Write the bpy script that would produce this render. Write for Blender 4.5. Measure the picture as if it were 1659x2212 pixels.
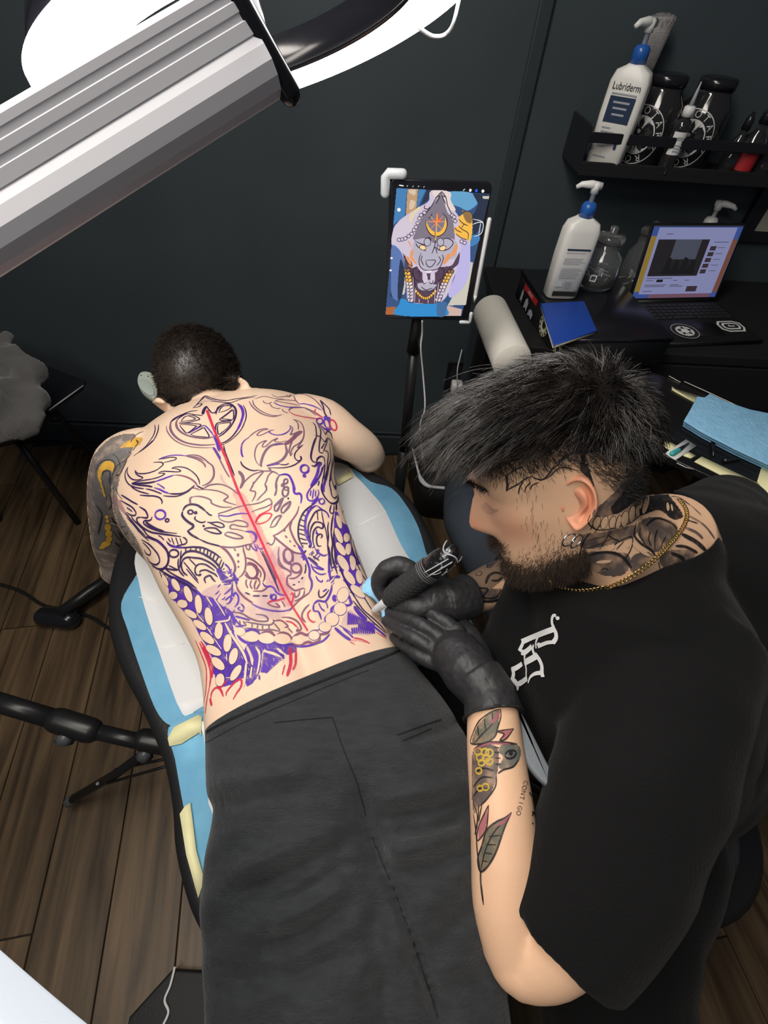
import bpy, bmesh, math, random
import numpy as np
from mathutils import Vector, Matrix, Euler, noise
from mathutils.bvhtree import BVHTree

# ------------------------------------------------------------ camera, world, lights, exposure
for _o in list(bpy.data.objects):
    bpy.data.objects.remove(_o)
SC = bpy.context.scene
COL = SC.collection
IW, IH, FPX = 1659.0, 2212.0, 1000.0          # photograph frame and focal length in pixels
CAMZ = 1.55                                    # camera height in metres
_n = np.array([-70.0, 824.0, FPX]); _n /= np.linalg.norm(_n)        # "down" seen in the camera frame
_r = np.array([1.0, 0, 0]) - _n * _n[0]; _r /= np.linalg.norm(_r)   # world X (along the wall)
_g = np.cross(_r, _n); _g = _g if _g[2] > 0 else -_g                # world Y (towards the wall)
M3 = np.array([_r, _g, -_n])                                        # camera (x right, y down, z forward) -> world
CAM = Vector((0.0, 0.0, CAMZ))
cd = bpy.data.cameras.new('camera'); cam = bpy.data.objects.new('camera', cd); COL.objects.link(cam)
cd.sensor_fit = 'VERTICAL'; cd.sensor_height = 24.0; cd.lens = 24.0 * FPX / IH
cd.clip_start = 0.01; cd.clip_end = 60
_m = Matrix.Identity(4)
for _i in range(3):
    _m[_i][0] = M3[_i][0]; _m[_i][1] = -M3[_i][1]; _m[_i][2] = -M3[_i][2]
_m.translation = CAM
cam.matrix_world = _m
SC.camera = cam
SC.view_settings.view_transform = 'Standard'; SC.view_settings.look = 'None'
SC.view_settings.gamma = 1.0; SC.view_settings.use_curve_mapping = False
SC.view_settings.exposure = 0.12
W = bpy.data.worlds.new('room_air'); SC.world = W; W.use_nodes = True
W.node_tree.nodes['Background'].inputs[0].default_value = (0.75, 0.85, 1.0, 1)
W.node_tree.nodes['Background'].inputs[1].default_value = 0.05

def area_light(name, loc, target, size, power, col=(1, 1, 1), sy=None):
    l = bpy.data.lights.new(name, 'AREA'); l.energy = power; l.color = col
    l.shape = 'RECTANGLE'; l.size = size; l.size_y = sy or size
    o = bpy.data.objects.new(name, l); COL.objects.link(o); o.location = loc
    o.rotation_euler = (Vector(target) - Vector(loc)).to_track_quat('-Z', 'Y').to_euler()
    return o
area_light('overhead_light', (-0.45, 0.35, 2.62), (0.1, 0.1, 0.8), 1.2, 22, (1.0, 0.94, 0.86), 0.35)
area_light('overhead_light', (-0.8, -0.75, 2.62), (0.0, 0.25, 1.0), 1.2, 15, (1.0, 0.93, 0.84), 0.35)  # unseen fill light, added to brighten the lamp arm and the face

# ------------------------------------------------------------ pixel -> place
def ray(px, py):
    v = M3 @ np.array([px - IW / 2, py - IH / 2, FPX]) / FPX
    return Vector(v)
def PZ(px, py, z):                       # the place at height z that shows at this pixel
    d = ray(px, py); return CAM + d * ((z - CAMZ) / d.z)
def PY(px, py, y):
    d = ray(px, py); return CAM + d * (y / d.y)
def PD(px, py, dep):                     # at a depth from the camera
    return CAM + ray(px, py) * dep
def pix(p):
    q = M3.T @ np.array(Vector(p) - CAM); return (IW / 2 + FPX * q[0] / q[2], IH / 2 + FPX * q[1] / q[2])
def depth_of(p):
    return float((M3.T @ np.array(Vector(p) - CAM))[2])

# ------------------------------------------------------------ object helpers
def obj(name, me, mat=None, parent=None, label=None, cat=None, group=None, kind=None, smooth=True, loc=None):
    if isinstance(me, bmesh.types.BMesh):
        m = bpy.data.meshes.new(name); me.normal_update(); me.to_mesh(m); me.free(); me = m
    o = bpy.data.objects.new(name, me); COL.objects.link(o)
    if me is not None and mat is not None:
        mats = mat if isinstance(mat, (list, tuple)) else [mat]
        if len(me.materials) == 0:
            for k in mats: me.materials.append(k)
    if me is not None and smooth:
        me.polygons.foreach_set('use_smooth', [True] * len(me.polygons))
    if parent is not None:
        o.parent = parent; o.matrix_parent_inverse = parent.matrix_basis.inverted()
    if loc is not None: o.location = loc
    if label: o['label'] = label
    if cat: o['category'] = cat
    if group: o['group'] = group
    if kind: o['kind'] = kind
    return o
def thing(name, label, cat, loc=(0, 0, 0), group=None, rot=None):
    o = bpy.data.objects.new(name, None); COL.objects.link(o); o.location = loc
    o.empty_display_size = 0.05
    if rot: o.rotation_euler = rot
    o['label'] = label; o['category'] = cat
    if group: o['group'] = group
    return o
def setp(o, parent):                      # parent without moving
    o.parent = parent; o.matrix_parent_inverse = parent.matrix_basis.inverted(); return o
def mesh(name, verts, faces):
    m = bpy.data.meshes.new(name); m.from_pydata([tuple(v) for v in verts], [], faces); m.update(); return m
def catmull(pts, n=6, closed=False):
    P = [np.array(p, float) for p in pts]
    if len(P) < 3 and not closed:
        return [P[0] + (P[-1] - P[0]) * t for t in np.linspace(0, 1, n + 1)]
    out = []
    N = len(P); segs = N if closed else N - 1
    for i in range(segs):
        if closed: a, b, c, d = P[(i - 1) % N], P[i], P[(i + 1) % N], P[(i + 2) % N]
        else: a, b, c, d = P[max(i - 1, 0)], P[i], P[i + 1], P[min(i + 2, N - 1)]
        for k in range(n):
            t = k / n
            out.append(0.5 * ((2 * b) + (c - a) * t + (2 * a - 5 * b + 4 * c - d) * t * t + (3 * b - a - 3 * c + d) * t ** 3))
    if not closed: out.append(P[-1])
    return out
def frames(P, up=None):
    P = [Vector(p) for p in P]; T = []
    for i in range(len(P)):
        t = P[min(i + 1, len(P) - 1)] - P[max(i - 1, 0)]
        T.append(t.normalized() if t.length > 1e-9 else Vector((0, 0, 1)))
    n = Vector(up) if up is not None else (Vector((0, 0, 1)) if abs(T[0].z) < 0.9 else Vector((1, 0, 0)))
    F = []
    for t in T:
        n = (n - t * n.dot(t))
        if n.length < 1e-6: n = t.orthogonal()
        n.normalize(); F.append((n.copy(), t.cross(n)))
    return P, T, F
def tube_into(V, Fc, pts, rad, seg=10, up=None, cap=True, rb=None, round_cap=False):
    """sweep rings of radius rad (list or number) along pts; rb = radius along the second axis"""
    P, T, F = frames(pts, up)
    R = rad if isinstance(rad, (list, tuple, np.ndarray)) else [rad] * len(P)
    RB = R if rb is None else (rb if isinstance(rb, (list, tuple, np.ndarray)) else [rb] * len(P))
    rings = []
    def ring(c, n, b, ra, rbb):
        s = len(V)
        for k in range(seg):
            a = 2 * math.pi * k / seg
            V.append(c + n * (ra * math.cos(a)) + b * (rbb * math.sin(a)))
        rings.append(s)
    if round_cap:
        for q in (80, 55, 28):
            a = math.radians(q); r = min(R[0], RB[0])
            ring(P[0] - T[0] * (r * math.sin(a)), F[0][0], F[0][1], R[0] * math.cos(a), RB[0] * math.cos(a))
    for i in range(len(P)): ring(P[i], F[i][0], F[i][1], R[i], RB[i])
    if round_cap:
        for q in (28, 55, 80):
            a = math.radians(q); r = min(R[-1], RB[-1])
            ring(P[-1] + T[-1] * (r * math.sin(a)), F[-1][0], F[-1][1], R[-1] * math.cos(a), RB[-1] * math.cos(a))
    for a, b in zip(rings, rings[1:]):
        for k in range(seg):
            k2 = (k + 1) % seg
            Fc.append((a + k, a + k2, b + k2, b + k))
    if cap:
        Fc.append(tuple(rings[0] + k for k in reversed(range(seg)))); Fc.append(tuple(rings[-1] + k for k in range(seg)))
def ctube_into(V, Fc, pts, rad, seg=22, n=4, **kw):
    Q = catmull([tuple(p) for p in pts], n); R = np.interp(np.linspace(0, 1, len(Q)), np.linspace(0, 1, len(rad)), rad)
    tube_into(V, Fc, Q, list(R), seg, **kw)
def tube(name, pts, rad, mat, parent=None, seg=10, n=0, closed=False, **kw):
    V, Fc = [], []
    if n: pts = catmull([tuple(p) for p in pts], n)
    ob = {k: kw.pop(k) for k in ('label', 'cat', 'group', 'kind') if k in kw}
    if isinstance(rad, (list, tuple)) and len(rad) != len(pts):
        rad = list(np.interp(np.linspace(0, 1, len(pts)), np.linspace(0, 1, len(rad)), rad))
    tube_into(V, Fc, pts, rad, seg, **kw)
    return obj(name, mesh(name, V, Fc), mat, parent, **ob)
def box_bm(sx, sy, sz, bev=0.0, seg=2, c=(0, 0, 0)):
    bm = bmesh.new(); bmesh.ops.create_cube(bm, size=1.0)
    bmesh.ops.scale(bm, vec=(sx, sy, sz), verts=bm.verts)
    if bev > 0: bmesh.ops.bevel(bm, geom=list(bm.edges), offset=bev, segments=seg, affect='EDGES', profile=0.5)
    bmesh.ops.translate(bm, vec=c, verts=bm.verts); return bm
def lathe(name, prof, mat, parent=None, seg=32, sx=1.0, sy=1.0, **kw):
    V, Fc = [], []
    for (r, z) in prof:
        for k in range(seg):
            a = 2 * math.pi * k / seg; V.append((r * sx * math.cos(a), r * sy * math.sin(a), z))
    for i in range(len(prof) - 1):
        for k in range(seg):
            k2 = (k + 1) % seg; Fc.append((i * seg + k, i * seg + k2, (i + 1) * seg + k2, (i + 1) * seg + k))
    if prof[0][0] > 1e-6: Fc.append(tuple(reversed(range(seg))))
    if prof[-1][0] > 1e-6: Fc.append(tuple((len(prof) - 1) * seg + k for k in range(seg)))
    return obj(name, mesh(name, V, Fc), mat, parent, **kw)
def rbox_prof(name, sections, mat, parent=None, seg=40, pw=4.0, **kw):
    """a rounded-rectangular body: sections of (z, half width x, half depth y)"""
    V, Fc = [], []
    for (z, a, b) in sections:
        for k in range(seg):
            t = 2 * math.pi * k / seg; c, s = math.cos(t), math.sin(t)
            V.append((a * math.copysign(abs(c) ** (2 / pw), c), b * math.copysign(abs(s) ** (2 / pw), s), z))
    for i in range(len(sections) - 1):
        for k in range(seg):
            k2 = (k + 1) % seg; Fc.append((i * seg + k, i * seg + k2, (i + 1) * seg + k2, (i + 1) * seg + k))
    Fc.append(tuple(reversed(range(seg)))); Fc.append(tuple((len(sections) - 1) * seg + k for k in range(seg)))
    return obj(name, mesh(name, V, Fc), mat, parent, **kw)
def fused(name, V, Fc, voxel, smooth_it=6, factor=0.5):
    """one continuous surface grown from overlapping closed shapes"""
    m = mesh(name + '_raw', V, Fc)
    o = bpy.data.objects.new(name + '_raw', m); COL.objects.link(o)
    r = o.modifiers.new('r', 'REMESH'); r.mode = 'VOXEL'; r.voxel_size = voxel; r.adaptivity = 0
    s = o.modifiers.new('s', 'SMOOTH'); s.factor = factor; s.iterations = smooth_it
    dg = bpy.context.evaluated_depsgraph_get(); dg.update()
    out = bpy.data.meshes.new_from_object(o.evaluated_get(dg)); out.name = name
    bpy.data.objects.remove(o); bpy.data.meshes.remove(m)
    return out
def slab(name, outline, thick, mat, parent=None, bev=0.0, up=(0, 0, 1), **kw):
    """extrude a closed outline (top face points) down by thick"""
    bm = bmesh.new(); u = Vector(up)
    vs = [bm.verts.new(Vector(p)) for p in outline]; f = bm.faces.new(vs); bm.normal_update()
    if f.normal.dot(u) < 0: f.normal_flip()
    r = bmesh.ops.extrude_face_region(bm, geom=[f])
    nv = [e for e in r['geom'] if isinstance(e, bmesh.types.BMVert)]
    bmesh.ops.translate(bm, vec=-u * thick, verts=nv)
    bmesh.ops.recalc_face_normals(bm, faces=bm.faces)
    if bev > 0:
        top = [e for e in bm.edges if all(v not in nv for v in e.verts)] + [e for e in bm.edges if all(v in nv for v in e.verts)]
        bmesh.ops.bevel(bm, geom=top, offset=bev, segments=3, affect='EDGES', profile=0.5)
    return obj(name, bm, mat, parent, **kw)

# ------------------------------------------------------------ materials
_MC = {}
def mat(name, col, rough=0.6, metal=0.0, spec=0.5, nscale=0, namt=0.0, bump=0.0, bscale=60, emit=None, estr=0.0, trans=0.0, alpha=1.0,
        coat=0.0, sheen=0.0, sss=0.0, stretch=None, col2=None, ior=1.45):
    if name in _MC: return _MC[name]
    m = bpy.data.materials.new(name); m.use_nodes = True; nt = m.node_tree; N = nt.nodes; L = nt.links
    b = N['Principled BSDF']; I = b.inputs
    c = tuple(col) + (1,) if len(col) == 3 else col
    I['Base Color'].default_value = c; I['Roughness'].default_value = rough; I['Metallic'].default_value = metal
    I['Specular IOR Level'].default_value = spec; I['Transmission Weight'].default_value = trans; I['Alpha'].default_value = alpha
    I['Coat Weight'].default_value = coat; I['Sheen Weight'].default_value = sheen; I['IOR'].default_value = ior
    if sss: I['Subsurface Weight'].default_value = sss; I['Subsurface Radius'].default_value = (0.012, 0.005, 0.003); I['Subsurface Scale'].default_value = 0.6
    if emit: I['Emission Color'].default_value = tuple(emit) + (1,); I['Emission Strength'].default_value = estr
    tc = N.new('ShaderNodeTexCoord'); mp = N.new('ShaderNodeMapping'); L.new(tc.outputs['Object'], mp.inputs['Vector'])
    if stretch: mp.inputs['Scale'].default_value = stretch
    if nscale and (namt or col2):
        nz = N.new('ShaderNodeTexNoise'); nz.inputs['Scale'].default_value = nscale; nz.inputs['Detail'].default_value = 4
        L.new(mp.outputs[0], nz.inputs['Vector'])
        mr = N.new('ShaderNodeMapRange'); mr.inputs['From Min'].default_value = 0.3; mr.inputs['From Max'].default_value = 0.7
        L.new(nz.outputs['Fac'], mr.inputs['Value'])
        mx = N.new('ShaderNodeMix'); mx.data_type = 'RGBA'
        c2 = tuple(col2) + (1,) if col2 else tuple(max(0, x * (1 - namt)) for x in c[:3]) + (1,)
        mx.inputs[6].default_value = c2; mx.inputs[7].default_value = c
        L.new(mr.outputs[0], mx.inputs[0]); L.new(mx.outputs[2], I['Base Color'])
    if bump:
        nb = N.new('ShaderNodeTexNoise'); nb.inputs['Scale'].default_value = bscale; nb.inputs['Detail'].default_value = 5
        L.new(mp.outputs[0], nb.inputs['Vector'])
        bp = N.new('ShaderNodeBump'); bp.inputs['Strength'].default_value = bump; bp.inputs['Distance'].default_value = 0.004
        L.new(nb.outputs['Fac'], bp.inputs['Height']); L.new(bp.outputs[0], I['Normal'])
    _MC[name] = m
    return m
def ink(name, col, patch=0.0, pscale=60, a=1.0, rough=0.55):
    """ink on skin: patchy coverage"""
    if name in _MC: return _MC[name]
    m = mat(name, col, rough)
    nt = m.node_tree; N = nt.nodes; L = nt.links; I = N['Principled BSDF'].inputs
    if patch or a < 1:
        tc = N.new('ShaderNodeTexCoord'); nz = N.new('ShaderNodeTexNoise'); nz.inputs['Scale'].default_value = pscale; nz.inputs['Detail'].default_value = 3
        L.new(tc.outputs['Object'], nz.inputs['Vector'])
        mr = N.new('ShaderNodeMapRange'); mr.inputs['From Min'].default_value = 0.30; mr.inputs['From Max'].default_value = 0.55
        mr.inputs['To Min'].default_value = a * (1 - patch); mr.inputs['To Max'].default_value = a
        L.new(nz.outputs['Fac'], mr.inputs['Value']); L.new(mr.outputs[0], I['Alpha'])
    return m
# ------------------------------------------------------------ the room
WALLY = 1.66
M_wall = mat('slate_wall_paint', (0.055, 0.071, 0.081), 0.42, spec=0.45, bump=0.06, bscale=180, nscale=3, namt=0.15)
M_trim = mat('slate_trim_paint', (0.034, 0.044, 0.05), 0.45)
wall = obj('wall_back', box_bm(6.4, 0.1, 2.8, 0, c=(0, WALLY + 0.05, 1.4)), M_wall, kind='structure', smooth=False)
obj('baseboard_back', box_bm(6.4, 0.018, 0.11, 0.004, c=(0, WALLY - 0.009, 0.055)), M_trim, kind='structure', smooth=False)
sx = PY(1100, 370, WALLY).x
obj('trim_1', box_bm(0.035, 0.014, 2.8, 0.004, c=(sx, WALLY - 0.007, 1.4)), M_trim, kind='structure', smooth=False)
obj('trim_2', box_bm(6.4, 0.012, 0.012, 0.003, c=(0, WALLY - 0.006, 0.125)), M_trim, kind='structure', smooth=False)
def plank_mat():
    m = mat('vinyl_plank', (0.11, 0.075, 0.045), 0.42, spec=0.4)
    nt = m.node_tree; N = nt.nodes; L = nt.links; I = N['Principled BSDF'].inputs
    oi = N.new('ShaderNodeObjectInfo'); tc = N.new('ShaderNodeTexCoord'); mp = N.new('ShaderNodeMapping')
    mp.inputs['Scale'].default_value = (30, 2.2, 1); L.new(tc.outputs['Object'], mp.inputs['Vector'])
    ad = N.new('ShaderNodeVectorMath'); ad.operation = 'ADD'; L.new(mp.outputs[0], ad.inputs[0])
    sc = N.new('ShaderNodeVectorMath'); sc.operation = 'SCALE'; sc.inputs['Scale'].default_value = 37.0
    L.new(oi.outputs['Random'], sc.inputs[0]); L.new(sc.outputs[0], ad.inputs[1])
    nz = N.new('ShaderNodeTexNoise'); nz.inputs['Scale'].default_value = 1.0; nz.inputs['Detail'].default_value = 6; nz.inputs['Distortion'].default_value = 0.6
    L.new(ad.outputs[0], nz.inputs['Vector'])
    cr = N.new('ShaderNodeValToRGB'); e = cr.color_ramp.elements
    e[0].position = 0.32; e[0].color = (0.042, 0.026, 0.013, 1); e[1].position = 0.72; e[1].color = (0.165, 0.108, 0.058, 1)
    L.new(nz.outputs['Fac'], cr.inputs[0])
    mr = N.new('ShaderNodeMapRange'); mr.inputs['To Min'].default_value = 0.72; mr.inputs['To Max'].default_value = 1.25
    L.new(oi.outputs['Random'], mr.inputs[0])
    mx = N.new('ShaderNodeVectorMath'); mx.operation = 'SCALE'; L.new(cr.outputs[0], mx.inputs[0]); L.new(mr.outputs[0], mx.inputs['Scale'])
    L.new(mx.outputs[0], I['Base Color'])
    bp = N.new('ShaderNodeBump'); bp.inputs['Strength'].default_value = 0.15; bp.inputs['Distance'].default_value = 0.002
    L.new(nz.outputs['Fac'], bp.inputs['Height']); L.new(bp.outputs[0], I['Normal'])
    return m
M_plank = plank_mat()
floor = obj('floor', box_bm(6.4, 4.2, 0.02, 0, c=(0, WALLY - 2.1, -0.012)), mat('floor_joint', (0.012, 0.009, 0.007), 0.8), kind='structure', smooth=False)
rnd = random.Random(4)
PWd, PLn, rot = 0.17, 1.22, math.radians(9)
pm = bpy.data.meshes.new('floor_plank'); _b = box_bm(PWd - 0.003, PLn - 0.003, 0.008, 0.0012, 1); _b.to_mesh(pm); _b.free(); pm.materials.append(M_plank)
ca, sa = math.cos(rot), math.sin(rot)
for i in range(-15, 13):
    off = rnd.random() * PLn
    for j in range(-3, 3):
        u = i * PWd; v = j * PLn + off
        x, y = u * ca - v * sa, u * sa + v * ca
        if y > WALLY - 0.66 or y < -1.6 or x < -2.3 or x > 2.0:
            if not (y < WALLY - 0.1 + 0.5 and y > 0 and -2.3 < x < 2.0): continue
        if y + PLn / 2 > WALLY - 0.02: 
            # cut the plank short at the wall
            y1 = WALLY - 0.03 - abs(sa) * PWd; lo = y - PLn / 2
            if y1 - lo < 0.1: continue
            ln = y1 - lo; b = box_bm(PWd - 0.003, ln - 0.003, 0.008, 0.0012, 1)
            p = obj('floor_plank', b, M_plank, floor, smooth=False)
            vv = v - (PLn - ln) / 2; p.location = (u * ca - vv * sa, u * sa + vv * ca, 0.0)
        else:
            p = bpy.data.objects.new('floor_plank', pm); COL.objects.link(p); p.parent = floor
            p.location = (x, y, 0.0)
        p.rotation_euler = (0, 0, rot)

# ------------------------------------------------------------ treatment table and covers
M_leather = mat('black_vinyl', (0.012, 0.012, 0.013), 0.38, bump=0.12, bscale=220)
M_blackmetal = mat('black_metal', (0.012, 0.012, 0.013), 0.35, spec=0.5)
TZ = 0.770
table = thing('treatment_table', 'black padded treatment table under the lying person', 'table', (-0.12, 0.15, 0))
out = [(226, 1330), (250, 1430), (300, 1530), (345, 1640), (364, 1740), (370, 1830), (392, 1930), (424, 2010), (500, 2130), (560, 2400), (640, 3600), (1080, 3600), (1110, 2400),
       (1090, 2000), (1080, 1640), (1040, 1420), (985, 1270), (930, 1140), (885, 1068), (825, 1022), (740, 985), (600, 960), (420, 960), (300, 1080), (240, 1210)]
ol = [Vector(p) for p in catmull([tuple(PZ(x, y, TZ)) for x, y in out], 5, True)]
slab('cushion', ol, 0.07, M_leather, table, bev=0.02)
c0 = sum(ol, Vector()) / len(ol)
slab('frame', [c0 + (p - c0) * 0.9 - Vector((0, 0, 0.0705)) for p in ol[::3]], 0.03, M_blackmetal, table, bev=0.004)
lathe('column', [(0.05, 0), (0.05, 0.60)], M_blackmetal, table, loc=(c0.x, c0.y, 0.069))
lathe('base', [(0.26, 0), (0.26, 0.02), (0.2, 0.045), (0.06, 0.068)], M_blackmetal, table, loc=(c0.x, c0.y, 0.004))
# face rest bars in front of the table
hr = PZ(430, 870, 0.80)
tube('face_rest_bar', [PZ(430, 985, 0.74), PZ(425, 900, 0.74), PZ(423, 850, 0.78)], 0.012, M_blackmetal, table)
slab('face_rest', [Vector(p) for p in catmull([tuple(PZ(x, y, 0.835)) for x, y in ((365, 880), (360, 820), (420, 795), (480, 815), (485, 870), (425, 890))], 4, True)], 0.05, M_leather, table, bev=0.015)

M_padw = mat('pad_white', (0.90, 0.905, 0.91), 0.85, bump=0.05, bscale=40)
M_padb = mat('pad_blue', (0.22, 0.52, 0.74), 0.7, bump=0.15, bscale=30, nscale=25, col2=(0.16, 0.43, 0.66))
M_tape = mat('masking_tape', (0.82, 0.78, 0.45), 0.75, nscale=40, namt=0.08, bump=0.05, bscale=90)
def sheet(name, pts, z, matl, parent=None, thick=0.0022, sub=4, sm=True, zf=None, **kw):
    P = catmull([(x, y, 0) for x, y in pts], sub, True) if sm else [(x, y, 0) for x, y in pts]
    return slab(name, [PZ(p[0], p[1], zf(p[0], p[1]) if zf else z) for p in P], thick, matl, parent, **kw)
pad = thing('absorbent_pad', 'white absorbent pad with blue border under the back of the lying person', 'pad', PZ(600, 1250, TZ + 0.002))
sheet('blue_border', [(300, 1232), (262, 1302), (276, 1362), (302, 1442), (336, 1532), (366, 1566), (400, 1560), (480, 1530), (640, 1500), (800, 1470), (960, 1420), (1032, 1382), (1000, 1316), (960, 1266),
                      (926, 1208), (905, 1142), (880, 1095), (846, 1055), (800, 1040), (745, 1006), (600, 1000), (420, 1040), (330, 1160)], TZ + 0.004, M_padb, pad, 0.003)
sheet('white_core', [(292, 1200), (301, 1262), (312, 1310), (342, 1402), (394, 1542), (436, 1527), (560, 1480), (760, 1430), (930, 1370), (1010, 1332), (950, 1290), (904, 1232),
                     (868, 1180), (832, 1102), (802, 1064), (770, 1030), (735, 1000), (600, 1000), (420, 1045), (335, 1130)], TZ + 0.0062, M_padw, pad, 0.002)
# creases where the pad was folded
for k, ln in enumerate([[(835, 1104), (800, 1122), (770, 1138)], [(300, 1290), (345, 1300)], [(342, 1402), (400, 1390)]]):
    tube('fold_crease', [PZ(x, y, TZ + 0.0063) for x, y in ln], 0.0009, M_padw, pad, 6)
pad2 = thing('absorbent_pad', 'pale blue absorbent pad edge beside the dark trousers, lower of the two pads', 'pad', PZ(600, 1750, TZ + 0.002))
sheet('blue_border', [(364, 1572), (378, 1640), (392, 1720), (404, 1776), (424, 1862), (436, 1935), (520, 2010), (640, 2060), (900, 1990), (1000, 1700), (900, 1560), (640, 1560), (480, 1560), (430, 1538)], TZ + 0.0085, M_padb, pad2, 0.003)
sheet('white_core', [(432, 1560), (440, 1590), (448, 1650), (460, 1760), (560, 1800), (900, 1740), (880, 1580), (640, 1560), (480, 1560)], TZ + 0.0102, M_padw, pad2, 0.0015)
def tape(pts, z, label, **kw):
    return sheet('masking_tape', pts, z, M_tape, None, 0.0012, sm=False, label=label, cat='tape', **kw)
tape([(362, 1594), (376, 1570), (428, 1544), (436, 1548), (434, 1590), (430, 1582), (392, 1606), (366, 1612)], TZ + 0.012, 'cream masking tape strip joining the two blue pads at the waist')
tape([(388, 1758), (399, 1742), (411, 1734), (424, 1838), (441, 1900), (428, 1940), (402, 1846)], TZ + 0.012, 'cream masking tape strip along the blue pad edge beside the trousers')
tape([(724, 1036), (756, 1014), (762, 1030), (730, 1048)], TZ + 0.0105, 'small cream masking tape piece on the white pad by the bare elbow')
# ------------------------------------------------------------ the lying person
M_skin = mat('pale_skin', (0.79, 0.59, 0.44), 0.5, sss=0.12, nscale=9, col2=(0.77, 0.545, 0.395), bump=0.03, bscale=260)
def sup(t, p):
    c, s = math.cos(t), math.sin(t)
    return math.copysign(abs(c) ** (2 / p), c), math.copysign(abs(s) ** (2 / p), s)
def loft_sections(secs, seg, prof, n=5):
    """secs: (Lx, Ly, Rx, Ry, zs, zt, zb): silhouette pixels, height of the sides, of the top and of the underside"""
    S = catmull(secs, n); rows = []
    for i, s in enumerate(S):
        a = PZ(s[0], s[1], s[4] + 0.35 * (s[5] - s[4])); b = PZ(s[2], s[3], s[4] + 0.25 * (s[5] - s[4]))
        a.z = b.z = s[4]; c = (a + b) / 2; h = (b - a) / 2
        row = []
        for k in range(seg):
            t = 2 * math.pi * k / seg; x, y = sup(t, 2.35)
            z = y * (s[5] - s[4]) if y >= 0 else y * (s[4] - s[6])
            row.append(c + h * x + Vector((0, 0, z + prof(x, y, i / (len(S) - 1)))))
        rows.append(row)
    V, Fc = [], []
    for r in rows: V.extend(r)
    for i in range(len(rows) - 1):
        for k in range(seg):
            k2 = (k + 1) % seg; Fc.append((i * seg + k, i * seg + k2, (i + 1) * seg + k2, (i + 1) * seg + k))
    for r0, order in ((0, -1), (len(rows) - 1, 1)):
        c = sum(rows[r0], Vector()) / seg; V.append(c); ci = len(V) - 1
        for k in range(seg):
            f = (r0 * seg + k, r0 * seg + (k + 1) % seg, ci); Fc.append(f if order > 0 else f[::-1])
    return V, Fc
def g(x, s): return math.exp(-(x / s) ** 2)
def back_prof(x, y, v):
    if y < 0: return 0
    d = -0.010 * g(x, 0.13) * min(1, v * 4)                                   # spine groove
    d += 0.012 * (g(x + 0.45, 0.26) + g(x - 0.45, 0.26)) * g(v - 0.27, 0.17)  # shoulder blades
    d += 0.006 * (g(x + 0.2, 0.13) + g(x - 0.2, 0.13)) * g(v - 0.65, 0.25)    # muscles along the spine
    return d
torso_secs = [(372, 893, 540, 856, .885, .925, .80), (300, 935, 630, 856, .885, .945, .785), (252, 985, 690, 880, .88, .958, .78), (232, 1050, 714, 925, .875, .965, .776),
              (240, 1110, 722, 985, .87, .968, .776), (270, 1155, 727, 1040, .868, .965, .776), (304, 1195, 746, 1110, .866, .955, .776), (338, 1265, 773, 1185, .86, .94, .776),
              (380, 1337, 802, 1260, .853, .918, .776), (418, 1415, 834, 1340, .848, .902, .776), (432, 1490, 868, 1400, .846, .898, .776), (434, 1560, 905, 1470, .846, .902, .776), (440, 1640, 950, 1560, .846, .905, .776)]
V, Fc = loft_sections(torso_secs, 72, back_prof, 6)
# neck and head, face down
hc = PZ(428, 806, 0.93)
tube_into(V, Fc, [PZ(458, 930, .872), PZ(449, 885, .885), PZ(438, 845, .905)], [.070, .056, .054], 20, round_cap=True)
def ellipsoid_into(V, Fc, c, ax, nu=28, nv=18):
    """ax: three axis vectors"""
    s = len(V); c = Vector(c); A = [Vector(a) for a in ax]
    V.append(c + A[2])
    for i in range(1, nv):
        th = math.pi * i / nv
        for k in range(nu):
            ph = 2 * math.pi * k / nu
            V.append(c + A[0] * (math.sin(th) * math.cos(ph)) + A[1] * (math.sin(th) * math.sin(ph)) + A[2] * math.cos(th))
    V.append(c - A[2]); e = len(V) - 1
    for k in range(nu):
        Fc.append((s, s + 1 + k, s + 1 + (k + 1) % nu))
        Fc.append((e, e - nu + (k + 1) % nu, e - nu + k))
    for i in range(nv - 2):
        for k in range(nu):
            a = s + 1 + i * nu; k2 = (k + 1) % nu
            Fc.append((a + k, a + nu + k, a + nu + k2, a + k2))
hx = Vector((math.cos(-0.22), math.sin(-0.22), 0.0)); hz = Vector((0, 0.25, 1)).normalized(); hy = hz.cross(hx)
ellipsoid_into(V, Fc, hc, (hx * .0745, hy * .096, hz * .088))
ellipsoid_into(V, Fc, hc - hy * .012 - hz * .035, (hx * .068, hy * .075, hz * .085))
# ears
def ear_into(V, Fc, base, tip, out, r=0.011):
    base, tip, out = Vector(base), Vector(tip), Vector(out)
    P = [base, base + out * .012 + (tip - base) * .15, base + out * .02 + (tip - base) * .5, base + out * .022 + (tip - base) * .85, tip + out * .012, tip - out * .004]
    tube_into(V, Fc, P, [.010, .011, .010, .009, .009, .008], 10, round_cap=True, rb=[.009, .008, .006, .006, .006, .006])
    tube_into(V, Fc, [base + (tip - base) * .1, base + (tip - base) * .5 + out * .008, tip], [.012, .014, .008], 10, rb=.004, round_cap=True)
ear_into(V, Fc, PZ(390, 898, .895), PZ(350, 866, .935), (-hx))
ear_into(V, Fc, PZ(520, 862, .905), PZ(507, 818, .955), (hx))
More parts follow.
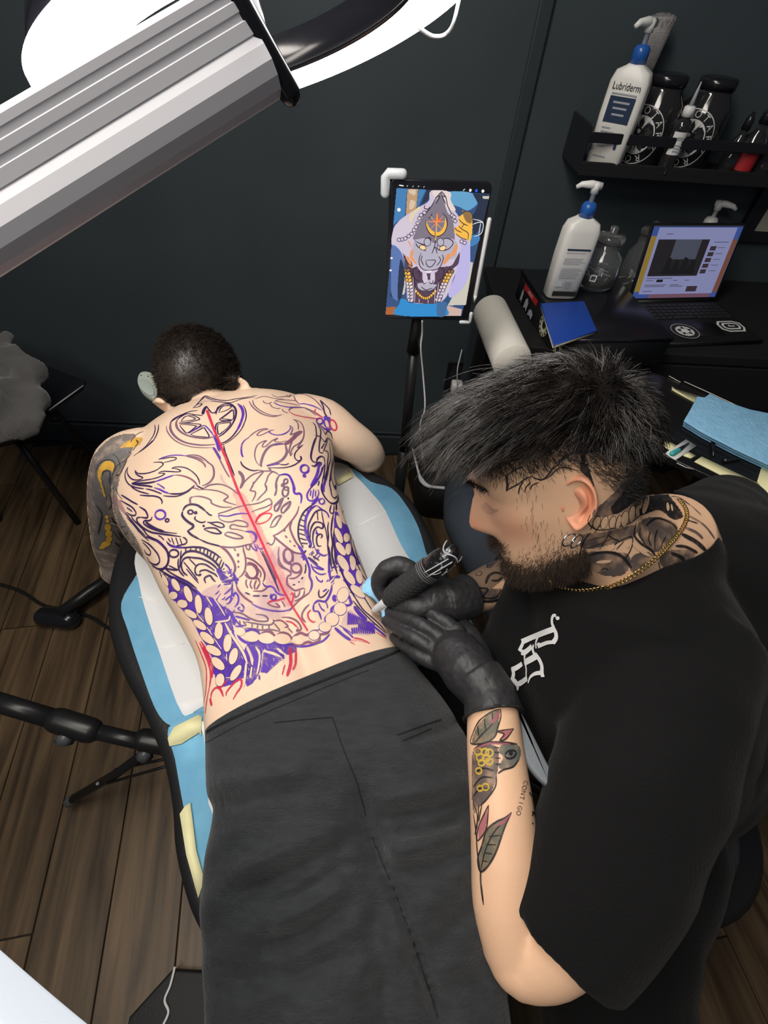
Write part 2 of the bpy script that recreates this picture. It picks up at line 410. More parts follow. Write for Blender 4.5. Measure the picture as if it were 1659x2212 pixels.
# left arm (tattooed) hanging beside the table, right arm bent at the elbow
ctube_into(V, Fc, [PZ(304, 985, .893), PZ(272, 1006, .882), PZ(252, 1060, .82), PZ(246, 1130, .72), PZ(250, 1186, .63), PZ(272, 1226, .57)], [.056, .058, .052, .047, .044, .040], 24, round_cap=True)
tube_into(V, Fc, [PZ(258, 1228, .575), PZ(320, 1225, .57), PZ(400, 1180, .575)], [.042, .040, .030], 20, round_cap=True)
ctube_into(V, Fc, [PZ(655, 905, .895), PZ(700, 915, .885), PZ(745, 945, .86), PZ(782, 968, .825), PZ(800, 985, .795)], [.055, .054, .047, .042, .036], 24, round_cap=True)
tube_into(V, Fc, [PZ(797, 990, .79), PZ(765, 985, .745), PZ(720, 950, .72), PZ(660, 900, .72)], [.036, .037, .034, .028], 20, round_cap=True)
# knuckles resting by the face rest
for q in ((345, 912, .88), (333, 922, .87)): ellipsoid_into(V, Fc, PZ(q[0] + 8, q[1] + 4, q[2]), ((.02, 0, 0), (0, .016, 0), (0, 0, .014)), 14, 10)
for q in ((552, 851, .895), (575, 853, .89)): ellipsoid_into(V, Fc, PZ(*q), ((.022, 0, 0), (0, .016, 0), (0, 0, .014)), 14, 10)
client = thing('person', 'bare-backed person lying face down in dark trousers, back covered in purple stencil lines', 'person', PZ(560, 1250, TZ))
cm = fused('body', V, Fc, 0.0045, 8, 0.5)
client_body = obj('body', cm, M_skin, client)
BV_client = BVHTree.FromObject(client_body, bpy.context.evaluated_depsgraph_get())

# hair of the lying person
def strands_mesh(name, S, r0, r1, sides=3, shade=None):
    V, Fc, sh = [], [], []
    for si, P in enumerate(S):
        if shade is not None: sh.extend([shade[si]] * (len(P) * sides))
        P = [Vector(p) for p in P]; n = len(P)
        t0 = (P[-1] - P[0]).normalized(); u = t0.orthogonal().normalized(); w = t0.cross(u)
        s = len(V)
        for i, p in enumerate(P):
            r = r0 + (r1 - r0) * i / (n - 1)
            for k in range(sides):
                a = 2 * math.pi * k / sides; V.append(p + u * (r * math.cos(a)) + w * (r * math.sin(a)))
        for i in range(n - 1):
            for k in range(sides):
                k2 = (k + 1) % sides; Fc.append((s + i * sides + k, s + i * sides + k2, s + (i + 1) * sides + k2, s + (i + 1) * sides + k))
    m = mesh(name, V, Fc)
    if shade is not None: m.attributes.new('shade', 'FLOAT', 'POINT').data.foreach_set('value', np.array(sh, np.float32))
    return m
M_hair1 = mat('dark_brown_hair', (0.020, 0.015, 0.012), 0.38, spec=0.6, nscale=60, col2=(0.045, 0.034, 0.027))
HAIRP = [(315, 800), (320, 760), (350, 720), (410, 700), (470, 705), (515, 740), (535, 790), (530, 825), (508, 846), (486, 845), (460, 843), (436, 848), (416, 862), (404, 882), (392, 890), (376, 884), (345, 862)]
def hair_keep(p):
    q = Vector(p) - hc; a = q.dot(hy) / .1
    x, y = pix(p); ok = False; j = len(HAIRP) - 1
    for i in range(len(HAIRP)):
        if (HAIRP[i][1] > y) != (HAIRP[j][1] > y) and x < (HAIRP[j][0] - HAIRP[i][0]) * (y - HAIRP[i][1]) / (HAIRP[j][1] - HAIRP[i][1]) + HAIRP[i][0]: ok = not ok
        j = i
    return ok
rnd = random.Random(11); S, idx, hv, hf = [], {}, [], []
cv = cm.vertices; okv = {}
def vkeep(i):
    if i not in okv:
        p = cv[i].co; okv[i] = (p - hc).length < .125 and p.y > hc.y - .13 and hair_keep(p)
    return okv[i]
for f in cm.polygons:                                  # the cap follows the skull
    if (f.center - hc).length < .125 and all(vkeep(i) for i in f.vertices):
        for i in f.vertices:
            if i not in idx: idx[i] = len(hv); hv.append(cv[i].co + cv[i].normal * .0035)
        hf.append(tuple(idx[i] for i in f.vertices))
        if rnd.random() < .95:
            nrm = f.normal; p = f.center + nrm * .003; d = p - hc; low = max(0.0, min(1.0, -d.dot(hy) / .08))
            fl = (-hy * 0.75 + hx * (rnd.random() - .5) * .7 + nrm * .5).normalized(); ln = 0.022 * (1 - .8 * low) * (0.6 + .7 * rnd.random())
            for _ in range(2):
                q = p + Vector((rnd.gauss(0, .002), rnd.gauss(0, .002), rnd.gauss(0, .002))); S.append([q, q + (nrm * .6 + fl * .6) * ln * .5, q + fl * ln])
hair1 = obj('hair', mesh('hair', hv, hf), M_hair1, client)
setp(obj('hair_strands', strands_mesh('hair_strands', S, .0006, .0002), M_hair1, kind='stuff'), hair1)

# trousers
M_trs = mat('charcoal_knit', (0.012, 0.014, 0.0165), 0.8, sheen=0.2, nscale=14, col2=(0.022, 0.025, 0.029), bump=0.5, bscale=55, stretch=(3.2, 9, 5))
def trs_prof(x, y, v):
    if y < 0: return 0
    d = -0.015 * g(x - 0.07 - .12 * v, 0.09) * max(0, min(1, (v - 0.33) * 2.6))            # cleft between the legs
    d += 0.018 * (g(x + 0.42, 0.33) + g(x - 0.5, 0.33)) * g(v - 0.34, 0.22)
    f = max(0, min(1, (v - 0.42) * 4)) * max(0, min(1, (1.02 - v) * 4))
    d += 0.004 * f * math.sin(17 * (v + 0.26 * x) + .9 * math.sin(4 * x))
    d += 0.0035 * math.sin(47 * (v + .28 * x)) * f
    return d
tr_secs = [(436, 1578, 874, 1398, .846, .905, .778), (437, 1612, 905, 1440, .845, .910, .778), (437, 1665, 965, 1515, .845, .918, .778), (440, 1712, 1010, 1590, .845, .924, .778), (452, 1752, 1042, 1680, .845, .922, .778),
           (438, 1830, 1060, 1790, .845, .912, .778), (428, 1930, 1075, 1920, .842, .90, .778), (428, 2040, 1090, 2060, .838, .888, .778), (432, 2150, 1105, 2180, .832, .875, .776), (440, 2330, 1120, 2350, .825, .86, .776)]
V, Fc = loft_sections(tr_secs, 220, trs_prof, 16)
FOLDS = [([(485, 1931), (605, 1888), (734, 1819), (777, 1785)], 26, -.016), ([(493, 1893), (631, 1843), (752, 1790)], 28, .012), ([(579, 2012), (674, 1966), (752, 1900)], 26, .013), ([(562, 1965), (674, 1914), (760, 1845)], 22, -.010), ([(545, 2040), (665, 2012), (770, 1940)], 26, -.015),
         ([(829, 1724), (941, 1712), (1010, 1678)], 22, .011), ([(812, 1767), (924, 1750), (1018, 1720)], 20, -.013), ([(820, 1840), (924, 1828), (1018, 1793)], 22, .010), ([(838, 1802), (941, 1785), (1014, 1757)], 16, -.011), ([(850, 1880), (950, 1868), (1030, 1840)], 22, -.010),
         ([(770, 1690), (799, 1793), (872, 1965), (941, 2155), (960, 2212)], 20, -.020), ([(445, 1700), (560, 1680), (680, 1660)], 20, .006), ([(450, 1735), (560, 1722), (660, 1700)], 18, -.006), ([(500, 2120), (640, 2100), (780, 2040)], 30, -.010), ([(880, 1600), (960, 1575), (1000, 1560)], 14, -.007)]
_FD = [(np.array(catmull([(a, b, 0) for a, b in P], 8))[:, :2], w, h) for P, w, h in FOLDS]
for i, v in enumerate(V):
    if v.z > .855:
        q = np.array(pix(v)); d = 0.0
        for P, w, h in _FD:
            k = np.sqrt(((P - q) ** 2).sum(1)); j = int(k.argmin()); u = j / (len(P) - 1)
            if k[j] < 3 * w: d += h * math.exp(-(k[j] / w) ** 2) * min(1, 4 * u + .2, 4 * (1 - u) + .2)
        v.z += d
for (a, b, zq) in (((620, 2520, .79), (700, 5200, .815), 0), ((960, 2520, .79), (960, 5200, .815), 0)):
    p, q = PZ(*a), PZ(*b); ctube_into(V, Fc, [p, p.lerp(q, .35), p.lerp(q, .7), q + (q - p) * .5], [.050, .070, .064, .052], 28, round_cap=True)
trousers = obj('trousers', mesh('trousers', V, Fc), M_trs, client, label='charcoal knit trousers')
BV_trs = BVHTree.FromObject(trousers, bpy.context.evaluated_depsgraph_get())
# ------------------------------------------------------------ the tattooing person
M_skin2 = mat('warm_skin', (0.82, 0.53, 0.34), 0.48, sss=0.12, nscale=10, col2=(0.80, 0.50, 0.325), bump=0.04, bscale=300)
HT = math.radians(27)
_view = ray(1215, 1105).normalized(); _F = Vector((-0.97, -0.15, -0.18)); _F = (_F - _view * _F.dot(_view)).normalized()
_U0 = -(_F.cross(_view)); _U0.normalize()
if _U0.y < 0: _U0 = -_U0
HU = (_U0 * math.cos(HT) - _view * math.sin(HT)).normalized(); HF = _F; HL = HU.cross(HF).normalized()
EAR = PD(1218, 1108, 0.50)
HO = EAR - HL * 0.071 
def H(x, y, z): return HO + HF * x + HL * y + HU * z
_hz = [-.122, -.114, -.100, -.080, -.060, -.038, -.010, .018, .040, .070, .098, .118, .130, .134]
_hf = [.060, .080, .086, .083, .085, .084, .086, .087, .096, .095, .080, .054, .022, .004]
_hb = [.01, -.01, -.035, -.055, -.07, -.082, -.090, -.096, -.099, -.099, -.090, -.068, -.034, -.004]
_hw = [.020, .036, .049, .057, .062, .066, .070, .073, .0755, .076, .069, .050, .024, .003]
def hring(z): return np.interp(z, _hz, _hf), np.interp(z, _hz, _hb), np.interp(z, _hz, _hw)
def head_push(p, off=0.0):
    """nearest point outside the skull (head coordinates)"""
    x, y, z = p; zc = max(-.118, min(.128, z)); f, b, w = hring(zc); c = (f + b) / 2; a = (f - b) / 2 + off; w = w + off
    top = 0.134 + off
    k = ((x - c) / a) ** 2 + (y / w) ** 2
    if z > .05: k = ((x - c) / (.098 + off)) ** 2 + (y / (.077 + off)) ** 2 + ((z - .05) / (top - .05)) ** 2
    if k < 1 and k > 1e-6:
        s = 1 / math.sqrt(k)
        if z > .05: return np.array([c + (x - c) * s, y * s, .05 + (z - .05) * s])
        return np.array([c + (x - c) * s, y * s, z])
    return np.array([x, y, z])
V, Fc = [], []
def face_x(y, z):
    """front surface of the face (head coordinates)"""
    f, b, w = hring(z); c = (f + b) / 2; a = (f - b) / 2; u = min(.999, abs(y) / w)
    x = c + a * (1 - u ** 2.25) ** (1 / 2.25); wn = 0.0095 + 0.009 * max(0, min(1, (.02 - z) / .05))
    np_ = float(np.interp(z, [-.052, -.044, -.036, -.028, -.012, .010, .030, .042], [0, .006, .026, .034, .028, .017, .006, 0]))
    e = g(abs(y) - .031, .015); fr = .95
    return x + fr * (np_ * g(y, wn) - .011 * e * g(z - .016, .012) + .006 * g(abs(y) - .031, .012) * g(z - .012, .008) + .006 * g(z - .036, .008) * g(y, .045) + .007 * g(y, .022) * (g(z + .060, .0055) + .9 * g(z + .073, .006)))
NT, rows = 96, []
zz = list(np.linspace(-.122, .134, 84))
for z in zz:
    f, b, w = hring(z); c = (f + b) / 2; a = (f - b) / 2; row = []
    for k in range(NT):
        t = 2 * math.pi * k / NT; cx, sy = sup(t, 2.25)
        x, y = c + a * cx, w * sy
        fr = max(0.0, math.cos(t)) ** 0.7
        wn = 0.0095 + 0.009 * max(0, min(1, (.02 - z) / .05))
        np_ = float(np.interp(z, [-.052, -.044, -.036, -.028, -.012, .010, .030, .042], [0, .006, .026, .034, .028, .017, .006, 0]))
        x += np_ * g(y, wn) * fr
        x -= 0.011 * (g(y - .031, .015) + g(y + .031, .015)) * g(z - .016, .012) * fr
        x += 0.006 * (g(y - .031, .012) + g(y + .031, .012)) * g(z - .012, .008) * fr
        x += 0.006 * g(z - .036, .008) * g(y, .045) * fr
        x += 0.007 * g(y, .022) * (g(z + .060, .0055) + 0.9 * g(z + .073, .006)) * fr
        x -= 0.003 * g(y, .02) * g(z + .0665, .0025) * fr
        x += 0.006 * g(y, .022) * g(z + .104, .013) * fr
        y *= 1 + 0.05 * g(z + .004, .02) * g(x - .055, .03)
        row.append(H(x, y, z))
    rows.append(row)
s0 = len(V)
for r in rows: V.extend(r)
for i in range(len(rows) - 1):
    for k in range(NT):
        k2 = (k + 1) % NT; Fc.append((s0 + i * NT + k, s0 + i * NT + k2, s0 + (i + 1) * NT + k2, s0 + (i + 1) * NT + k))
Fc.append(tuple(s0 + k for k in reversed(range(NT)))); Fc.append(tuple(s0 + (len(rows) - 1) * NT + k for k in range(NT)))
# neck, trapezius, torso core under the shirt, arms
NB = PZ(1420, 1165, 1.045)
tube_into(V, Fc, [H(-.020, 0, -.045), H(-.035, -.004, -.095), NB.lerp(H(-.035, -.004, -.095), .45), NB, PZ(1470, 1260, .96)], [.058, .058, .062, .072, .07], 28, round_cap=True)
tube_into(V, Fc, [PZ(1375, 1135, 1.03), NB, PZ(1470, 1300, .98)], [.045, .066, .05], 24, round_cap=True)
tube_into(V, Fc, [PZ(1440, 1170, 1.01), PZ(1475, 1150, .97), PZ(1490, 1130, .93)], [.06, .055, .05], 20, round_cap=True)
tube_into(V, Fc, [PZ(1420, 1280, .97), PZ(1400, 1420, .86), PZ(1400, 1540, .76)], [.07, .07, .06], 28, round_cap=True)
RW, RE = PZ(1010, 1288, .925), PZ(1130, 1245, .905)         # right wrist, towards the right elbow
tube_into(V, Fc, [PZ(985, 1296, .93), RW, PZ(1060, 1266, .915), RE, PZ(1220, 1235, .89)], [.026, .029, .035, .040, .042], 22, round_cap=True)
tube_into(V, Fc, [PZ(1215, 1237, .89), PZ(1330, 1180, .93), PZ(1440, 1180, .98)], [.043, .05, .055], 20, round_cap=True)
LWr = PZ(1062, 1520, .958)
ctube_into(V, Fc, [PZ(1045, 1475, .955), LWr, PZ(1070, 1620, .945), PZ(1083, 1740, .93), PZ(1090, 1850, .912), PZ(1092, 1950, .893), PZ(1112, 2045, .872)],
          [.029, .031, .034, .0365, .0375, .036, .034], 26, round_cap=True)
ctube_into(V, Fc, [PZ(1108, 2040, .872), PZ(1140, 2066, .872), PZ(1215, 2020, .90), PZ(1290, 1850, .95), PZ(1350, 1600, 1.0), PZ(1420, 1300, .98)], [.034, .037, .043, .040, .034, .034], 26, 5, round_cap=True)
artist = thing('person', 'dark-haired person in a black shirt and black gloves bending over the bare back', 'person', PZ(1450, 1700, 0.0))
am = fused('body', V, Fc, 0.0032, 5, 0.5)
# the left ear, sculpted as a shell and joined to the body surface
EV, EF = [], []
eu = (HU * .97 - HF * .24).normalized(); eb = (-HF * .97 - HU * .24).normalized(); nu, nv = 40, 16
def ear_pt(u, v):
    a = 2 * math.pi * u; r = v
    lx, lz = math.cos(a), math.sin(a)
    wx = .0185 * (1.0 + .10 * lz) if lz > 0 else .0185 * (1 + .42 * lz)
    x = wx * lx * r; z = (.034 if lz > 0 else .031) * lz * r
    front = (x + .0185) / .037
    h = .001 + .017 * max(0, front) ** 1.2
    h += .0058 * math.exp(-((r - .88) / .10) ** 2) * (0.15 + 0.85 * max(0, min(1, (lx + .55) * 2.0 + max(0, lz) * 1.4)))
    h -= .008 * math.exp(-((r - .66) / .11) ** 2) * max(0, min(1, lx * 1.6 + lz * .9 + .2))
    h += .003 * math.exp(-(((x - .004) / .006) ** 2)) * math.exp(-((z - .006) / .016) ** 2)
    h -= .015 * math.exp(-((x + .003) / .0075) ** 2 - ((z + .004) / .010) ** 2)
    h += .006 * math.exp(-((x + .0125) / .004) ** 2 - ((z + .005) / .006) ** 2)
    if r > .97: h -= .004
    return EAR - HL * .004 + eb * (x + .012) + eu * (z + .012) + HL * h
for j in range(nv + 1):
    for i in range(nu): EV.append(ear_pt(i / nu, max(.02, j / nv)))
for j in range(nv):
    for i in range(nu):
        i2 = (i + 1) % nu; EF.append((j * nu + i, (j + 1) * nu + i, (j + 1) * nu + i2, j * nu + i2))
EF.append(tuple(reversed(range(nu))))
b0 = len(EV)
for i in range(nu):
    p = EV[nv * nu + i]; EV.append(p - HL * .006 + (EAR + eb * .008 + eu * .012 - p) * .12)
for i in range(nu):
    p = EV[nv * nu + i]; EV.append(EAR + (p - EAR) * .5 - HL * .012)
for i in range(nu):
    i2 = (i + 1) % nu
    EF.append((nv * nu + i, b0 + i, b0 + i2, nv * nu + i2)); EF.append((b0 + i, b0 + nu + i, b0 + nu + i2, b0 + i2))
vs = [v.co.copy() for v in am.vertices]; fs = [tuple(p.vertices) for p in am.polygons]; n0 = len(vs)
am = mesh('body', vs + EV, fs + [tuple(n0 + i for i in f) for f in EF])
def skin_detail(m):
    """blush on ear, nose and cheek; stubble shade on the shaved sides and jaw (real colour of the skin there)"""
    a = m.color_attributes.new('tone', 'FLOAT_COLOR', 'POINT'); arr = np.ones((len(m.vertices), 4), np.float32)
    for i, v in enumerate(m.vertices):
        q = v.co - HO; x, y, z = q.dot(HF), q.dot(HL), q.dot(HU)
        if abs(x) < .2 and abs(y) < .12 and -.16 < z < .16:
            blush = 0.9 * g(x - .118, .02) * g(z + .03, .03) + .55 * g(x - .06, .03) * g(z + .015, .025)
            if i >= n0: blush = .9
            fade = max(0, min(1, (z - .045 + .02 * g(x - .09, .03)) / .025)) if x < .085 else max(0, min(1, (z - .085) / .02))
            fade = max(fade, max(0, min(1, (-.055 - x) / .02)) * max(0, min(1, (z + .055) / .03)))
            jaw = max(0, min(1, (-.064 - .36 * x - z) / .022)) * (1 if x > -.01 else max(0, 1 + (x + .01) / .025))
            mou = g(z + .052, .010) * g(y, .035) * (1 if x > .07 else 0)
            jaw = max(jaw, .8 * mou)
            if i >= n0: fade = jaw = 0
            arr[i, 0] = 1 - .0 * blush; arr[i, 1] = 1 - .62 * min(1, blush); arr[i, 2] = min(1, fade); arr[i, 3] = min(1, jaw)
        else: arr[i] = (1, 1, 0, 0)
    a.data.foreach_set('color', arr.ravel())
    a2 = m.attributes.new('jawtone', 'FLOAT', 'POINT'); a2.data.foreach_set('value', arr[:, 3].copy())
skin_detail(am)
def skin2_nodes(m):
    nt = m.node_tree; N = nt.nodes; L = nt.links; I = N['Principled BSDF'].inputs
    src = I['Base Color'].links[0].from_socket
    at = N.new('ShaderNodeAttribute'); at.attribute_name = 'tone'; sp = N.new('ShaderNodeSeparateColor'); L.new(at.outputs['Color'], sp.inputs[0])
    aj = N.new('ShaderNodeAttribute'); aj.attribute_name = 'jawtone'
    inv = N.new('ShaderNodeMath'); inv.operation = 'SUBTRACT'; inv.inputs[0].default_value = 1.0; L.new(sp.outputs[1], inv.inputs[1])
    m1 = N.new('ShaderNodeMix'); m1.data_type = 'RGBA'; L.new(src, m1.inputs[6]); m1.inputs[7].default_value = (0.74, 0.22, 0.12, 1); L.new(inv.outputs[0], m1.inputs[0])
    tc = N.new('ShaderNodeTexCoord'); nz = N.new('ShaderNodeTexNoise'); nz.inputs['Scale'].default_value = 420; nz.inputs['Detail'].default_value = 2; L.new(tc.outputs['Object'], nz.inputs['Vector'])
    mr = N.new('ShaderNodeMapRange'); mr.inputs['From Min'].default_value = .35; mr.inputs['From Max'].default_value = .65; mr.inputs['To Min'].default_value = .55; mr.inputs['To Max'].default_value = 1.0; L.new(nz.outputs['Fac'], mr.inputs[0])
    mu = N.new('ShaderNodeMath'); mu.operation = 'MULTIPLY'; L.new(sp.outputs[2], mu.inputs[0]); L.new(mr.outputs[0], mu.inputs[1])
    m2 = N.new('ShaderNodeMix'); m2.data_type = 'RGBA'; L.new(m1.outputs[2], m2.inputs[6]); m2.inputs[7].default_value = (0.06, 0.045, 0.035, 1); L.new(mu.outputs[0], m2.inputs[0])
    m3 = N.new('ShaderNodeMix'); m3.data_type = 'RGBA'; L.new(m2.outputs[2], m3.inputs[6]); m3.inputs[7].default_value = (0.09, 0.06, 0.045, 1)
    mj = N.new('ShaderNodeMath'); mj.operation = 'MULTIPLY'; L.new(aj.outputs['Fac'], mj.inputs[0]); mj.inputs[1].default_value = .8; L.new(mj.outputs[0], m3.inputs[0])
    L.new(m3.outputs[2], I['Base Color'])
skin2_nodes(M_skin2)
artist_body = obj('body', am, M_skin2, artist)
dg = bpy.context.evaluated_depsgraph_get()
BV_art = BVHTree.FromObject(artist_body, dg)

# shirt
M_shirt = mat('black_cotton', (0.0055, 0.0055, 0.006), 0.9, sheen=0.04, bump=0.35, bscale=300, spec=0.2)
V, Fc = [], []
tube_into(V, Fc, [PZ(1400, 1205, 1.03), PZ(1370, 1290, .99), PZ(1350, 1400, .93), PZ(1360, 1520, .84), PZ(1380, 1620, .73), PZ(1390, 1690, .62)], [.085, .135, .160, .160, .145, .13], 40, round_cap=True, up=(0, 1, .3), rb=[.10, .15, .165, .160, .145, .13])
tube_into(V, Fc, [PZ(1390, 1780, .64), PZ(1330, 1960, .64), PZ(1320, 2120, .625), PZ(1350, 2300, .60)], [.125, .115, .105, .10], 28, round_cap=True)
tube_into(V, Fc, [PZ(1300, 1260, .99), PZ(1200, 1320, .93), PZ(1160, 1420, .87), PZ(1180, 1530, .80)], [.08, .085, .09, .09], 30, round_cap=True)      # chest leaning forward
tube_into(V, Fc, [PZ(1450, 1180, 1.0), PZ(1560, 1230, .96), PZ(1620, 1320, .88), PZ(1640, 1440, .80)], [.085, .12, .13, .12], 32, round_cap=True)
tube_into(V, Fc, [PZ(1530, 1230, .95), PZ(1480, 1420, .84), PZ(1430, 1580, .74), PZ(1410, 1680, .64)], [.11, .135, .14, .13], 30, round_cap=True)
tube_into(V, Fc, [PZ(1625, 1400, .82), PZ(1530, 1530, .74), PZ(1440, 1650, .66)], [.12, .13, .13], 30, round_cap=True)             # back
tube_into(V, Fc, [PZ(1485, 1180, .985), PZ(1530, 1150, .95), PZ(1560, 1120, .90)], [.085, .085, .08], 24, round_cap=True)
tube_into(V, Fc, [PZ(1480, 1390, .99), PZ(1420, 1520, .99), PZ(1370, 1680, .965), PZ(1320, 1830, .935), PZ(1262, 1945, .908), PZ(1205, 2030, .888)], [.09, .092, .088, .082, .075, .069], 30, round_cap=False)    # left sleeve
tube_into(V, Fc, [PZ(1440, 1160, .97), PZ(1330, 1190, .935), PZ(1210, 1230, .90), PZ(1098, 1256, .905)], [.075, .066, .06, .056], 26)    # right sleeve
shm = fused('shirt', V, Fc, 0.006, 8, 0.5)
NECK = [(1140, 1150), (1180, 1232), (1250, 1246), (1350, 1240), (1452, 1214), (1520, 1190), (1546, 1152), (1528, 1115), (1490, 1080), (1440, 1050), (1380, 900), (1200, 900)]
def inpoly(x, y, P):
    c = False; j = len(P) - 1
    for i in range(len(P)):
        if (P[i][1] > y) != (P[j][1] > y) and x < (P[j][0] - P[i][0]) * (y - P[i][1]) / (P[j][1] - P[i][1]) + P[i][0]: c = not c
        j = i
    return c
NECKs = [(p[0], p[1]) for p in catmull([(a, b, 0) for a, b in NECK], 4, True)]
bm = bmesh.new(); bm.from_mesh(shm)
hem_c, hem_d = PZ(1196, 2046, .885), (PZ(1196, 2046, .885) - PZ(1290, 1890, .922)).normalized()
for v in bm.verts:
    n = noise.noise(v.co * 9.0) * .006 + noise.noise(v.co * 22.0) * .003
    v.co += v.normal * n
kill = [v for v in bm.verts if inpoly(*pix(v.co), NECKs) and v.co.z > .93]
bmesh.ops.delete(bm, geom=kill, context='VERTS')
for _ in range(14):                                   # even out the collar edge
    bd = {v: [e.other_vert(v) for e in v.link_edges if e.is_boundary] for v in bm.verts if v.is_boundary}
    new = {v: v.co * .4 + (n[0].co + n[1].co) * .3 for v, n in bd.items() if len(n) == 2}
    for v, c in new.items(): v.co = c
bm.to_mesh(shm); bm.free()
shirt = obj('shirt', shm, M_shirt, artist, label='plain black shirt')
so = shirt.modifiers.new('thick', 'SOLIDIFY'); so.thickness = .003; so.offset = 0
BV_shirt = BVHTree.FromObject(shirt, dg) if False else None
_b = bmesh.new(); _b.from_mesh(shm); BV_shirt = BVHTree.FromBMesh(_b); _b.free()

# legs (jeans) and stool
M_jean = mat('dark_denim', (0.035, 0.045, 0.06), 0.85, bump=0.3, bscale=350, nscale=8, namt=.3)
V, Fc = [], []
tube_into(V, Fc, [PZ(1420, 1700, .60), PZ(1240, 1480, .60), PZ(1085, 1230, .585), PZ(1015, 1120, .56)], [.12, .105, .085, .075], 26, round_cap=True)
tube_into(V, Fc, [PZ(1012, 1105, .55), PZ(1000, 1050, .40), PZ(990, 1010, .15)], [.072, .062, .055], 22, round_cap=True)
tube_into(V, Fc, [PZ(1420, 1760, .60), PZ(1330, 1980, .60), PZ(1300, 2150, .58), PZ(1330, 2300, .55)], [.12, .105, .09, .085], 26, round_cap=True)
tube_into(V, Fc, [PZ(1330, 2290, .55), PZ(1390, 2250, .30), PZ(1400, 2230, .10)], [.08, .065, .055], 22, round_cap=True)
jeans = obj('jeans', fused('jeans', V, Fc, .007, 5), M_jean, artist, label='dark blue-grey jeans')
stool = thing('stool', 'black stool under the seated person in the black shirt', 'stool', PZ(1450, 1740, 0))
sc0 = PZ(1450, 1740, .48); 
lathe('seat', [(0.17, 0), (.19, .02), (.19, .05), (.17, .07)], M_leather, stool, loc=(sc0.x, sc0.y, .40))
lathe('column', [(0.03, 0), (.03, .34)], M_blackmetal, stool, loc=(sc0.x, sc0.y, .07))
for k in range(5):
    a = 2 * math.pi * k / 5
    tube('leg', [Vector((sc0.x, sc0.y, .09)), Vector((sc0.x + .25 * math.cos(a), sc0.y + .25 * math.sin(a), .055))], .014, M_blackmetal, stool)
    lathe('caster', [(.0, -.024), (.018, -.02), (.024, 0), (.018, .02), (0, .024)], M_blackmetal, stool, 14, loc=(sc0.x + .25 * math.cos(a), sc0.y + .25 * math.sin(a), .03))
# ------------------------------------------------------------ hair and beard of the tattooing person
M_hair2 = mat('dark_hair', (0.014, 0.011, 0.0095), 0.30, spec=0.9)
def _hairshade():
    nt = M_hair2.node_tree; N = nt.nodes; at = N.new('ShaderNodeAttribute'); at.attribute_name = 'shade'; cr = N.new('ShaderNodeValToRGB'); e = cr.color_ramp.elements
    e[0].position = 0.0; e[0].color = (0.008, 0.0062, 0.0055, 1); e[1].position = 1.0; e[1].color = (0.26, 0.215, 0.195, 1); q = e.new(.62); q.color = (0.022, 0.017, 0.0145, 1)
    nt.links.new(at.outputs['Fac'], cr.inputs[0]); nt.links.new(cr.outputs[0], N['Principled BSDF'].inputs['Base Color'])
_hairshade(); SHD = []
rnd = random.Random(7)
WH = np.array([-.068, .012, .105])          # whorl, head coordinates
def hair_root():
    while True:
        a = rnd.uniform(0, 2 * math.pi); z = rnd.uniform(.030, .1335)
        f, b, w = hring(z); c = (f + b) / 2; aa = (f - b) / 2
        x, y = c + aa * math.cos(a), w * math.sin(a)
        hl = .080 - .006 * math.sin(x * 30)
        if x > .055: hl = .090
        if x < -.03: hl = .080 - (-.03 - x) * .7
        if z > hl: return np.array([x, y, z])
def strand(root, ln, seedv, steps=9, lift=.9, drop=.25):
    p = root.copy(); P = []
    c = np.array([0, 0, .03]); n = (p - c); n /= np.linalg.norm(n)
    fl = p - WH; d = np.linalg.norm(fl); fl /= max(d, 1e-6)
    fw = np.array([1.0, .10 + .55 * p[1] / .08, 0.10])
    w = max(0.0, min(1.0, (p[0] + .06) / .05))
    fl = fl * (1 - w) + fw * w + seedv; fl /= np.linalg.norm(fl)
    off = .004
    fr_ = max(0.0, min(1.0, (root[0] - .0) / .05)); sd_ = max(0.0, root[1] / .08)
    for k in range(steps + 1):
        P.append(p.copy())
        t = k / steps
        dirv = fl * (.45 + .9 * t) + n * lift * (1 - t) ** 1.5 + np.array([0, .12 * np.sign(root[1]) * (abs(root[1]) / .08) ** 2, -drop]) * t * 1.1 + np.array([0, .20, -1.0]) * (fr_ * (.55 + .5 * drop) * t ** 2 * 1.5 + .25 * sd_ * t)
        dirv /= np.linalg.norm(dirv)
        p = p + dirv * ln / steps
        p = head_push(p, off + .010 * min(1, t * 3))
    return P
S = []
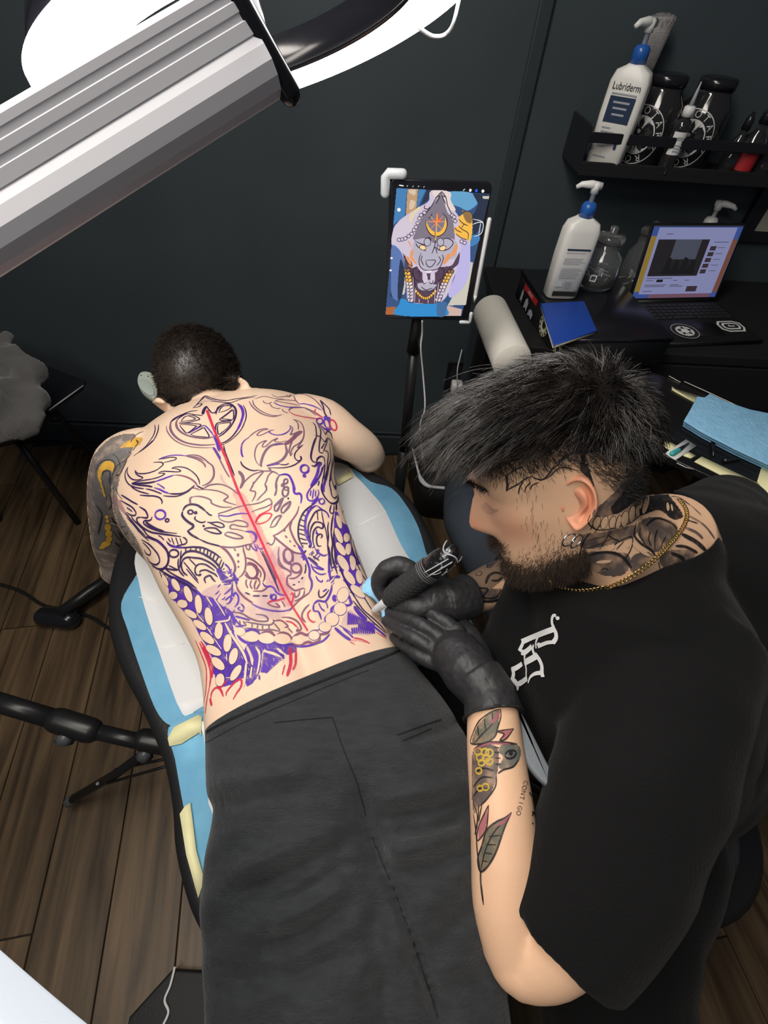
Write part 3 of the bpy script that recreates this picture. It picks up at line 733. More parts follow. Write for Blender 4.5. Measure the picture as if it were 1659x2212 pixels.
for cidx in range(820):
    r = hair_root(); front = max(0, min(1, (r[0] + .05) / .12)); top = max(0, min(1, (r[2] - .05) / .06))
    side = abs(r[1]) / .08
    ln = (.038 + .047 * front) * (0.75 + .5 * rnd.random()) * (.50 + .50 * top)
    ln *= .55 + .45 * min(1, np.linalg.norm(r - WH) / .05)
    sv = np.array([rnd.gauss(0, .06), rnd.gauss(0, .15), rnd.gauss(0, .07)])
    lift = (.18 + .75 * rnd.random() * front) * (.5 + .5 * top)
    base = strand(r, ln, sv, lift=lift, drop=.05 + .38 * rnd.random() * (1 - .6 * side))
    cs_ = rnd.random() * .5 + (.42 * front if rnd.random() < .38 else 0)  # lighter clumps towards the front: hair highlights put into the colour
    for q in range(rnd.randint(12, 18)):
        j = np.array([rnd.gauss(0, .0048) for _ in range(3)]); l2 = rnd.uniform(.82, 1.1); w2 = np.array([rnd.gauss(0, .0022) for _ in range(3)])
        P = []
        for k, b in enumerate(base):
            t = k / (len(base) - 1)
            P.append(H(*(base[0] + (b - base[0]) * l2 + j * (1 - .72 * t) + w2 * t)))
        S.append(P); SHD.append(max(0, min(1, cs_ + rnd.gauss(0, .16))))
for _ in range(16):                           # stray hairs
    r = hair_root()
    if r[0] < -.01: continue
    base = strand(r, rnd.uniform(.06, .11), np.array([rnd.gauss(0, .15), rnd.gauss(0, .3), rnd.gauss(0, .2)]), lift=rnd.uniform(.5, 1.0), drop=rnd.uniform(-.1, .5))
    S.append([H(*b) for b in base]); SHD.append(.7)
hair2 = obj('hair', strands_mesh('hair', S, .00048, .00016, shade=SHD), M_hair2, artist, label='dark tousled hair swept forward')
# scalp shell under the long hair
V, Fc = [], []
ns, nr = 40, 14
for i in range(nr + 1):
    z = .088 + (.1335 - .088) * i / nr; f, b, w = hring(z); c = (f + b) / 2; aa = (f - b) / 2
    for k in range(ns):
        a = 2 * math.pi * k / ns; x = c + (aa + .004) * math.cos(a); hz2 = z
        if math.cos(a) < -.3 and i == 0: hz2 = .070
        V.append(H(x, (w + .004) * math.sin(a), hz2 + .003 * i / nr))
for i in range(nr):
    for k in range(ns):
        k2 = (k + 1) % ns; Fc.append((i * ns + k, i * ns + k2, (i + 1) * ns + k2, (i + 1) * ns + k))
Fc.append(tuple(nr * ns + k for k in range(ns)))
setp(obj('undercoat', mesh('undercoat', V, Fc), M_hair2), hair2)
# short hair: faded sides, nape, sideburn, beard, brow, lashes
def short_strands(n, sampler, ln, flow, spread=.35):
    out = []; tries = 0
    while len(out) < n and tries < n * 30:
        tries += 1
        s = sampler()
        if s is None: continue
        p = np.array(s); c = np.array([0, 0, p[2]]); nn = p - c; nn /= max(1e-6, np.linalg.norm(nn))
        fl = np.array(flow) + np.array([rnd.gauss(0, spread) for _ in range(3)]); d = nn * .6 + fl; d /= np.linalg.norm(d)
        l = ln * rnd.uniform(.6, 1.4); q = p + d * l * .5; e = p + (d + np.array(flow) * .4) * l
        out.append([H(*p), H(*q), H(*e)])
    return out
def on_head(x, z, s=1):
    f, b, w = hring(z); c = (f + b) / 2; a = (f - b) / 2; u = (x - c) / a
    if abs(u) >= 1: return None
    return (x, s * w * (1 - abs(u) ** 2.25) ** (1 / 2.25) * (1 + .05 * g(z + .004, .02) * g(x - .055, .03)), z)
def s_fade():
    x = rnd.uniform(-.097, .07); z = rnd.uniform(-.03, .10)
    lim = .054 if x > -.03 else .050 - (-.03 - x) * 1.6
    if z < lim + rnd.gauss(0, .006): return None
    return on_head(x, z)
def s_burn():
    z = rnd.uniform(-.03, .05); x = .028 + rnd.gauss(0, .008); return on_head(x, z)
def s_beard():
    z = rnd.uniform(-.118, -.015); x = rnd.uniform(-.015, .088)
    edge = -.058 - .36 * x if x < .06 else -.070
    if z > edge + rnd.gauss(0, .004): return None
    return on_head(x, z, 1 if rnd.random() < .85 else -1)
def s_stub():
    z = rnd.uniform(-.085, -.02); x = rnd.uniform(.0, .06); e = -.040 - .36 * x
    if z > e + rnd.gauss(0, .010): return None
    return on_head(x, z)
def s_mous():
    z = rnd.gauss(-.051, .004); y = rnd.gauss(0, .018)
    return (face_x(y, z), y, z)
SB = short_strands(40, s_burn, .006, (.1, 0, -1), .2) + short_strands(900, s_stub, .0035, (.3, 0, -.8), .5)
SS = short_strands(5200, s_fade, .0055, (-.25, 0, -.5))
setp(obj('faded_sides', strands_mesh('faded_sides', SS, .00024, .0001), M_hair2, kind='stuff'), hair2)
M_beard = mat('brown_beard', (0.035, 0.022, 0.015), 0.45, nscale=80, col2=(0.075, 0.045, 0.028))
BS = short_strands(3800, s_beard, .0062, (.35, 0, -.75), .45) + short_strands(420, s_mous, .011, (.55, 0, -.7), .3)
def s_chin():
    z = rnd.uniform(-.122, -.085); a = rnd.uniform(-1.3, 1.3); f, b, w = hring(z); c = (f + b) / 2
    return (c + (f - c) * math.cos(a) + .004, w * math.sin(a), z)
BS += short_strands(1000, s_chin, .007, (.35, 0, -.8), .4)
beard = obj('beard', strands_mesh('beard', BS, .00034, .00012), M_beard, artist, label='short brown beard')
setp(obj('stubble', strands_mesh('stubble', SB, .00020, .00008), M_beard, kind='stuff'), beard)
def s_brow():
    t = rnd.random(); y = .012 + .040 * t; z = .038 + .004 * math.sin(t * 3) + rnd.gauss(0, .0018); return (face_x(y, z), y, z)
BR = short_strands(260, s_brow, .008, (-.5, .5, .1), .2)
LS = []
for k in range(13):
    t = k / 12; y = .018 + .028 * t; z_ = .009 - .003 * math.sin(t * 3); p = np.array([face_x(y, z_), y, z_])
    LS.append([H(*p), H(*(p + np.array([.005, .001, -.003]))), H(*(p + np.array([.009, .003, -.0035])))])
obj('eyebrow', strands_mesh('eyebrow', BR, .00035, .00012), M_hair2, artist, label='dark eyebrow', kind='stuff')
obj('eyelashes', strands_mesh('eyelashes', LS, .00025, .0001), M_hair2, artist, label='dark lowered eyelashes', kind='stuff')
# ------------------------------------------------------------ gloved hands
M_glove = mat('black_nitrile', (0.024, 0.024, 0.026), 0.5, spec=0.5, bump=0.4, bscale=80)
def finger_into(V, Fc, P, r):
    Q = catmull([tuple(p) for p in P], 4); R = np.interp(np.linspace(0, 1, len(Q)), np.linspace(0, 1, len(r)), r)
    tube_into(V, Fc, Q, list(R), 14, round_cap=True)
# left hand, flat on the waist of the lying person
V, Fc = [], []
def LZ(x, y, z): return PZ(x, y, z)
wr, mid = LZ(1062, 1528, .957), LZ(1015, 1462, .955)
tube_into(V, Fc, [LZ(1066, 1545, .957), LZ(1056, 1500, .957), LZ(1030, 1462, .955)], [.037, .034, .035], 22, round_cap=False)
tube_into(V, Fc, [LZ(1052, 1498, .955), LZ(1010, 1445, .948), LZ(978, 1408, .934), LZ(962, 1394, .930)], [.032, .036, .034, .026], 24, round_cap=True, up=(0, 0, 1), rb=None)
finger_into(V, Fc, [LZ(990, 1364, .945), LZ(940, 1330, .944), LZ(902, 1312, .930), LZ(878, 1306, .914)], [.0115, .0100, .0090, .0078])
finger_into(V, Fc, [LZ(965, 1384, .942), LZ(912, 1351, .942), LZ(868, 1332, .926), LZ(840, 1322, .906)], [.0115, .0102, .0092, .0078])
finger_into(V, Fc, [LZ(948, 1408, .935), LZ(895, 1379, .934), LZ(858, 1358, .918), LZ(833, 1341, .900)], [.0115, .0102, .0092, .0078])
finger_into(V, Fc, [LZ(940, 1434, .926), LZ(900, 1414, .922), LZ(872, 1395, .908), LZ(850, 1377, .896)], [.0108, .0096, .0086, .0074])
finger_into(V, Fc, [LZ(1045, 1440, .945), LZ(1030, 1392, .935), LZ(1000, 1352, .92), LZ(965, 1336, .905)], [.015, .0135, .012, .010])
gm = fused('glove', V, Fc, .0022, 3, .5)
bm = bmesh.new(); bm.from_mesh(gm)
for v in bm.verts:
    n = noise.noise(v.co * 55) * .0012 + noise.noise(Vector((v.co.x * 160, v.co.y * 160, v.co.z * 60))) * .0006
    v.co += v.normal * n
bm.to_mesh(gm); bm.free()
glove_l = obj('glove', gm, M_glove, artist, label='black glove flat on the waist')
BV_glove = BVHTree.FromObject(glove_l, bpy.context.evaluated_depsgraph_get())
V, Fc = [], []
Q = [LZ(1062, 1536, .957) + d for d in (Vector((0, 0, 0)),)]
_cw = (LZ(1066, 1545, .957) - LZ(1056, 1500, .957)).normalized(); _P, _T, _F = frames([LZ(1056, 1500, .957), LZ(1066, 1545, .957)])
ringp = [LZ(1066, 1545, .957) + _F[1][0] * (.0375 * math.cos(t)) + _F[1][1] * (.0375 * math.sin(t)) for t in np.linspace(0, 2 * math.pi, 33)]
tube('cuff_bead', ringp, .0013, M_glove, glove_l, 8)
# right hand closed around the machine
TIP, GR0, GR1, MEND = PZ(803, 1322, .886), PZ(836, 1299, .918), PZ(928, 1230, .988), PZ(974, 1194, 1.022)
V, Fc = [], []
tube_into(V, Fc, [PZ(1014, 1287, .928), PZ(990, 1295, .932), PZ(965, 1300, .932)], [.035, .033, .034], 22, round_cap=False)
tube_into(V, Fc, [PZ(985, 1298, .93), PZ(945, 1300, .928), PZ(908, 1290, .915), PZ(884, 1275, .908)], [.033, .037, .033, .024], 24, round_cap=True)
# index finger arching over the grip
finger_into(V, Fc, [PZ(905, 1250, .935), PZ(868, 1224, .945), PZ(833, 1232, .938), PZ(818, 1262, .918), PZ(828, 1290, .905)], [.017, .0165, .0150, .0132, .0105])
# middle finger below it, on the far side of the grip
finger_into(V, Fc, [PZ(900, 1262, .915), PZ(855, 1248, .915), PZ(828, 1268, .90), PZ(836, 1298, .885)], [.016, .015, .013, .011])
# thumb along the near side
finger_into(V, Fc, [PZ(955, 1304, .930), PZ(925, 1312, .938), PZ(892, 1312, .936), PZ(862, 1310, .920)], [.020, .0175, .0155, .0115])
finger_into(V, Fc, [PZ(930, 1312, .915), PZ(900, 1326, .905), PZ(876, 1330, .893)], [.018, .015, .012])
finger_into(V, Fc, [PZ(945, 1318, .91), PZ(920, 1332, .90), PZ(900, 1338, .892)], [.017, .014, .012])
gm2 = fused('glove', V, Fc, .0022, 3, .5)
bm = bmesh.new(); bm.from_mesh(gm2)
for v in bm.verts: v.co += v.normal * (noise.noise(v.co * 60) * .0012 + noise.noise(v.co * 150) * .0005)
bm.to_mesh(gm2); bm.free()
glove_r = obj('glove', gm2, M_glove, artist, label='black glove gripping the tattoo machine')
# tattoo machine: cartridge, wrapped grip, body in cling film
M_wrap = mat('black_grip_wrap', (0.028, 0.028, 0.030), 0.7, bump=0.4, bscale=400)
M_film = mat('black_film', (0.010, 0.010, 0.011), 0.08, spec=0.8, bump=0.9, bscale=90, coat=0.8)
M_clear = mat('clear_plastic', (0.86, 0.86, 0.85), 0.2, trans=0.35)
mach = thing('tattoo_machine', 'tattoo machine with black textured grip and film-wrapped body in the gloved hand', 'tattoo machine', GR0)
dv = (GR1 - GR0)
tube('grip', [GR0 + dv * t for t in np.linspace(0.0, 1, 12)], [.0105, .0150, .0172, .0180, .0182, .0182, .0182, .0180, .0178, .0176, .0172, .016], M_wrap, mach, 28)
gp = mach.children[0]
ux = dv.normalized().orthogonal().normalized(); uy = dv.normalized().cross(ux)
for hand in (1, -1):                               # crossed ridges of the wrap
    for s in range(8):
        P = []
        for t in np.linspace(.06, .96, 40):
            r = float(np.interp(t, np.linspace(0, 1, 12), [.0105, .0150, .0172, .0180, .0182, .0182, .0182, .0180, .0178, .0176, .0172, .016])) + .0002
            a = hand * t * 9.0 + s * math.pi / 4; P.append(GR0 + dv * t + ux * (r * math.cos(a)) + uy * (r * math.sin(a)))
        tube('wrap_ridge', P, .0006, M_wrap, gp, 5)
for t in (.90, .94, .98, 1.02): 
    c = GR0 + dv * t; tube('rubber_band', [c + ux * (.0185 * math.cos(a)) + uy * (.0185 * math.sin(a)) for a in np.linspace(0, 2 * math.pi, 25)], .0010, mat('grey_rubber', (.12, .12, .125), .5), mach, 6)
db = MEND - GR1
tube('body', [GR1 + db * t for t in np.linspace(-.1, 1, 8)], [.0165, .0172, .0178, .0178, .0176, .0172, .016, .013], M_film, mach, 24, round_cap=True)
mb = mach.children[-1]; rr = random.Random(2)
M_filmhi = mat('film_fold_glint', (.75, .77, .82), .12, trans=.3)
for k in range(13):                                # folds of the film, their shine painted in as pale strips
    a = rr.uniform(0, 6.28); t0 = rr.uniform(-.05, .7); P = []
    for t in np.linspace(t0, t0 + rr.uniform(.15, .5), 7):
        a += rr.gauss(0, .10); P.append(GR1 + db * min(t, 1.08) + ux * (.0180 * math.cos(a)) + uy * (.0180 * math.sin(a)))
    tube('film_fold_glint', P, .00055, M_filmhi, mb, 5)
# the long fold painted bright as a highlight, seen from above and the crumpled film at the end
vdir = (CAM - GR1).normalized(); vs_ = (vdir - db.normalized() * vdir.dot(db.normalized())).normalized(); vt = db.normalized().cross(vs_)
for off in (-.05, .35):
    tube('film_fold_glint', [GR1 + db * t + (vs_ * math.cos(off + .3 * t) + vt * math.sin(off + .3 * t)) * .0182 for t in np.linspace(0, 1.0, 9)], .0009, M_filmhi, mb, 6)
tube('film_fold_glint', [MEND + (vs_ * math.cos(a) + vt * math.sin(a)) * .0165 + db.normalized() * (.004 + .004 * math.sin(3 * a)) for a in np.linspace(-1.5, 2.2, 14)], .0010, M_filmhi, mb, 6)
dt = TIP - GR0
tube('cartridge', [GR0 + dt * t for t in (0, .25, .55, .8, .95)], [.0075, .0070, .0060, .0050, .0030], M_clear, mach, 16)
tube('needle', [GR0 + dt * .9, TIP], .0008, mat('steel', (.6, .6, .6), .25, metal=1), mach, 8)
# torn blue paper towel pieces by the hands
def crumple(name, pts, z, matl, label, cat, amp=.004, seed=0, lift=.006):
    P = catmull([(x, y, 0) for x, y in pts], 4, True); c = np.mean([p[:2] for p in P], axis=0); V, Fc = [], []
    rings = 6
    for j in range(rings + 1):
        s = max(.02, j / rings)
        for p in P:
            x, y = c[0] + (p[0] - c[0]) * s, c[1] + (p[1] - c[1]) * s
            q = PZ(x, y, z); n = noise.noise(Vector((x * .09 + seed, y * .09, seed)))
            q.z += lift * (1 - s * s) + amp * n; V.append(q)
    n = len(P)
    for j in range(rings):
        for k in range(n):
            k2 = (k + 1) % n; Fc.append((j * n + k, j * n + k2, (j + 1) * n + k2, (j + 1) * n + k))
    Fc.append(tuple(range(n)))
    o = obj(name, mesh(name, V, Fc), matl, label=label, cat=cat)
    m = o.modifiers.new('t', 'SOLIDIFY'); m.thickness = .0008; return o
M_towel = mat('blue_paper', (0.30, 0.60, 0.86), 0.85, bump=0.6, bscale=120, nscale=60, col2=(.24, .52, .78))
crumple('paper_towel', [(782, 1278), (792, 1252), (812, 1246), (832, 1256), (836, 1285), (826, 1308), (802, 1290)], .888, M_towel, 'torn blue paper towel scrap left of the gloved index finger', 'paper towel', .006, 1)
crumple('paper_towel', [(824, 1326), (838, 1314), (856, 1316), (860, 1328), (848, 1336), (832, 1338)], .905, M_towel, 'small folded blue paper towel between the two gloved hands', 'paper towel', .005, 4)
crumple('paper_towel', [(862, 1322), (874, 1318), (890, 1322), (884, 1334), (870, 1332)], .902, M_padw, 'white paper scrap tucked under the gripping glove', 'paper towel', .004, 6)
# ------------------------------------------------------------ necklace and ear hoops of the tattooing person
M_gold = mat('gold', (0.78, 0.55, 0.20), 0.22, metal=1.0)
M_silver = mat('silver', (0.75, 0.73, 0.70), 0.18, metal=1.0)
def surf2(px, py):
    d = ray(px, py).normalized(); best = None
    for bv in (BV_art, BV_shirt):
        h = bv.ray_cast(CAM, d)
        if h[0] is not None and (best is None or h[3] < best[2]): best = (h[0], h[1], h[3])
    return best
NK = catmull([(1183, 1244, 0), (1196, 1262, 0), (1238, 1277, 0), (1290, 1275, 0), (1345, 1252, 0), (1400, 1216, 0), (1446, 1172, 0), (1476, 1132, 0), (1480, 1104, 0), (1464, 1080, 0)], 30)
path = []
for q in NK:
    h = surf2(q[0], q[1])
    if h: path.append(h[0] + h[1] * .0022)
for _ in range(30): path = [path[0]] + [(path[i - 1] + path[i] * 2 + path[i + 1]) / 4 for i in range(1, len(path) - 1)] + [path[-1]]
neck = obj('necklace', None, None, artist, label='gold curb chain necklace'); neck.empty_display_size = .02
V, Fc = [], []
tube_into(V, Fc, [Vector((.0034 * math.cos(a), .0023 * math.sin(a), 0)) for a in np.linspace(0, 2 * math.pi, 11)], .0007, 5, up=(0, 0, 1), cap=False)
lm = mesh('chain_link', V, Fc); lm.materials.append(M_gold); lm.polygons.foreach_set('use_smooth', [True] * len(lm.polygons))
acc, last, k = 0.0, path[0], 0
P_, T_, F_ = frames(path)
for i in range(1, len(path)):
    acc += (path[i] - path[i - 1]).length
    if acc >= .0044:
        acc = 0; k += 1; vd = (CAM - path[i]).normalized(); t = T_[i]; n = (vd - t * vd.dot(t)).normalized()
        n = (n * math.cos(.55) + t.cross(n) * math.sin(.55)).normalized(); b = n.cross(t)
        o = bpy.data.objects.new('chain_link', lm); COL.objects.link(o); m = Matrix((t, b, n)).transposed().to_4x4(); m.translation = path[i]; o.matrix_world = m; o.parent = neck
def hoop(name, c, r, a, b, label):
    tube(name, [c + a * (r * math.cos(t)) + b * (r * math.sin(t)) for t in np.linspace(0, 2 * math.pi, 33)], .0011, M_silver, artist, 8, label=label)
lobe = PD(1233, 1152, .495)
vd = (CAM - lobe).normalized(); a_ = camr = Vector(M3[:, 0]); up_ = -Vector(M3[:, 1])
hoop('ear_hoop', lobe + camr * -.002 - up_ * .007, .0085, (camr * .75 + up_ * .66).normalized(), (vd * .75 + (up_ * .75 - camr * .66) * .6).normalized(), 'silver ear hoop'); hoop('ear_hoop', lobe + camr * .006 - up_ * .0085, .0085, (camr * .65 + up_ * .75).normalized(), (vd * .8 + (up_ * .65 - camr * .75) * .5).normalized(), 'dark-edged silver ear hoop')
# ------------------------------------------------------------ ring lamp on its silver arm
M_alu = mat('brushed_aluminium', (0.62, 0.63, 0.66), 0.38, metal=0.85, bump=0.03, bscale=200)
M_arm = mat('silver_paint', (0.74, 0.74, 0.79), 0.55, metal=0.15, spec=.5)
M_glow = mat("lamp_diffuser", (0.95, 0.95, 0.95), 0.4, emit=(1.0, 0.975, 0.95), estr=13.5)
M_blackgloss = mat('black_gloss_plastic', (0.012, 0.012, 0.016), 0.18, spec=0.6)
M_white = mat('white_plastic', (0.78, 0.78, 0.77), 0.4)
LD = 0.40
lc = PD(576, 81, LD)
lamp = thing('ring_lamp', 'bright white ring lamp on a wide silver arm above the bare back', 'lamp', lc)
camx = Vector(M3[:, 0]); camy = Vector(M3[:, 1]); camz = Vector(M3[:, 2])
vw = (lc - CAM).normalized()
e1 = (camx * math.cos(-.3155) + camy * math.sin(-.3155)); e1 = (e1 - vw * e1.dot(vw)).normalized()
dn = vw.cross(e1); dn = dn if dn.dot(camy) > 0 else -dn
e2 = (dn * math.cos(1.33) + vw * math.sin(1.33)).normalized(); en = e1.cross(e2)
if en.dot(vw) > 0: en = -en                          # the lit side
RO, RI, HH = 0.194, 0.136, 0.034
def ring_profile(name, prof, matl, nn=120, **kw):
    """a closed ring swept round the lamp axis: prof = (radius, height towards the lit side)"""
    V, Fc = [], []; m_ = len(prof)
    for i in range(nn):
        t = 2 * math.pi * i / nn; r_ = e1 * math.cos(t) + e2 * math.sin(t)
        for (r, h) in prof: V.append(lc + r_ * r + en * h)
    for i in range(nn):
        for k in range(m_):
            i2, k2 = (i + 1) % nn, (k + 1) % m_; Fc.append((i * m_ + k, i2 * m_ + k, i2 * m_ + k2, i * m_ + k2))
    me = mesh(name, V, Fc); bm = bmesh.new(); bm.from_mesh(me); bmesh.ops.recalc_face_normals(bm, faces=bm.faces); bm.to_mesh(me); bm.free()
    return obj(name, me, matl, lamp, **kw)
ring_profile('light_ring', [(RO, -.004), (RO, .001), (RO - .004, .004), (RI + .006, .004), (RI + .003, .001), (RI + .003, -.004)], M_glow, label='glowing white ring')
ring_profile('housing', [(RO - .003, -.0045), (RI + .004, -.0045), (RI + .001, -.002), (RI, -.006), (RI + .002, -HH), (RO - .02, -HH)], M_blackgloss, label='black inner housing')
# arm: an extruded profile with ridges, a black end cap
A0, A1 = PD(-150, 520, .235), PD(556, 88, .262)
ax = (A1 - A0).normalized(); vm = ((A0 + A1) / 2 - CAM).normalized(); wd = vm.cross(ax).normalized()
wd = wd if wd.dot(camy) > 0 else -wd
th = ax.cross(wd); th = th if th.dot(vm) < 0 else -th
prof = [(-.027, -.008), (-.027, .002), (-.0245, .0045), (-.021, .0047), (-.0205, .0043), (-.0175, .0043), (-.017, .0050), (-.013, .0051), (-.0125, .0046), (-.0095, .0046), (-.009, .0054), (-.003, .0056),
        (-.0025, .0050), (.002, .0075), (.009, .0095), (.016, .0085), (.022, .005), (.0255, .001), (.0265, -.003), (.0265, -.008)]
V, Fc = [], []
for p in (A0, A1):
    for (s, h) in prof: V.append(p + wd * s + th * h)
n = len(prof)
for k in range(n): Fc.append((k, (k + 1) % n, n + (k + 1) % n, n + k))
Fc.append(tuple(range(n))); Fc.append(tuple(reversed(range(n, 2 * n))))
obj('arm', mesh('arm', V, Fc), M_arm, lamp, smooth=False, label='wide silver arm with ridges')
tube('end_cap', [A1 - wd * .033 + ax * -.004, A1 + wd * .026 + ax * .006], .0068, M_blackgloss, lamp, 18, round_cap=True)
tube('hanger', [A1 + wd * .02 - th * .01, lc - e2 * .12 - en * HH], .006, M_blackgloss, lamp, 12)
tube('cable', [lc + e1 * .185 - en * .02, PD(985, 30, .40), PD(965, 72, .42), PD(935, 78, .42), PD(905, 60, .41)], .0016, M_white, lamp, 8, n=6)
# second lamp head at the lower left corner
lamp2 = thing('lamp_head', 'white lit lamp head at the lower left corner of the picture', 'lamp', PD(60, 2200, .26))
M_glow2 = mat('lamp_panel', (0.45, 0.47, 0.50), 0.4, emit=(0.82, 0.90, 1.0), estr=0.52)
ol2 = [PD(p[0], p[1], .30) for p in catmull([(-60, 1992, 0), (0, 2040, 0), (60, 2092, 0), (130, 2152, 0), (205, 2214, 0), (300, 2290, 0), (120, 2480, 0), (-150, 2420, 0), (-200, 2120, 0)], 5, True)]
slab('shell', ol2, .03, M_glow2, lamp2, bev=.004, up=camz)
# ------------------------------------------------------------ left side: tripod, jacket on chair, cables
M_knob = mat('grey_knob', (0.08, 0.085, 0.095), 0.35)
tri = thing('light_stand', 'black tripod light stand leaning across the floor left of the table', 'light stand', PZ(330, 1580, 0.10))
def on(x, y, z): return PZ(x, y, z)
tube('pole', [on(-60, 1500, .50), on(130, 1557, .45)], .020, M_blackmetal, tri, 16)
tube('collar', [on(125, 1556, .452), on(195, 1578, .436)], .026, M_blackmetal, tri, 16, round_cap=True)
tube('inner_pole', [on(190, 1576, .437), on(345, 1612, .40)], .0165, M_blackmetal, tri, 16)
tube('clamp', [on(310, 1598, .408), on(375, 1610, .395)], .024, M_blackmetal, tri, 14, round_cap=True)
k1 = tube('knob', [on(145, 1580, .445), on(140, 1600, .43)], [.012, .021], M_knob, tri, 8); 
k2 = tube('knob', [on(318, 1618, .40), on(312, 1634, .385)], [.010, .019], M_knob, tri, 8)
tube('leg', [on(365, 1590, .39), on(250, 1672, .22), on(155, 1728, .06)], .0115, M_blackmetal, tri, 10)
tube('leg', [on(360, 1600, .39), on(380, 1660, .30), on(450, 1760, .10)], .0115, M_blackmetal, tri, 10)
tube('leg', [on(325, 1590, .40), on(352, 1560, .42), on(420, 1500, .38)], .0115, M_blackmetal, tri, 10)
tube('brace', [on(250, 1662, .24), on(380, 1635, .33)], .0035, M_blackmetal, tri, 8)
tube('brace', [on(232, 1692, .20), on(385, 1648, .33)], .0035, M_blackmetal, tri, 8)
tube('foot', [on(158, 1726, .062), on(150, 1732, .05)], .014, M_knob, tri, 10, round_cap=True)
lathe('rivet', [(0, .004), (.004, .002), (.004, 0)], mat('steel_dot', (.7, .7, .65), .3, metal=.6), tri, 12, loc=tuple(on(214, 1694, .20) + Vector((0, 0, .008))))
# caster foot of the table and cable on the floor, upper left
fo = thing('caster_arm', 'dark caster arm on the floor left of the table', 'caster', on(150, 1330, .05))
tube('arm', [on(265, 1230, .08), on(190, 1280, .08), on(130, 1325, .075)], .020, M_blackmetal, fo, 12)
V, Fc = [], []
tube_into(V, Fc, [on(98, 1332, .035), on(150, 1338, .035)], .034, 18, round_cap=True); obj('wheel', mesh('wheel', V, Fc), M_blackgloss, fo)
tube('cable', [on(-30, 1255, .012), on(40, 1275, .012), on(95, 1308, .012), on(150, 1318, .012), on(200, 1335, .012), on(240, 1360, .012), on(330, 1400, .012)], .0055, M_blackmetal, None, 8, n=6, label='black cable lying on the floor left of the table', cat='cable')
# black foot mat with thin white cord at the bottom edge
mt = thing('floor_pad', 'black pad on the floor at the bottom edge left of the trousers', 'pad', on(380, 2170, .02))
slab('pad', [on(x, y, .030) for x, y in ((372, 2094), (440, 2098), (560, 2300), (250, 2330), (278, 2198))], .026, mat('black_rubber', (.012, .012, .014), .6, bump=.2, bscale=200), mt, bev=.006)
tube('white_cord', [on(378, 2088, .034), on(368, 2128, .034), on(356, 2160, .034), on(364, 2186, .034), on(352, 2215, .034)], .0028, M_white, None, 8, n=8, label='thin white cord lying over the black floor pad', cat='cord')
# grey jacket over a chair at the left edge
ch = thing('chair', 'dark chair at the left edge under the grey jacket', 'chair', (on(20, 860, .5).x, on(20, 860, .5).y, 0))
cx, cy = ch.location.x, ch.location.y
lathe('seat', [(.0, .0), (.2, .0), (.21, .02), (.2, .05), (0, .055)], M_leather, ch, 28, loc=(cx - .08, cy, .43))
for (dx, dy) in ((-.13, -.13), (.13, -.13), (-.13, .13), (.13, .13)): tube('leg', [Vector((cx - .08 + dx * .8, cy + dy * .8, .43)), Vector((cx - .08 + dx * 1.2, cy + dy * 1.2, .005))], .012, M_blackmetal, ch, 10)
M_jacket = mat('grey_fleece', (0.115, 0.112, 0.108), 0.95, sheen=.4, bump=0.5, bscale=180, nscale=12, namt=.25)
V, Fc = [], []
jx = [(-60, 720, .72), (30, 760, .74), (80, 800, .73), (70, 870, .72), (30, 930, .70), (-60, 950, .68)]
for (x, y, z, r) in ((-70, 760, .66, .10), (10, 790, .66, .085), (55, 805, .655, .065), (72, 860, .63, .055), (40, 905, .61, .07), (-30, 880, .63, .12), (-90, 900, .6, .14), (0, 935, .58, .06), (-50, 965, .55, .07), (20, 735, .68, .035)):
    ellipsoid_into(V, Fc, on(x, y, z), (Vector((r, 0, 0)), Vector((0, r, 0)), Vector((0, 0, r * .8))), 24, 16)
jm = fused('jacket', V, Fc, .008, 8)
bm = bmesh.new(); bm.from_mesh(jm)
for v in bm.verts:
    p = v.co; n = abs(noise.noise(Vector((p.x * 9 + p.y * 4, p.y * 9, p.z * 7)))) ** .7 * -.035 + noise.noise(p * 25) * .006
    v.co += v.normal * n
bm.to_mesh(jm); bm.free()
obj('jacket', jm, M_jacket, None, label='grey fleece jacket heaped at the left edge', cat='jacket')
fp = thing('flat_case', 'thin black flat case with a pale edge beside the grey jacket', 'case', on(140, 850, .50))
slab('panel', [on(x, y, .52) for x, y in ((105, 790), (184, 822), (178, 836), (108, 886), (80, 880))], .012, M_blackgloss, fp, bev=.003)
tube('edge_strip', [on(180, 833, .5225), on(106, 886, .5225)], .0022, mat('pale_edge', (.55, .55, .55), .4), fp, 8)
# white oval pad by the head
op = thing('oval_pad', 'pale grey-green oval pad with two small dots beside the head of the lying person', 'pad', PZ(318, 830, .90))
M_sage = mat('sage_plastic', (0.42, 0.46, 0.40), 0.5); M_sage2 = mat('sage_mesh', (0.36, 0.41, 0.38), 0.8, bump=.3, bscale=500)
o1 = [PZ(p[0], p[1], .905) for p in catmull([(296, 822, 0), (300, 806, 0), (312, 801, 0), (328, 805, 0), (338, 822, 0), (340, 845, 0), (332, 857, 0), (318, 853, 0), (303, 840, 0)], 5, True)]
slab('shell', o1, .016, M_sage, op, bev=.004)
slab('face', [PZ(p[0], p[1], .9075) for p in catmull([(297, 824, 0), (306, 817, 0), (322, 824, 0), (333, 842, 0), (331, 853, 0), (320, 852, 0), (305, 840, 0)], 5, True)], .003, M_sage2, op, bev=.001)
for q in ((305, 811), (320, 813)): lathe('dot', [(0, .001), (.0016, .0006), (.0016, 0)], M_blackmetal, op, 10, loc=tuple(PZ(q[0], q[1], .9055)))
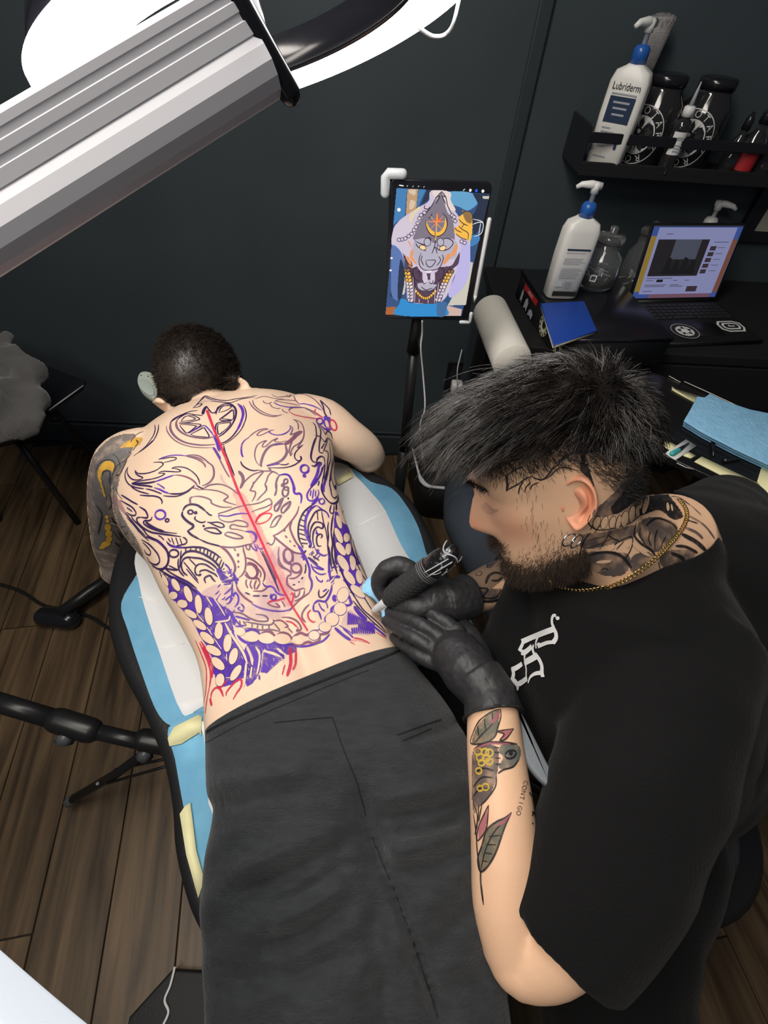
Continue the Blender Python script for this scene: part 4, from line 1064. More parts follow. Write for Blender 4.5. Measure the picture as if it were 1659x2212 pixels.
tube('stem', [PZ(335, 853, .898), PZ(350, 862, .885), PZ(362, 880, .86), PZ(372, 900, .845)], .006, M_blackmetal, op, 8)
# ------------------------------------------------------------ lettering helper
def text_mesh(s, size=1.0):
    c = bpy.data.curves.new('lettering', 'FONT'); c.body = s; c.size = size; c.align_x = 'CENTER'; c.align_y = 'CENTER'
    o = bpy.data.objects.new('lettering', c); COL.objects.link(o)
    dg = bpy.context.evaluated_depsgraph_get(); dg.update()
    m = bpy.data.meshes.new_from_object(o.evaluated_get(dg)); bpy.data.objects.remove(o); bpy.data.curves.remove(c); return m
def text_on(name, s, size, origin, xd, yd, matl, parent, sx=1.0):
    m = text_mesh(s, size); xd, yd = Vector(xd).normalized(), Vector(yd).normalized(); nd = xd.cross(yd)
    for v in m.vertices: v.co = Vector(origin) + xd * (v.co.x * sx) + yd * v.co.y + nd * .0003
    return obj(name, m, matl, parent, smooth=False)
def poly_on(name, pts, origin, xd, yd, matl, parent, lift=.0003, smooth=False):
    xd, yd = Vector(xd).normalized(), Vector(yd).normalized(); nd = xd.cross(yd); o = Vector(origin)
    return obj(name, mesh(name, [o + xd * x + yd * y + nd * lift for x, y in pts], [tuple(range(len(pts)))]), matl, parent, smooth=smooth)
def annulus_on(name, r0, r1, origin, xd, yd, matl, parent, lift=.0003, n=48, a0=0, a1=2 * math.pi):
    xd, yd = Vector(xd).normalized(), Vector(yd).normalized(); nd = xd.cross(yd); o = Vector(origin); V, Fc = [], []
    for i in range(n + 1):
        a = a0 + (a1 - a0) * i / n; u = xd * math.cos(a) + yd * math.sin(a); V += [o + u * r0 + nd * lift, o + u * r1 + nd * lift]
    for i in range(n): Fc.append((2 * i, 2 * i + 1, 2 * i + 3, 2 * i + 2))
    return obj(name, mesh(name, V, Fc), matl, parent, smooth=False)
M_lotion = mat('lotion_white', (0.80, 0.79, 0.75), 0.35); M_pblue = mat('pump_blue', (0.02, 0.11, 0.42), 0.3, coat=.3); M_navy = mat('label_navy', (0.012, 0.030, 0.075), 0.5)
M_pblk = mat('print_black', (0.02, 0.02, 0.022), 0.6); M_pgrey = mat('print_grey', (0.36, 0.38, 0.42), 0.6); M_pwhite = mat('print_white', (0.75, 0.75, 0.73), 0.6)
M_glass = mat('clear_glass', (0.95, 0.97, 0.97), 0.03, trans=0.96, ior=1.45); M_black = mat('matte_black', (0.010, 0.010, 0.011), 0.6, bump=.1, bscale=200)
def pump(parent, z, s=1.0, collar=M_pblue, rz=2.6):
    P = Vector(parent.location); 
    lathe('collar', [(.017 * s, 0), (.017 * s, .022 * s), (.013 * s, .028 * s), (.006 * s, .030 * s)], collar, parent, 24, loc=(P.x, P.y, P.z + z))
    lathe('stem', [(.0055 * s, 0), (.0055 * s, .018 * s), (.009 * s, .018 * s), (.009 * s, .036 * s), (.004 * s, .040 * s)], M_white, parent, 18, loc=(P.x, P.y, P.z + z + .028 * s))
    h = P + Vector((0, 0, z + .060 * s)); d = Vector((math.cos(rz), math.sin(rz), 0))
    tube('spout', [h - d * .012 * s, h + d * .012 * s + Vector((0, 0, .002)), h + d * .032 * s, h + d * .042 * s - Vector((0, 0, .006 * s))], [.0075 * s, .008 * s, .006 * s, .004 * s], M_white, parent, 12, rb=None)
# ------------------------------------------------------------ wall shelf and what stands on it
SH = 1.205
x0 = PY(1258, 335, 1.50).x; x1 = 1.25
shelf = thing('wall_shelf', 'black wall shelf with a front rail holding bottles at the upper right', 'shelf', (x0 + .3, WALLY, SH))
obj('board', box_bm(x1 - x0, .17, .012, .002, c=((x0 + x1) / 2, WALLY - .086, SH - .006)), M_black, shelf, smooth=False)
obj('front_lip', box_bm(x1 - x0, .006, .022, .002, c=((x0 + x1) / 2, WALLY - .168, SH + .009)), M_black, shelf, smooth=False)
obj('rail', box_bm(x1 - x0, .006, .022, .002, c=((x0 + x1) / 2, WALLY - .168, SH + .070)), M_blackgloss, shelf, smooth=False)
obj('end_panel', box_bm(.006, .17, .10, .002, c=(x0, WALLY - .086, SH + .044)), M_blackgloss, shelf, smooth=False)
def lotion_bottle(x, y, z, rz, label, s=1.0):
    t = thing('lotion_bottle', label, 'bottle', (x, y, z))
    b = rbox_prof('bottle_body', [(0.0, .036 * s, .021 * s), (.004 * s, .040 * s, .025 * s), (.10 * s, .043 * s, .027 * s), (.155 * s, .042 * s, .026 * s), (.172 * s, .036 * s, .022 * s), (.180 * s, .020 * s, .017 * s), (.183 * s, .016 * s, .016 * s)], M_lotion, t, pw=4.5)
    b.matrix_parent_inverse = Matrix.Identity(4); b.rotation_euler = (0, 0, rz)
    return t, b
# upper bottle, front label to the left of the picture
ub, ubb = lotion_bottle(PY(1312, 335, 1.520).x, 1.530, SH + .0005, math.radians(-32), 'white lotion bottle with navy label and blue pump on the wall shelf', 1.12)
pump(ub, .205, 1.12, rz=3.6)
def on_bottle(t, rz, s, z, u0, u1, z1, matl, name, side=-1):
    pass
def bott_face(t, rz, s):
    xd = Vector((math.cos(rz), math.sin(rz), 0)); nd = Vector((math.sin(rz), -math.cos(rz), 0))
    return Vector(t.location) + nd * (.0268 * s + .0006), xd, Vector((0, 0, 1))
o_, xd, yd = bott_face(ub, math.radians(-32), 1.12)
poly_on('label_panel', [(-.031, .098), (.031, .098), (.031, .148), (-.031, .148)], o_, xd, yd, M_navy, ub)
text_on('brand_print', 'Lubriderm', .020, o_ + Vector((0, 0, .166)), xd, yd, M_pblk, ub, .8)
poly_on('label_line', [(-.03, .151), (.03, .151), (.03, .154), (-.03, .154)], o_, xd, yd, M_pgrey, ub)
for k, (w, z) in enumerate(((.04, .135), (.034, .124), (.03, .112))): poly_on('label_line', [(-w / 2, z), (w / 2, z), (w / 2, z + .004), (-w / 2, z + .004)], o_, xd, yd, M_pgrey, ub, .0006)
for k, (a, b, z) in enumerate(((-.028, -.006, .086), (-.028, .006, .078), (-.028, .0, .058), (-.028, -.008, .05), (-.028, .004, .028))): poly_on('label_line', [(a, z), (b, z), (b, z + .003), (a, z + .003)], o_, xd, yd, M_pgrey, ub)
poly_on('drop_mark', [(.020 + .004 * math.sin(t), .052 + .006 * math.cos(t) + (.004 if abs(t) < .3 else 0)) for t in np.linspace(-math.pi, math.pi, 14)[:-1]], o_, xd, yd, M_navy, ub)
# jars with the round print
def round_logo(parent, c, xd, yd, R, matl, paper, word='ROTARY', letter='B', cyl=None):
    """cyl = (axis point, radius): bend the print round an upright jar"""
    xd, yd = Vector(xd).normalized(), Vector(yd).normalized(); made = []
    made.append(annulus_on('logo_ring', R * .965, R, c, xd, yd, matl, parent, .0006))
    made.append(annulus_on('logo_ring', 0.0, R * .66, c, xd, yd, matl, parent, .0006))
    for i, ch in enumerate(word * 2):
        a = math.radians(115 - i * 27) if i < len(word) else math.radians(115 - 180 - (i - len(word)) * 27); u = xd * math.cos(a) + yd * math.sin(a); tx = xd * math.sin(a) - yd * math.cos(a)
        made.append(text_on('logo_letter', ch, R * .34, Vector(c) + u * (R * .81), tx, u, matl, parent))
    for i in range(18):
        a = 2 * math.pi * i / 18; r1 = R * (.62 if i % 2 else .55); w = R * .035
        u = xd * math.cos(a) + yd * math.sin(a); v = yd * math.cos(a) - xd * math.sin(a); nd = xd.cross(yd); oo = Vector(c) + nd * .0012
        made.append(obj('logo_ray', mesh('logo_ray', [oo + u * (R * .30) + v * w, oo + u * r1, oo + u * (R * .30) - v * w], [(0, 1, 2)]), paper, parent, smooth=False))
    for i in range(5):
        a = math.radians(90 - i * 72); u = xd * math.cos(a) + yd * math.sin(a); v = yd * math.cos(a) - xd * math.sin(a); oo = Vector(c) + xd.cross(yd) * .0015
        made.append(obj('logo_leaf', mesh('logo_leaf', [oo + u * (R * .28) + v * (R * .05), oo + u * (R * .42) + v * (R * .11), oo + u * (R * .62), oo + u * (R * .42) - v * (R * .11), oo + u * (R * .28) - v * (R * .05)], [(0, 1, 2, 3, 4)]), paper, parent, smooth=False))
    if letter: made.append(text_on('logo_letter', letter, R * .72, Vector(c) + xd.cross(yd) * .0014, xd, yd, paper, parent))
    if cyl:
        ax, rad = Vector(cyl[0]), cyl[1]; nd = xd.cross(yd)
        for o in made:
            for v in o.data.vertices:
                q = v.co - Vector(c); s = q.dot(xd); a = s / rad; h = q.dot(yd); l = q.dot(nd)
                v.co = Vector((ax.x, ax.y, 0)) + xd * ((rad + l) * math.sin(a)) + nd * ((rad + l) * math.cos(a)) + Vector((0, 0, c[2] + h))
    return made
M_dglass = mat('dark_glass', (0.02, 0.02, 0.022), 0.08, spec=.6, coat=.5)
def logo_jar(px, py, y, R, Hh, label, face=-.62):
    c = PY(px, py, y); t = thing('jar', label, 'jar', (c.x, y, SH + .0005))
    lathe('jar_body', [(R * .9, 0), (R, .006), (R, Hh * .8), (R * .72, Hh * .95), (R * .72, Hh)], M_dglass, t, 36, loc=tuple(t.location))
    lathe('lid', [(R * .76, 0), (R * .76, .018), (R * .66, .022)], M_blackgloss, t, 30, loc=(t.location.x, t.location.y, t.location.z + Hh))
    nd = Vector((math.sin(face), -math.cos(face), 0)); xd = Vector((math.cos(face), math.sin(face), 0))
    cc = Vector((t.location.x, t.location.y, t.location.z + Hh * .42)) + nd * R
    round_logo(t, cc, xd, (0, 0, 1), .062, M_pwhite, M_pblk, cyl=(t.location, R)); return t
logo_jar(1384, 330, 1.594, .060, .165, 'dark jar with round white ROTARY print beside the lotion bottle', -.85)
logo_jar(1484, 330, 1.594, .060, .165, 'dark jar with round white print behind the small dropper bottle', -.75)
# brush standing in the first jar
bc = PY(1408, 180, 1.555); bt = PY(1452, 40, 1.555)
br = thing('brush', 'soft pale grey brush standing on the shelf behind the lotion bottle', 'brush', (bc.x, 1.60, SH))
rr = random.Random(5); S = []
ba = Vector((bc.x, 1.610, bc.z - .02)); bd = (Vector((bt.x, 1.610, bt.z)) - ba); tube('handle', [Vector((ba.x - .005, 1.612, SH + .001)), ba], .007, M_blackgloss, br, 12)
side = bd.normalized().cross(Vector((0, 1, 0))).normalized()
tube('bristle_core', [ba, ba + bd * .35, ba + bd * .8, ba + bd * 1.0], [.010, .017, .030, .026], mat('brush_hair', (.33, .31, .31), .9, bump=.6, bscale=300), br, 24, rb=[.008, .012, .02, .018])
for _ in range(900):
    a, r = rr.uniform(0, 6.283), math.sqrt(rr.random()); u = side * math.cos(a) + Vector((0, 1, 0)) * (.65 * math.sin(a))
    S.append([ba + u * (.009 * r), ba + bd * .55 + u * (.023 * r), ba + bd * (rr.uniform(.95, 1.06) - .06 * r * r) + u * (.033 * r)])
obj('bristles', strands_mesh('bristles', S, .0007, .0004), mat('brush_hair', (.33, .31, .31), .9), br, kind='stuff')
# small dropper bottle and the dark things further right
db_ = PY(1462, 300, 1.508); t = thing('dropper_bottle', 'small black bottle with white label and pointed white nozzle on the shelf', 'bottle', (db_.x, 1.508, SH + .0005))
lathe('bottle_body', [(.019, 0), (.020, .004), (.020, .098), (.018, .112), (.011, .116), (.011, .122)], M_dglass, t, 30, loc=tuple(t.location))
lathe('cap', [(.0135, 0), (.0135, .018), (.009, .021)], M_white, t, 24, loc=(t.location.x, t.location.y, t.location.z + .120))
lathe('nozzle', [(.006, 0), (.004, .02), (.0015, .045)], M_pgrey, t, 18, loc=(t.location.x, t.location.y, t.location.z + .140))
annv, annf = [], []
for i in range(17):
    a = -2.6 + 1.9 * i / 16
    for z in (.045, .092): annv.append((t.location.x + .0205 * math.cos(a), t.location.y + .0205 * math.sin(a), t.location.z + z))
for i in range(16): annf.append((2 * i, 2 * i + 2, 2 * i + 3, 2 * i + 1))
obj('paper_label', mesh('paper_label', annv, annf), M_pwhite, t)
nd = Vector((math.cos(-1.65), math.sin(-1.65), 0))
for z in (.080, .076, .064, .058, .052): poly_on('label_line', [(-.008, z), (.010, z), (.010, z + .0025), (-.008, z + .0025)], Vector(t.location) + nd * .0212, Vector((-nd.y, nd.x, 0)), (0, 0, 1), M_pgrey, t)
for k, (px, hh, r, lab, red) in enumerate(((1574, .10, .022, 'small dark bottle on the shelf between the dropper bottle and the red-labelled one', 0), (1606, .115, .028, 'dark bottle with red label near the right end of the shelf', 1), (1655, .13, .025, 'tall dark bottle at the right edge on the shelf', 0))):
    c = PY(px, 330, 1.55); t = thing('ink_bottle', lab, 'bottle', (c.x, 1.53, SH + .0005), 'dark ink bottles on the wall shelf')
    lathe('bottle_body', [(r * .95, 0), (r, .004), (r, hh * .72), (r * .45, hh * .86), (r * .4, hh)], M_dglass, t, 26, loc=tuple(t.location))
    lathe('cap', [(r * .5, 0), (r * .45, .02), (r * .15, .035)], M_blackgloss if k != 2 else M_pgrey, t, 20, loc=(t.location.x, t.location.y, t.location.z + hh))
    if red:
        vv, ff = [], []
        for i in range(13):
            a = -2.9 + 2.2 * i / 12
            for z in (.018, .058): vv.append((t.location.x + (r + .0006) * math.cos(a), t.location.y + (r + .0006) * math.sin(a), t.location.z + z))
        for i in range(12): ff.append((2 * i, 2 * i + 2, 2 * i + 3, 2 * i + 1))
        obj('red_label', mesh('red_label', vv, ff), mat('red_print', (.42, .02, .025), .5), t)
        pass
# ------------------------------------------------------------ desk with laptop, case, bottles
DZ = 0.885
desk = thing('desk', 'black desk against the wall behind the person in the black shirt', 'desk', (.9, 1.35, 0))
obj('desk_top', box_bm(1.10, .50, .03, .004, c=(.93, WALLY - .26, DZ - .015)), M_black, desk, smooth=False)
for (lx, ly) in ((.42, 1.2), (1.44, 1.2), (.42, 1.6), (1.44, 1.6)): obj('leg', box_bm(.04, .04, DZ - .032, .003, c=(lx, ly, (DZ - .03) / 2)), M_blackmetal, desk, smooth=False)
obj('drawer_front', box_bm(1.0, .012, .14, .003, c=(.93, WALLY - .504, DZ - .105)), M_black, desk, smooth=False)
# laptop
LZ0 = DZ + .0006
hl, hr_ = PZ(1357, 652, .900), PZ(1545, 648, .900); wdir = (hr_ - hl); wdir.z = 0; LW = wdir.length; wdir.normalize(); ddir = Vector((wdir.y, -wdir.x, 0)); LDp = .235
lap = thing('laptop', 'open black laptop with two white stickers on its palm rest and a lit screen', 'laptop', (hl.x, hl.y, LZ0))
def lp(u, v, h=0.0): return Vector((hl.x, hl.y, LZ0)) + wdir * u + ddir * v + Vector((0, 0, h))
M_lap = mat('laptop_black', (0.014, 0.014, 0.015), 0.45, metal=.3); M_key = mat('key_black', (0.008, 0.008, 0.009), 0.5)
base = slab('base', [lp(0, .005, .014), lp(LW, .005, .014), lp(LW, LDp, .014), lp(0, LDp, .014)], .013, M_lap, lap, bev=.003)
obj('hinge', mesh('hinge', *(lambda V, F: (V, F))(*(lambda V, F: (tube_into(V, F, [lp(.02, 0, .014), lp(LW - .02, 0, .014)], .006, 10), (V, F))[1])([], []))), M_lap, lap)
obj('key_well', box_bm(1, 1, 1), M_key, lap, smooth=False)
kw = lap.children[-1]; kw.data.clear_geometry(); kw.data.from_pydata([tuple(lp(.012, .018, .0143)), tuple(lp(LW - .012, .018, .0143)), tuple(lp(LW - .012, .118, .0143)), tuple(lp(.012, .118, .0143))], [], [(0, 1, 2, 3)])
kmesh = bpy.data.meshes.new('key'); _b = box_bm(.0165, .0150, .0018, .0012, 1); _b.to_mesh(kmesh); _b.free(); kmesh.materials.append(mat('keycap', (.018, .018, .019), .55))
kang = math.atan2(wdir.y, wdir.x); nkx = 14
for r in range(5):
    for c in range(nkx):
        if r == 4 and 4 <= c <= 7: continue
        k = bpy.data.objects.new('key', kmesh); COL.objects.link(k); k.location = lp(.012 + (c + .5) * (LW - .024) / nkx, .028 + r * .0185, .0155); k.rotation_euler = (0, 0, kang); k.parent = kw
k = obj('key', box_bm((LW - .024) / nkx * 3.8, .015, .0018, .0012, 1), mat('keycap', (.018, .018, .019), .55), None); k.location = lp(.012 + 6 * (LW - .024) / nkx, .028 + 4 * .0185, .0155); k.rotation_euler = (0, 0, kang); k.parent = kw
slab('trackpad', [lp(LW * .5 - .05, .135, .0146), lp(LW * .5 + .05, .135, .0146), lp(LW * .5 + .05, .205, .0146), lp(LW * .5 - .05, .205, .0146)], .0004, M_lap, lap)
st = (lp(.085, .178, .0149)); 
pap = annulus_on('round_sticker', 0, .041, st, wdir, -ddir, M_pblk, lap, .0001)
round_logo(lap, st, wdir, -ddir, .040, M_pwhite, M_pblk, '', '')
sq = lp(LW - .055, .160, .0152)
for k, (w, h) in enumerate(((.040, .030), (.034, .024), (.028, .018), (.022, .012))): poly_on('badge_sticker', [(-w, -h * .5), (-w * .6, -h), (w * .7, -h), (w, -h * .3), (w, h * .6), (w * .5, h), (-w * .7, h), (-w, h * .4)], sq, wdir, -ddir, M_pwhite if k % 2 == 0 else M_pblk, lap, .0002 + .0003 * k)
poly_on('badge_sticker', [(-.010, -.004), (.010, -.004), (.010, .001), (-.004, .001), (-.004, .005), (-.010, .005)], sq, wdir, -ddir, M_pwhite, lap, .0016)
# screen, tilted back
sa = math.radians(104); sd = (-ddir) * math.cos(math.pi - sa) + Vector((0, 0, 1)) * math.sin(math.pi - sa); snd = wdir.cross(sd)
if snd.dot(ddir) < 0: snd = -snd
SHh = .205
def sp(u, v, l=0.0): return lp(0, 0, .018) + wdir * (u * LW) + sd * (v * SHh) + snd * l
scr = slab('screen', [sp(0, 0), sp(1, 0), sp(1, 1), sp(0, 1)], .006, M_lap, lap, bev=.0015, up=snd)
def emat(name, col, s=1.0): return mat(name, (0.01, 0.01, 0.01), .25, emit=col, estr=s)
def spoly(name, rect, matl, l):
    u0, v0, u1, v1 = rect; return obj(name, mesh(name, [sp(u0, v0, l), sp(u1, v0, l), sp(u1, v1, l), sp(u0, v1, l)], [(0, 1, 2, 3)]), matl, scr, smooth=False)
spoly('display', (.025, .03, .975, .965), emat('scr_blue', (.03, .06, .22)), .0004)
spoly('wallpaper_strip', (.028, .12, .10, .84), emat('scr_amber', (.20, .13, .02)), .0006)
spoly('wallpaper_strip', (.90, .10, .97, .80), emat('scr_brown', (.13, .05, .03)), .0006)
spoly('wallpaper_strip', (.20, .03, .90, .09), emat('scr_plum', (.12, .06, .09)), .0006)
spoly('browser_window', (.085, .085, .915, .945), emat('scr_page', (.18, .19, .34)), .0009)
spoly('menu_bar', (.025, .955, .975, .97), emat('scr_dark', (.02, .02, .03)), .0010)
spoly('video', (.115, .33, .665, .80), emat('scr_video', (.012, .010, .012)), .0012)
spoly('video_sky', (.30, .55, .58, .80), emat('scr_sky', (.05, .055, .08)), .0013)
for k in range(4):
    a = .25 + .09 * k; obj('video_figure', mesh('video_figure', [sp(a, .36, .0015), sp(a + .10, .36, .0015), sp(a + .075, .56 - .03 * (k % 2), .0015), sp(a + .03, .58 - .03 * (k % 2), .0015)], [(0, 1, 2, 3)]), emat('scr_fig', (.006, .006, .007)), scr, smooth=False)
for k in range(5): spoly('thumbnail', (.70 - .004 * k, .66 - .075 * k, .765 - .004 * k, .715 - .075 * k), emat('scr_thumb', (.03, .02, .025)), .0012); spoly('text_line', (.78, .69 - .075 * k, .86, .70 - .075 * k), emat('scr_text', (.08, .08, .13)), .0012)
for (u0, v0, u1) in ((.12, .295, .40), (.12, .265, .20), (.42, .265, .47), (.55, .265, .60), (.12, .205, .36), (.12, .185, .34), (.40, .205, .50), (.40, .185, .55), (.12, .12, .22), (.72, .76, .88), (.18, .86, .25)): spoly('text_line', (u0, v0, u1, v0 + .012), emat('scr_text', (.08, .08, .13)), .0012)
spoly('button', (.235, .25, .305, .285), emat('scr_fig', (.006, .006, .007)), .0013); spoly('thumbnail', (.60, .115, .72, .19), emat('scr_thumb', (.03, .02, .025)), .0012)
# storage case under the lotion bottle
CZt = .965
cA, cB, cC = PZ(1128, 583, CZt), PZ(1312, 583, CZt), PZ(1196, 735, CZt)
case = thing('storage_case', 'black storage case with stickers on its side under the lotion bottle', 'case', (cA.x, cA.y, DZ))
cdx = (cB - cA); cdx.z = 0; cw_ = cdx.length; cdx.normalize(); cdy = Vector((cdx.y, -cdx.x, 0)); cl_ = (cC - cA).dot(cdy)
slab('box', [cA, cA + cdx * cw_, cA + cdx * cw_ + cdy * cl_, cA + cdy * cl_], CZt - DZ - .001, M_black, case, bev=.004)
slab('lid_edge', [cA + Vector((0, 0, .002)) - cdx * .002 - cdy * .002, cA + cdx * (cw_ + .002) - cdy * .002 + Vector((0, 0, .002)), cA + cdx * (cw_ + .002) + cdy * (cl_ + .002) + Vector((0, 0, .002)), cA + cdy * (cl_ + .002) - cdx * .002 + Vector((0, 0, .002))], .012, M_blackgloss, case, bev=.003)
so_ = cA - cdx * .0035
def cs(v, h): return so_ + cdy * v - Vector((0, 0, h))
poly_on('red_label', [(cl_ * .14, -.030), (cl_ * .42, -.030), (cl_ * .42, -.014), (cl_ * .14, -.014)], so_, cdy, (0, 0, 1), mat('red_print', (.42, .02, .025), .5), case)
text_on('label_print', 'HELLO', .012, cs(cl_ * .28, .022) - cdx * .0004, cdy, (0, 0, 1), M_pwhite, case)
cream = mat('cream_print', (.62, .60, .42), .6)
for (v, h, r) in ((cl_ * .62, .042, .030), (cl_ * .90, .050, .024)):
    annulus_on('round_sticker', 0, r, cs(v, h), cdy, (0, 0, 1), cream, case, .0006); annulus_on('round_sticker', r * .7, r * .95, cs(v, h), cdy, (0, 0, 1), M_pblk, case, .0009)
    for i in range(12):
        a = i * math.pi / 6; annulus_on('round_sticker', r * .74, r * .91, cs(v, h), cdy, (0, 0, 1), cream, case, .0011, 3, a, a + .25)
    annulus_on('round_sticker', 0, r * .35, cs(v, h), cdy, (0, 0, 1), M_pblk, case, .0009)
for (v, h, w, q) in ((cl_ * .25, .055, .014, .018), (cl_ * .36, .062, .018, .012), (cl_ * .14, .05, .008, .02), (cl_ * .78, .018, .012, .008)): poly_on('torn_sticker', [(v - w, -h - q), (v, -h - q * .6), (v + w * .8, -h - q), (v + w, -h + q * .4), (v + w * .2, -h + q), (v - w * .7, -h + q * .5)], so_, cdy, (0, 0, 1), M_pgrey, case)
lb, lbb = lotion_bottle(PZ(1206, 640, CZt).x, PZ(1206, 640, CZt).y, CZt + .003, math.radians(3), 'white lotion bottle with printed back label and blue pump on the black case', 1.06)
pump(lb, .194, 1.06, rz=3.0)
o_, xd, yd = bott_face(lb, math.radians(3), 1.06)
poly_on('bar_print', [(-.033, .012), (.033, .012), (.033, .024), (-.033, .024)], o_, xd, yd, M_pblk, lb)
rr = random.Random(9)
poly_on('label_line', [(-.031, .126), (.030, .126), (.030, .130), (-.031, .130)], o_, xd, yd, M_navy, lb)
for z in [.120, .106, .102, .098, .094, .082, .078, .074, .070, .066, .062, .058]:
    l = rr.uniform(.045, .058); a = -.031; poly_on('label_line', [(a, z), (a + l, z), (a + l, z + .0012), (a, z + .0012)], o_, xd, yd, M_pgrey, lb)
for k in range(9): poly_on('barcode_line', [(-.008 + .0022 * k, .030), (-.0072 + .0022 * k, .030), (-.0072 + .0022 * k, .050), (-.008 + .0022 * k, .050)], o_, xd, yd, M_pgrey, lb)
poly_on('label_block', [(-.032, .036), (-.014, .036), (-.014, .050), (-.032, .050)], o_, xd, yd, mat('print_pale', (.6, .66, .68), .6), lb)
poly_on('recycle_mark', [(.024, .029), (.031, .029), (.0275, .036)], o_, xd, yd, M_pgrey, lb)
# blue notebook lying before the bottle
nbp = [PZ(x, y, CZt + .014) for x, y in ((1168, 655), (1262, 650), (1290, 714), (1196, 745))]
nb = thing('notebook', 'blue notebook with cream page edge lying in front of the lotion bottle', 'notebook', nbp[0])
slab('cover', nbp, .004, mat('blue_cover', (.012, .06, .36), .45), nb, bev=.001)
slab('pages', [p - Vector((0, 0, .0045)) + (nbp[(i + 2) % 4] - p) * .015 for i, p in enumerate(nbp)], .007, mat('page_cream', (.7, .66, .5), .8), nb)
# glass jars
def glass_jar(px, py, R, Hh, label, zz_):
    c = PZ(px, py, zz_); t = thing('glass_jar', label, 'jar', (c.x, min(c.y, WALLY - R - .01), zz_ + (.003 if zz_ == CZt else .0005)))
    lathe('jar_body', [(R * .7, 0), (R * .95, .012), (R, Hh * .4), (R * .9, Hh * .72), (R * .62, Hh * .84), (R * .62, Hh), (R * .57, Hh), (R * .57, Hh * .83), (R * .84, Hh * .70), (R * .94, Hh * .4), (R * .88, .016), (0, .010)], M_glass, t, 36, loc=tuple(t.location))
    lathe('lid', [(R * .66, 0), (R * .70, .004), (R * .70, .014), (R * .6, .018), (R * .18, .02), (R * .22, .035), (0, .038)], M_glass, t, 32, loc=(t.location.x, t.location.y, t.location.z + Hh + .0006))
    rr = random.Random(int(px))
    for i in range(14):
        a = rr.uniform(0, 6.28); r = R * .6 * math.sqrt(rr.random()); p = Vector(t.location) + Vector((r * math.cos(a), r * math.sin(a), .025 + rr.random() * Hh * .3)); d = Vector((rr.gauss(0, 1), rr.gauss(0, 1), rr.gauss(0, .5))).normalized() * .018
        tube('metal_tip', [p - d, p + d], .0022, M_alu, t, 8)
    return t
gj = glass_jar(1278, 622, .052, .120, 'round clear glass jar with metal bits behind the desk lotion bottle', CZt)
annulus_on('tag', .008, .012, Vector(gj.location) + Vector((-.03, -.0505, .045)), (1, -.3, 0), (0, 0, 1), M_pwhite, gj, .002, 4, math.pi / 4, math.pi / 4 + 2 * math.pi)
glass_jar(1350, 632, .046, .17, 'taller clear glass jar beside the laptop screen', DZ)
# pump bottle behind the laptop
c = PY(1536, 490, 1.585); t = thing('pump_bottle', 'clear bottle with white pump behind the laptop', 'bottle', (c.x, 1.60, DZ + .0005))
lathe('bottle_body', [(.03, 0), (.034, .006), (.034, .13), (.02, .155), (.013, .16), (.013, .168)], M_glass, t, 30, loc=tuple(t.location))
pump(t, .166, 1.15, M_white, rz=-.5)
# small white cable clip on the desk
tube('cable_clip', [PZ(x, y, DZ + .006) for x, y in ((1346, 668), (1337, 676), (1338, 688), (1352, 694), (1360, 696))], .0028, M_white, None, 8, n=5, label='curved white cable end lying left of the laptop', cat='cable')
# roll of paper towel
ra_, rb_ = PZ(1052, 678, .955), PZ(1100, 790, .955); rd_ = (rb_ - ra_); rd_.z = 0; rd_.normalize(); rc_ = PZ(1066, 690, DZ + .049)
roll = thing('paper_roll', 'white paper towel roll lying beside the black storage case', 'paper roll', rc_)
V, Fc = [], []
tube_into(V, Fc, [rc_ - rd_ * .045, rc_ - rd_ * .040, rc_ + rd_ * .20, rc_ + rd_ * .205], [.0445, .047, .047, .0445], 40); obj('roll', mesh('roll', V, Fc), mat('paper_white', (.70, .67, .60), .9, bump=.3, bscale=200), roll)
tube('core', [rc_ - rd_ * .0462, rc_ - rd_ * .044], .018, mat('cardboard', (.25, .17, .1), .8), roll, 20)
# framed picture at the right edge
fpz = [PY(x, y, WALLY - .004) for x, y in ((1575, 455), (1690, 300), (1760, 400), (1655, 545))]
fr = thing('picture_frame', 'black framed picture on the wall at the right edge', 'picture', (fpz[0].x + .1, WALLY, fpz[0].z))
xA, zA = PY(1622, 440, WALLY).x, PY(1650, 400, WALLY).z
obj('frame', box_bm(.34, .022, .26, .003, c=(xA + .17, WALLY - .012, zA - .02)), M_blackgloss, fr, smooth=False)
obj('mat_board', box_bm(.27, .004, .19, 0, c=(xA + .18, WALLY - .0245, zA - .02)), mat('mat_board', (.45, .42, .36), .8), fr, smooth=False)
obj('print', box_bm(.19, .003, .12, 0, c=(xA + .19, WALLY - .0275, zA - .02)), mat('print_dark', (.05, .06, .07), .6, nscale=20, namt=.6), fr, smooth=False)
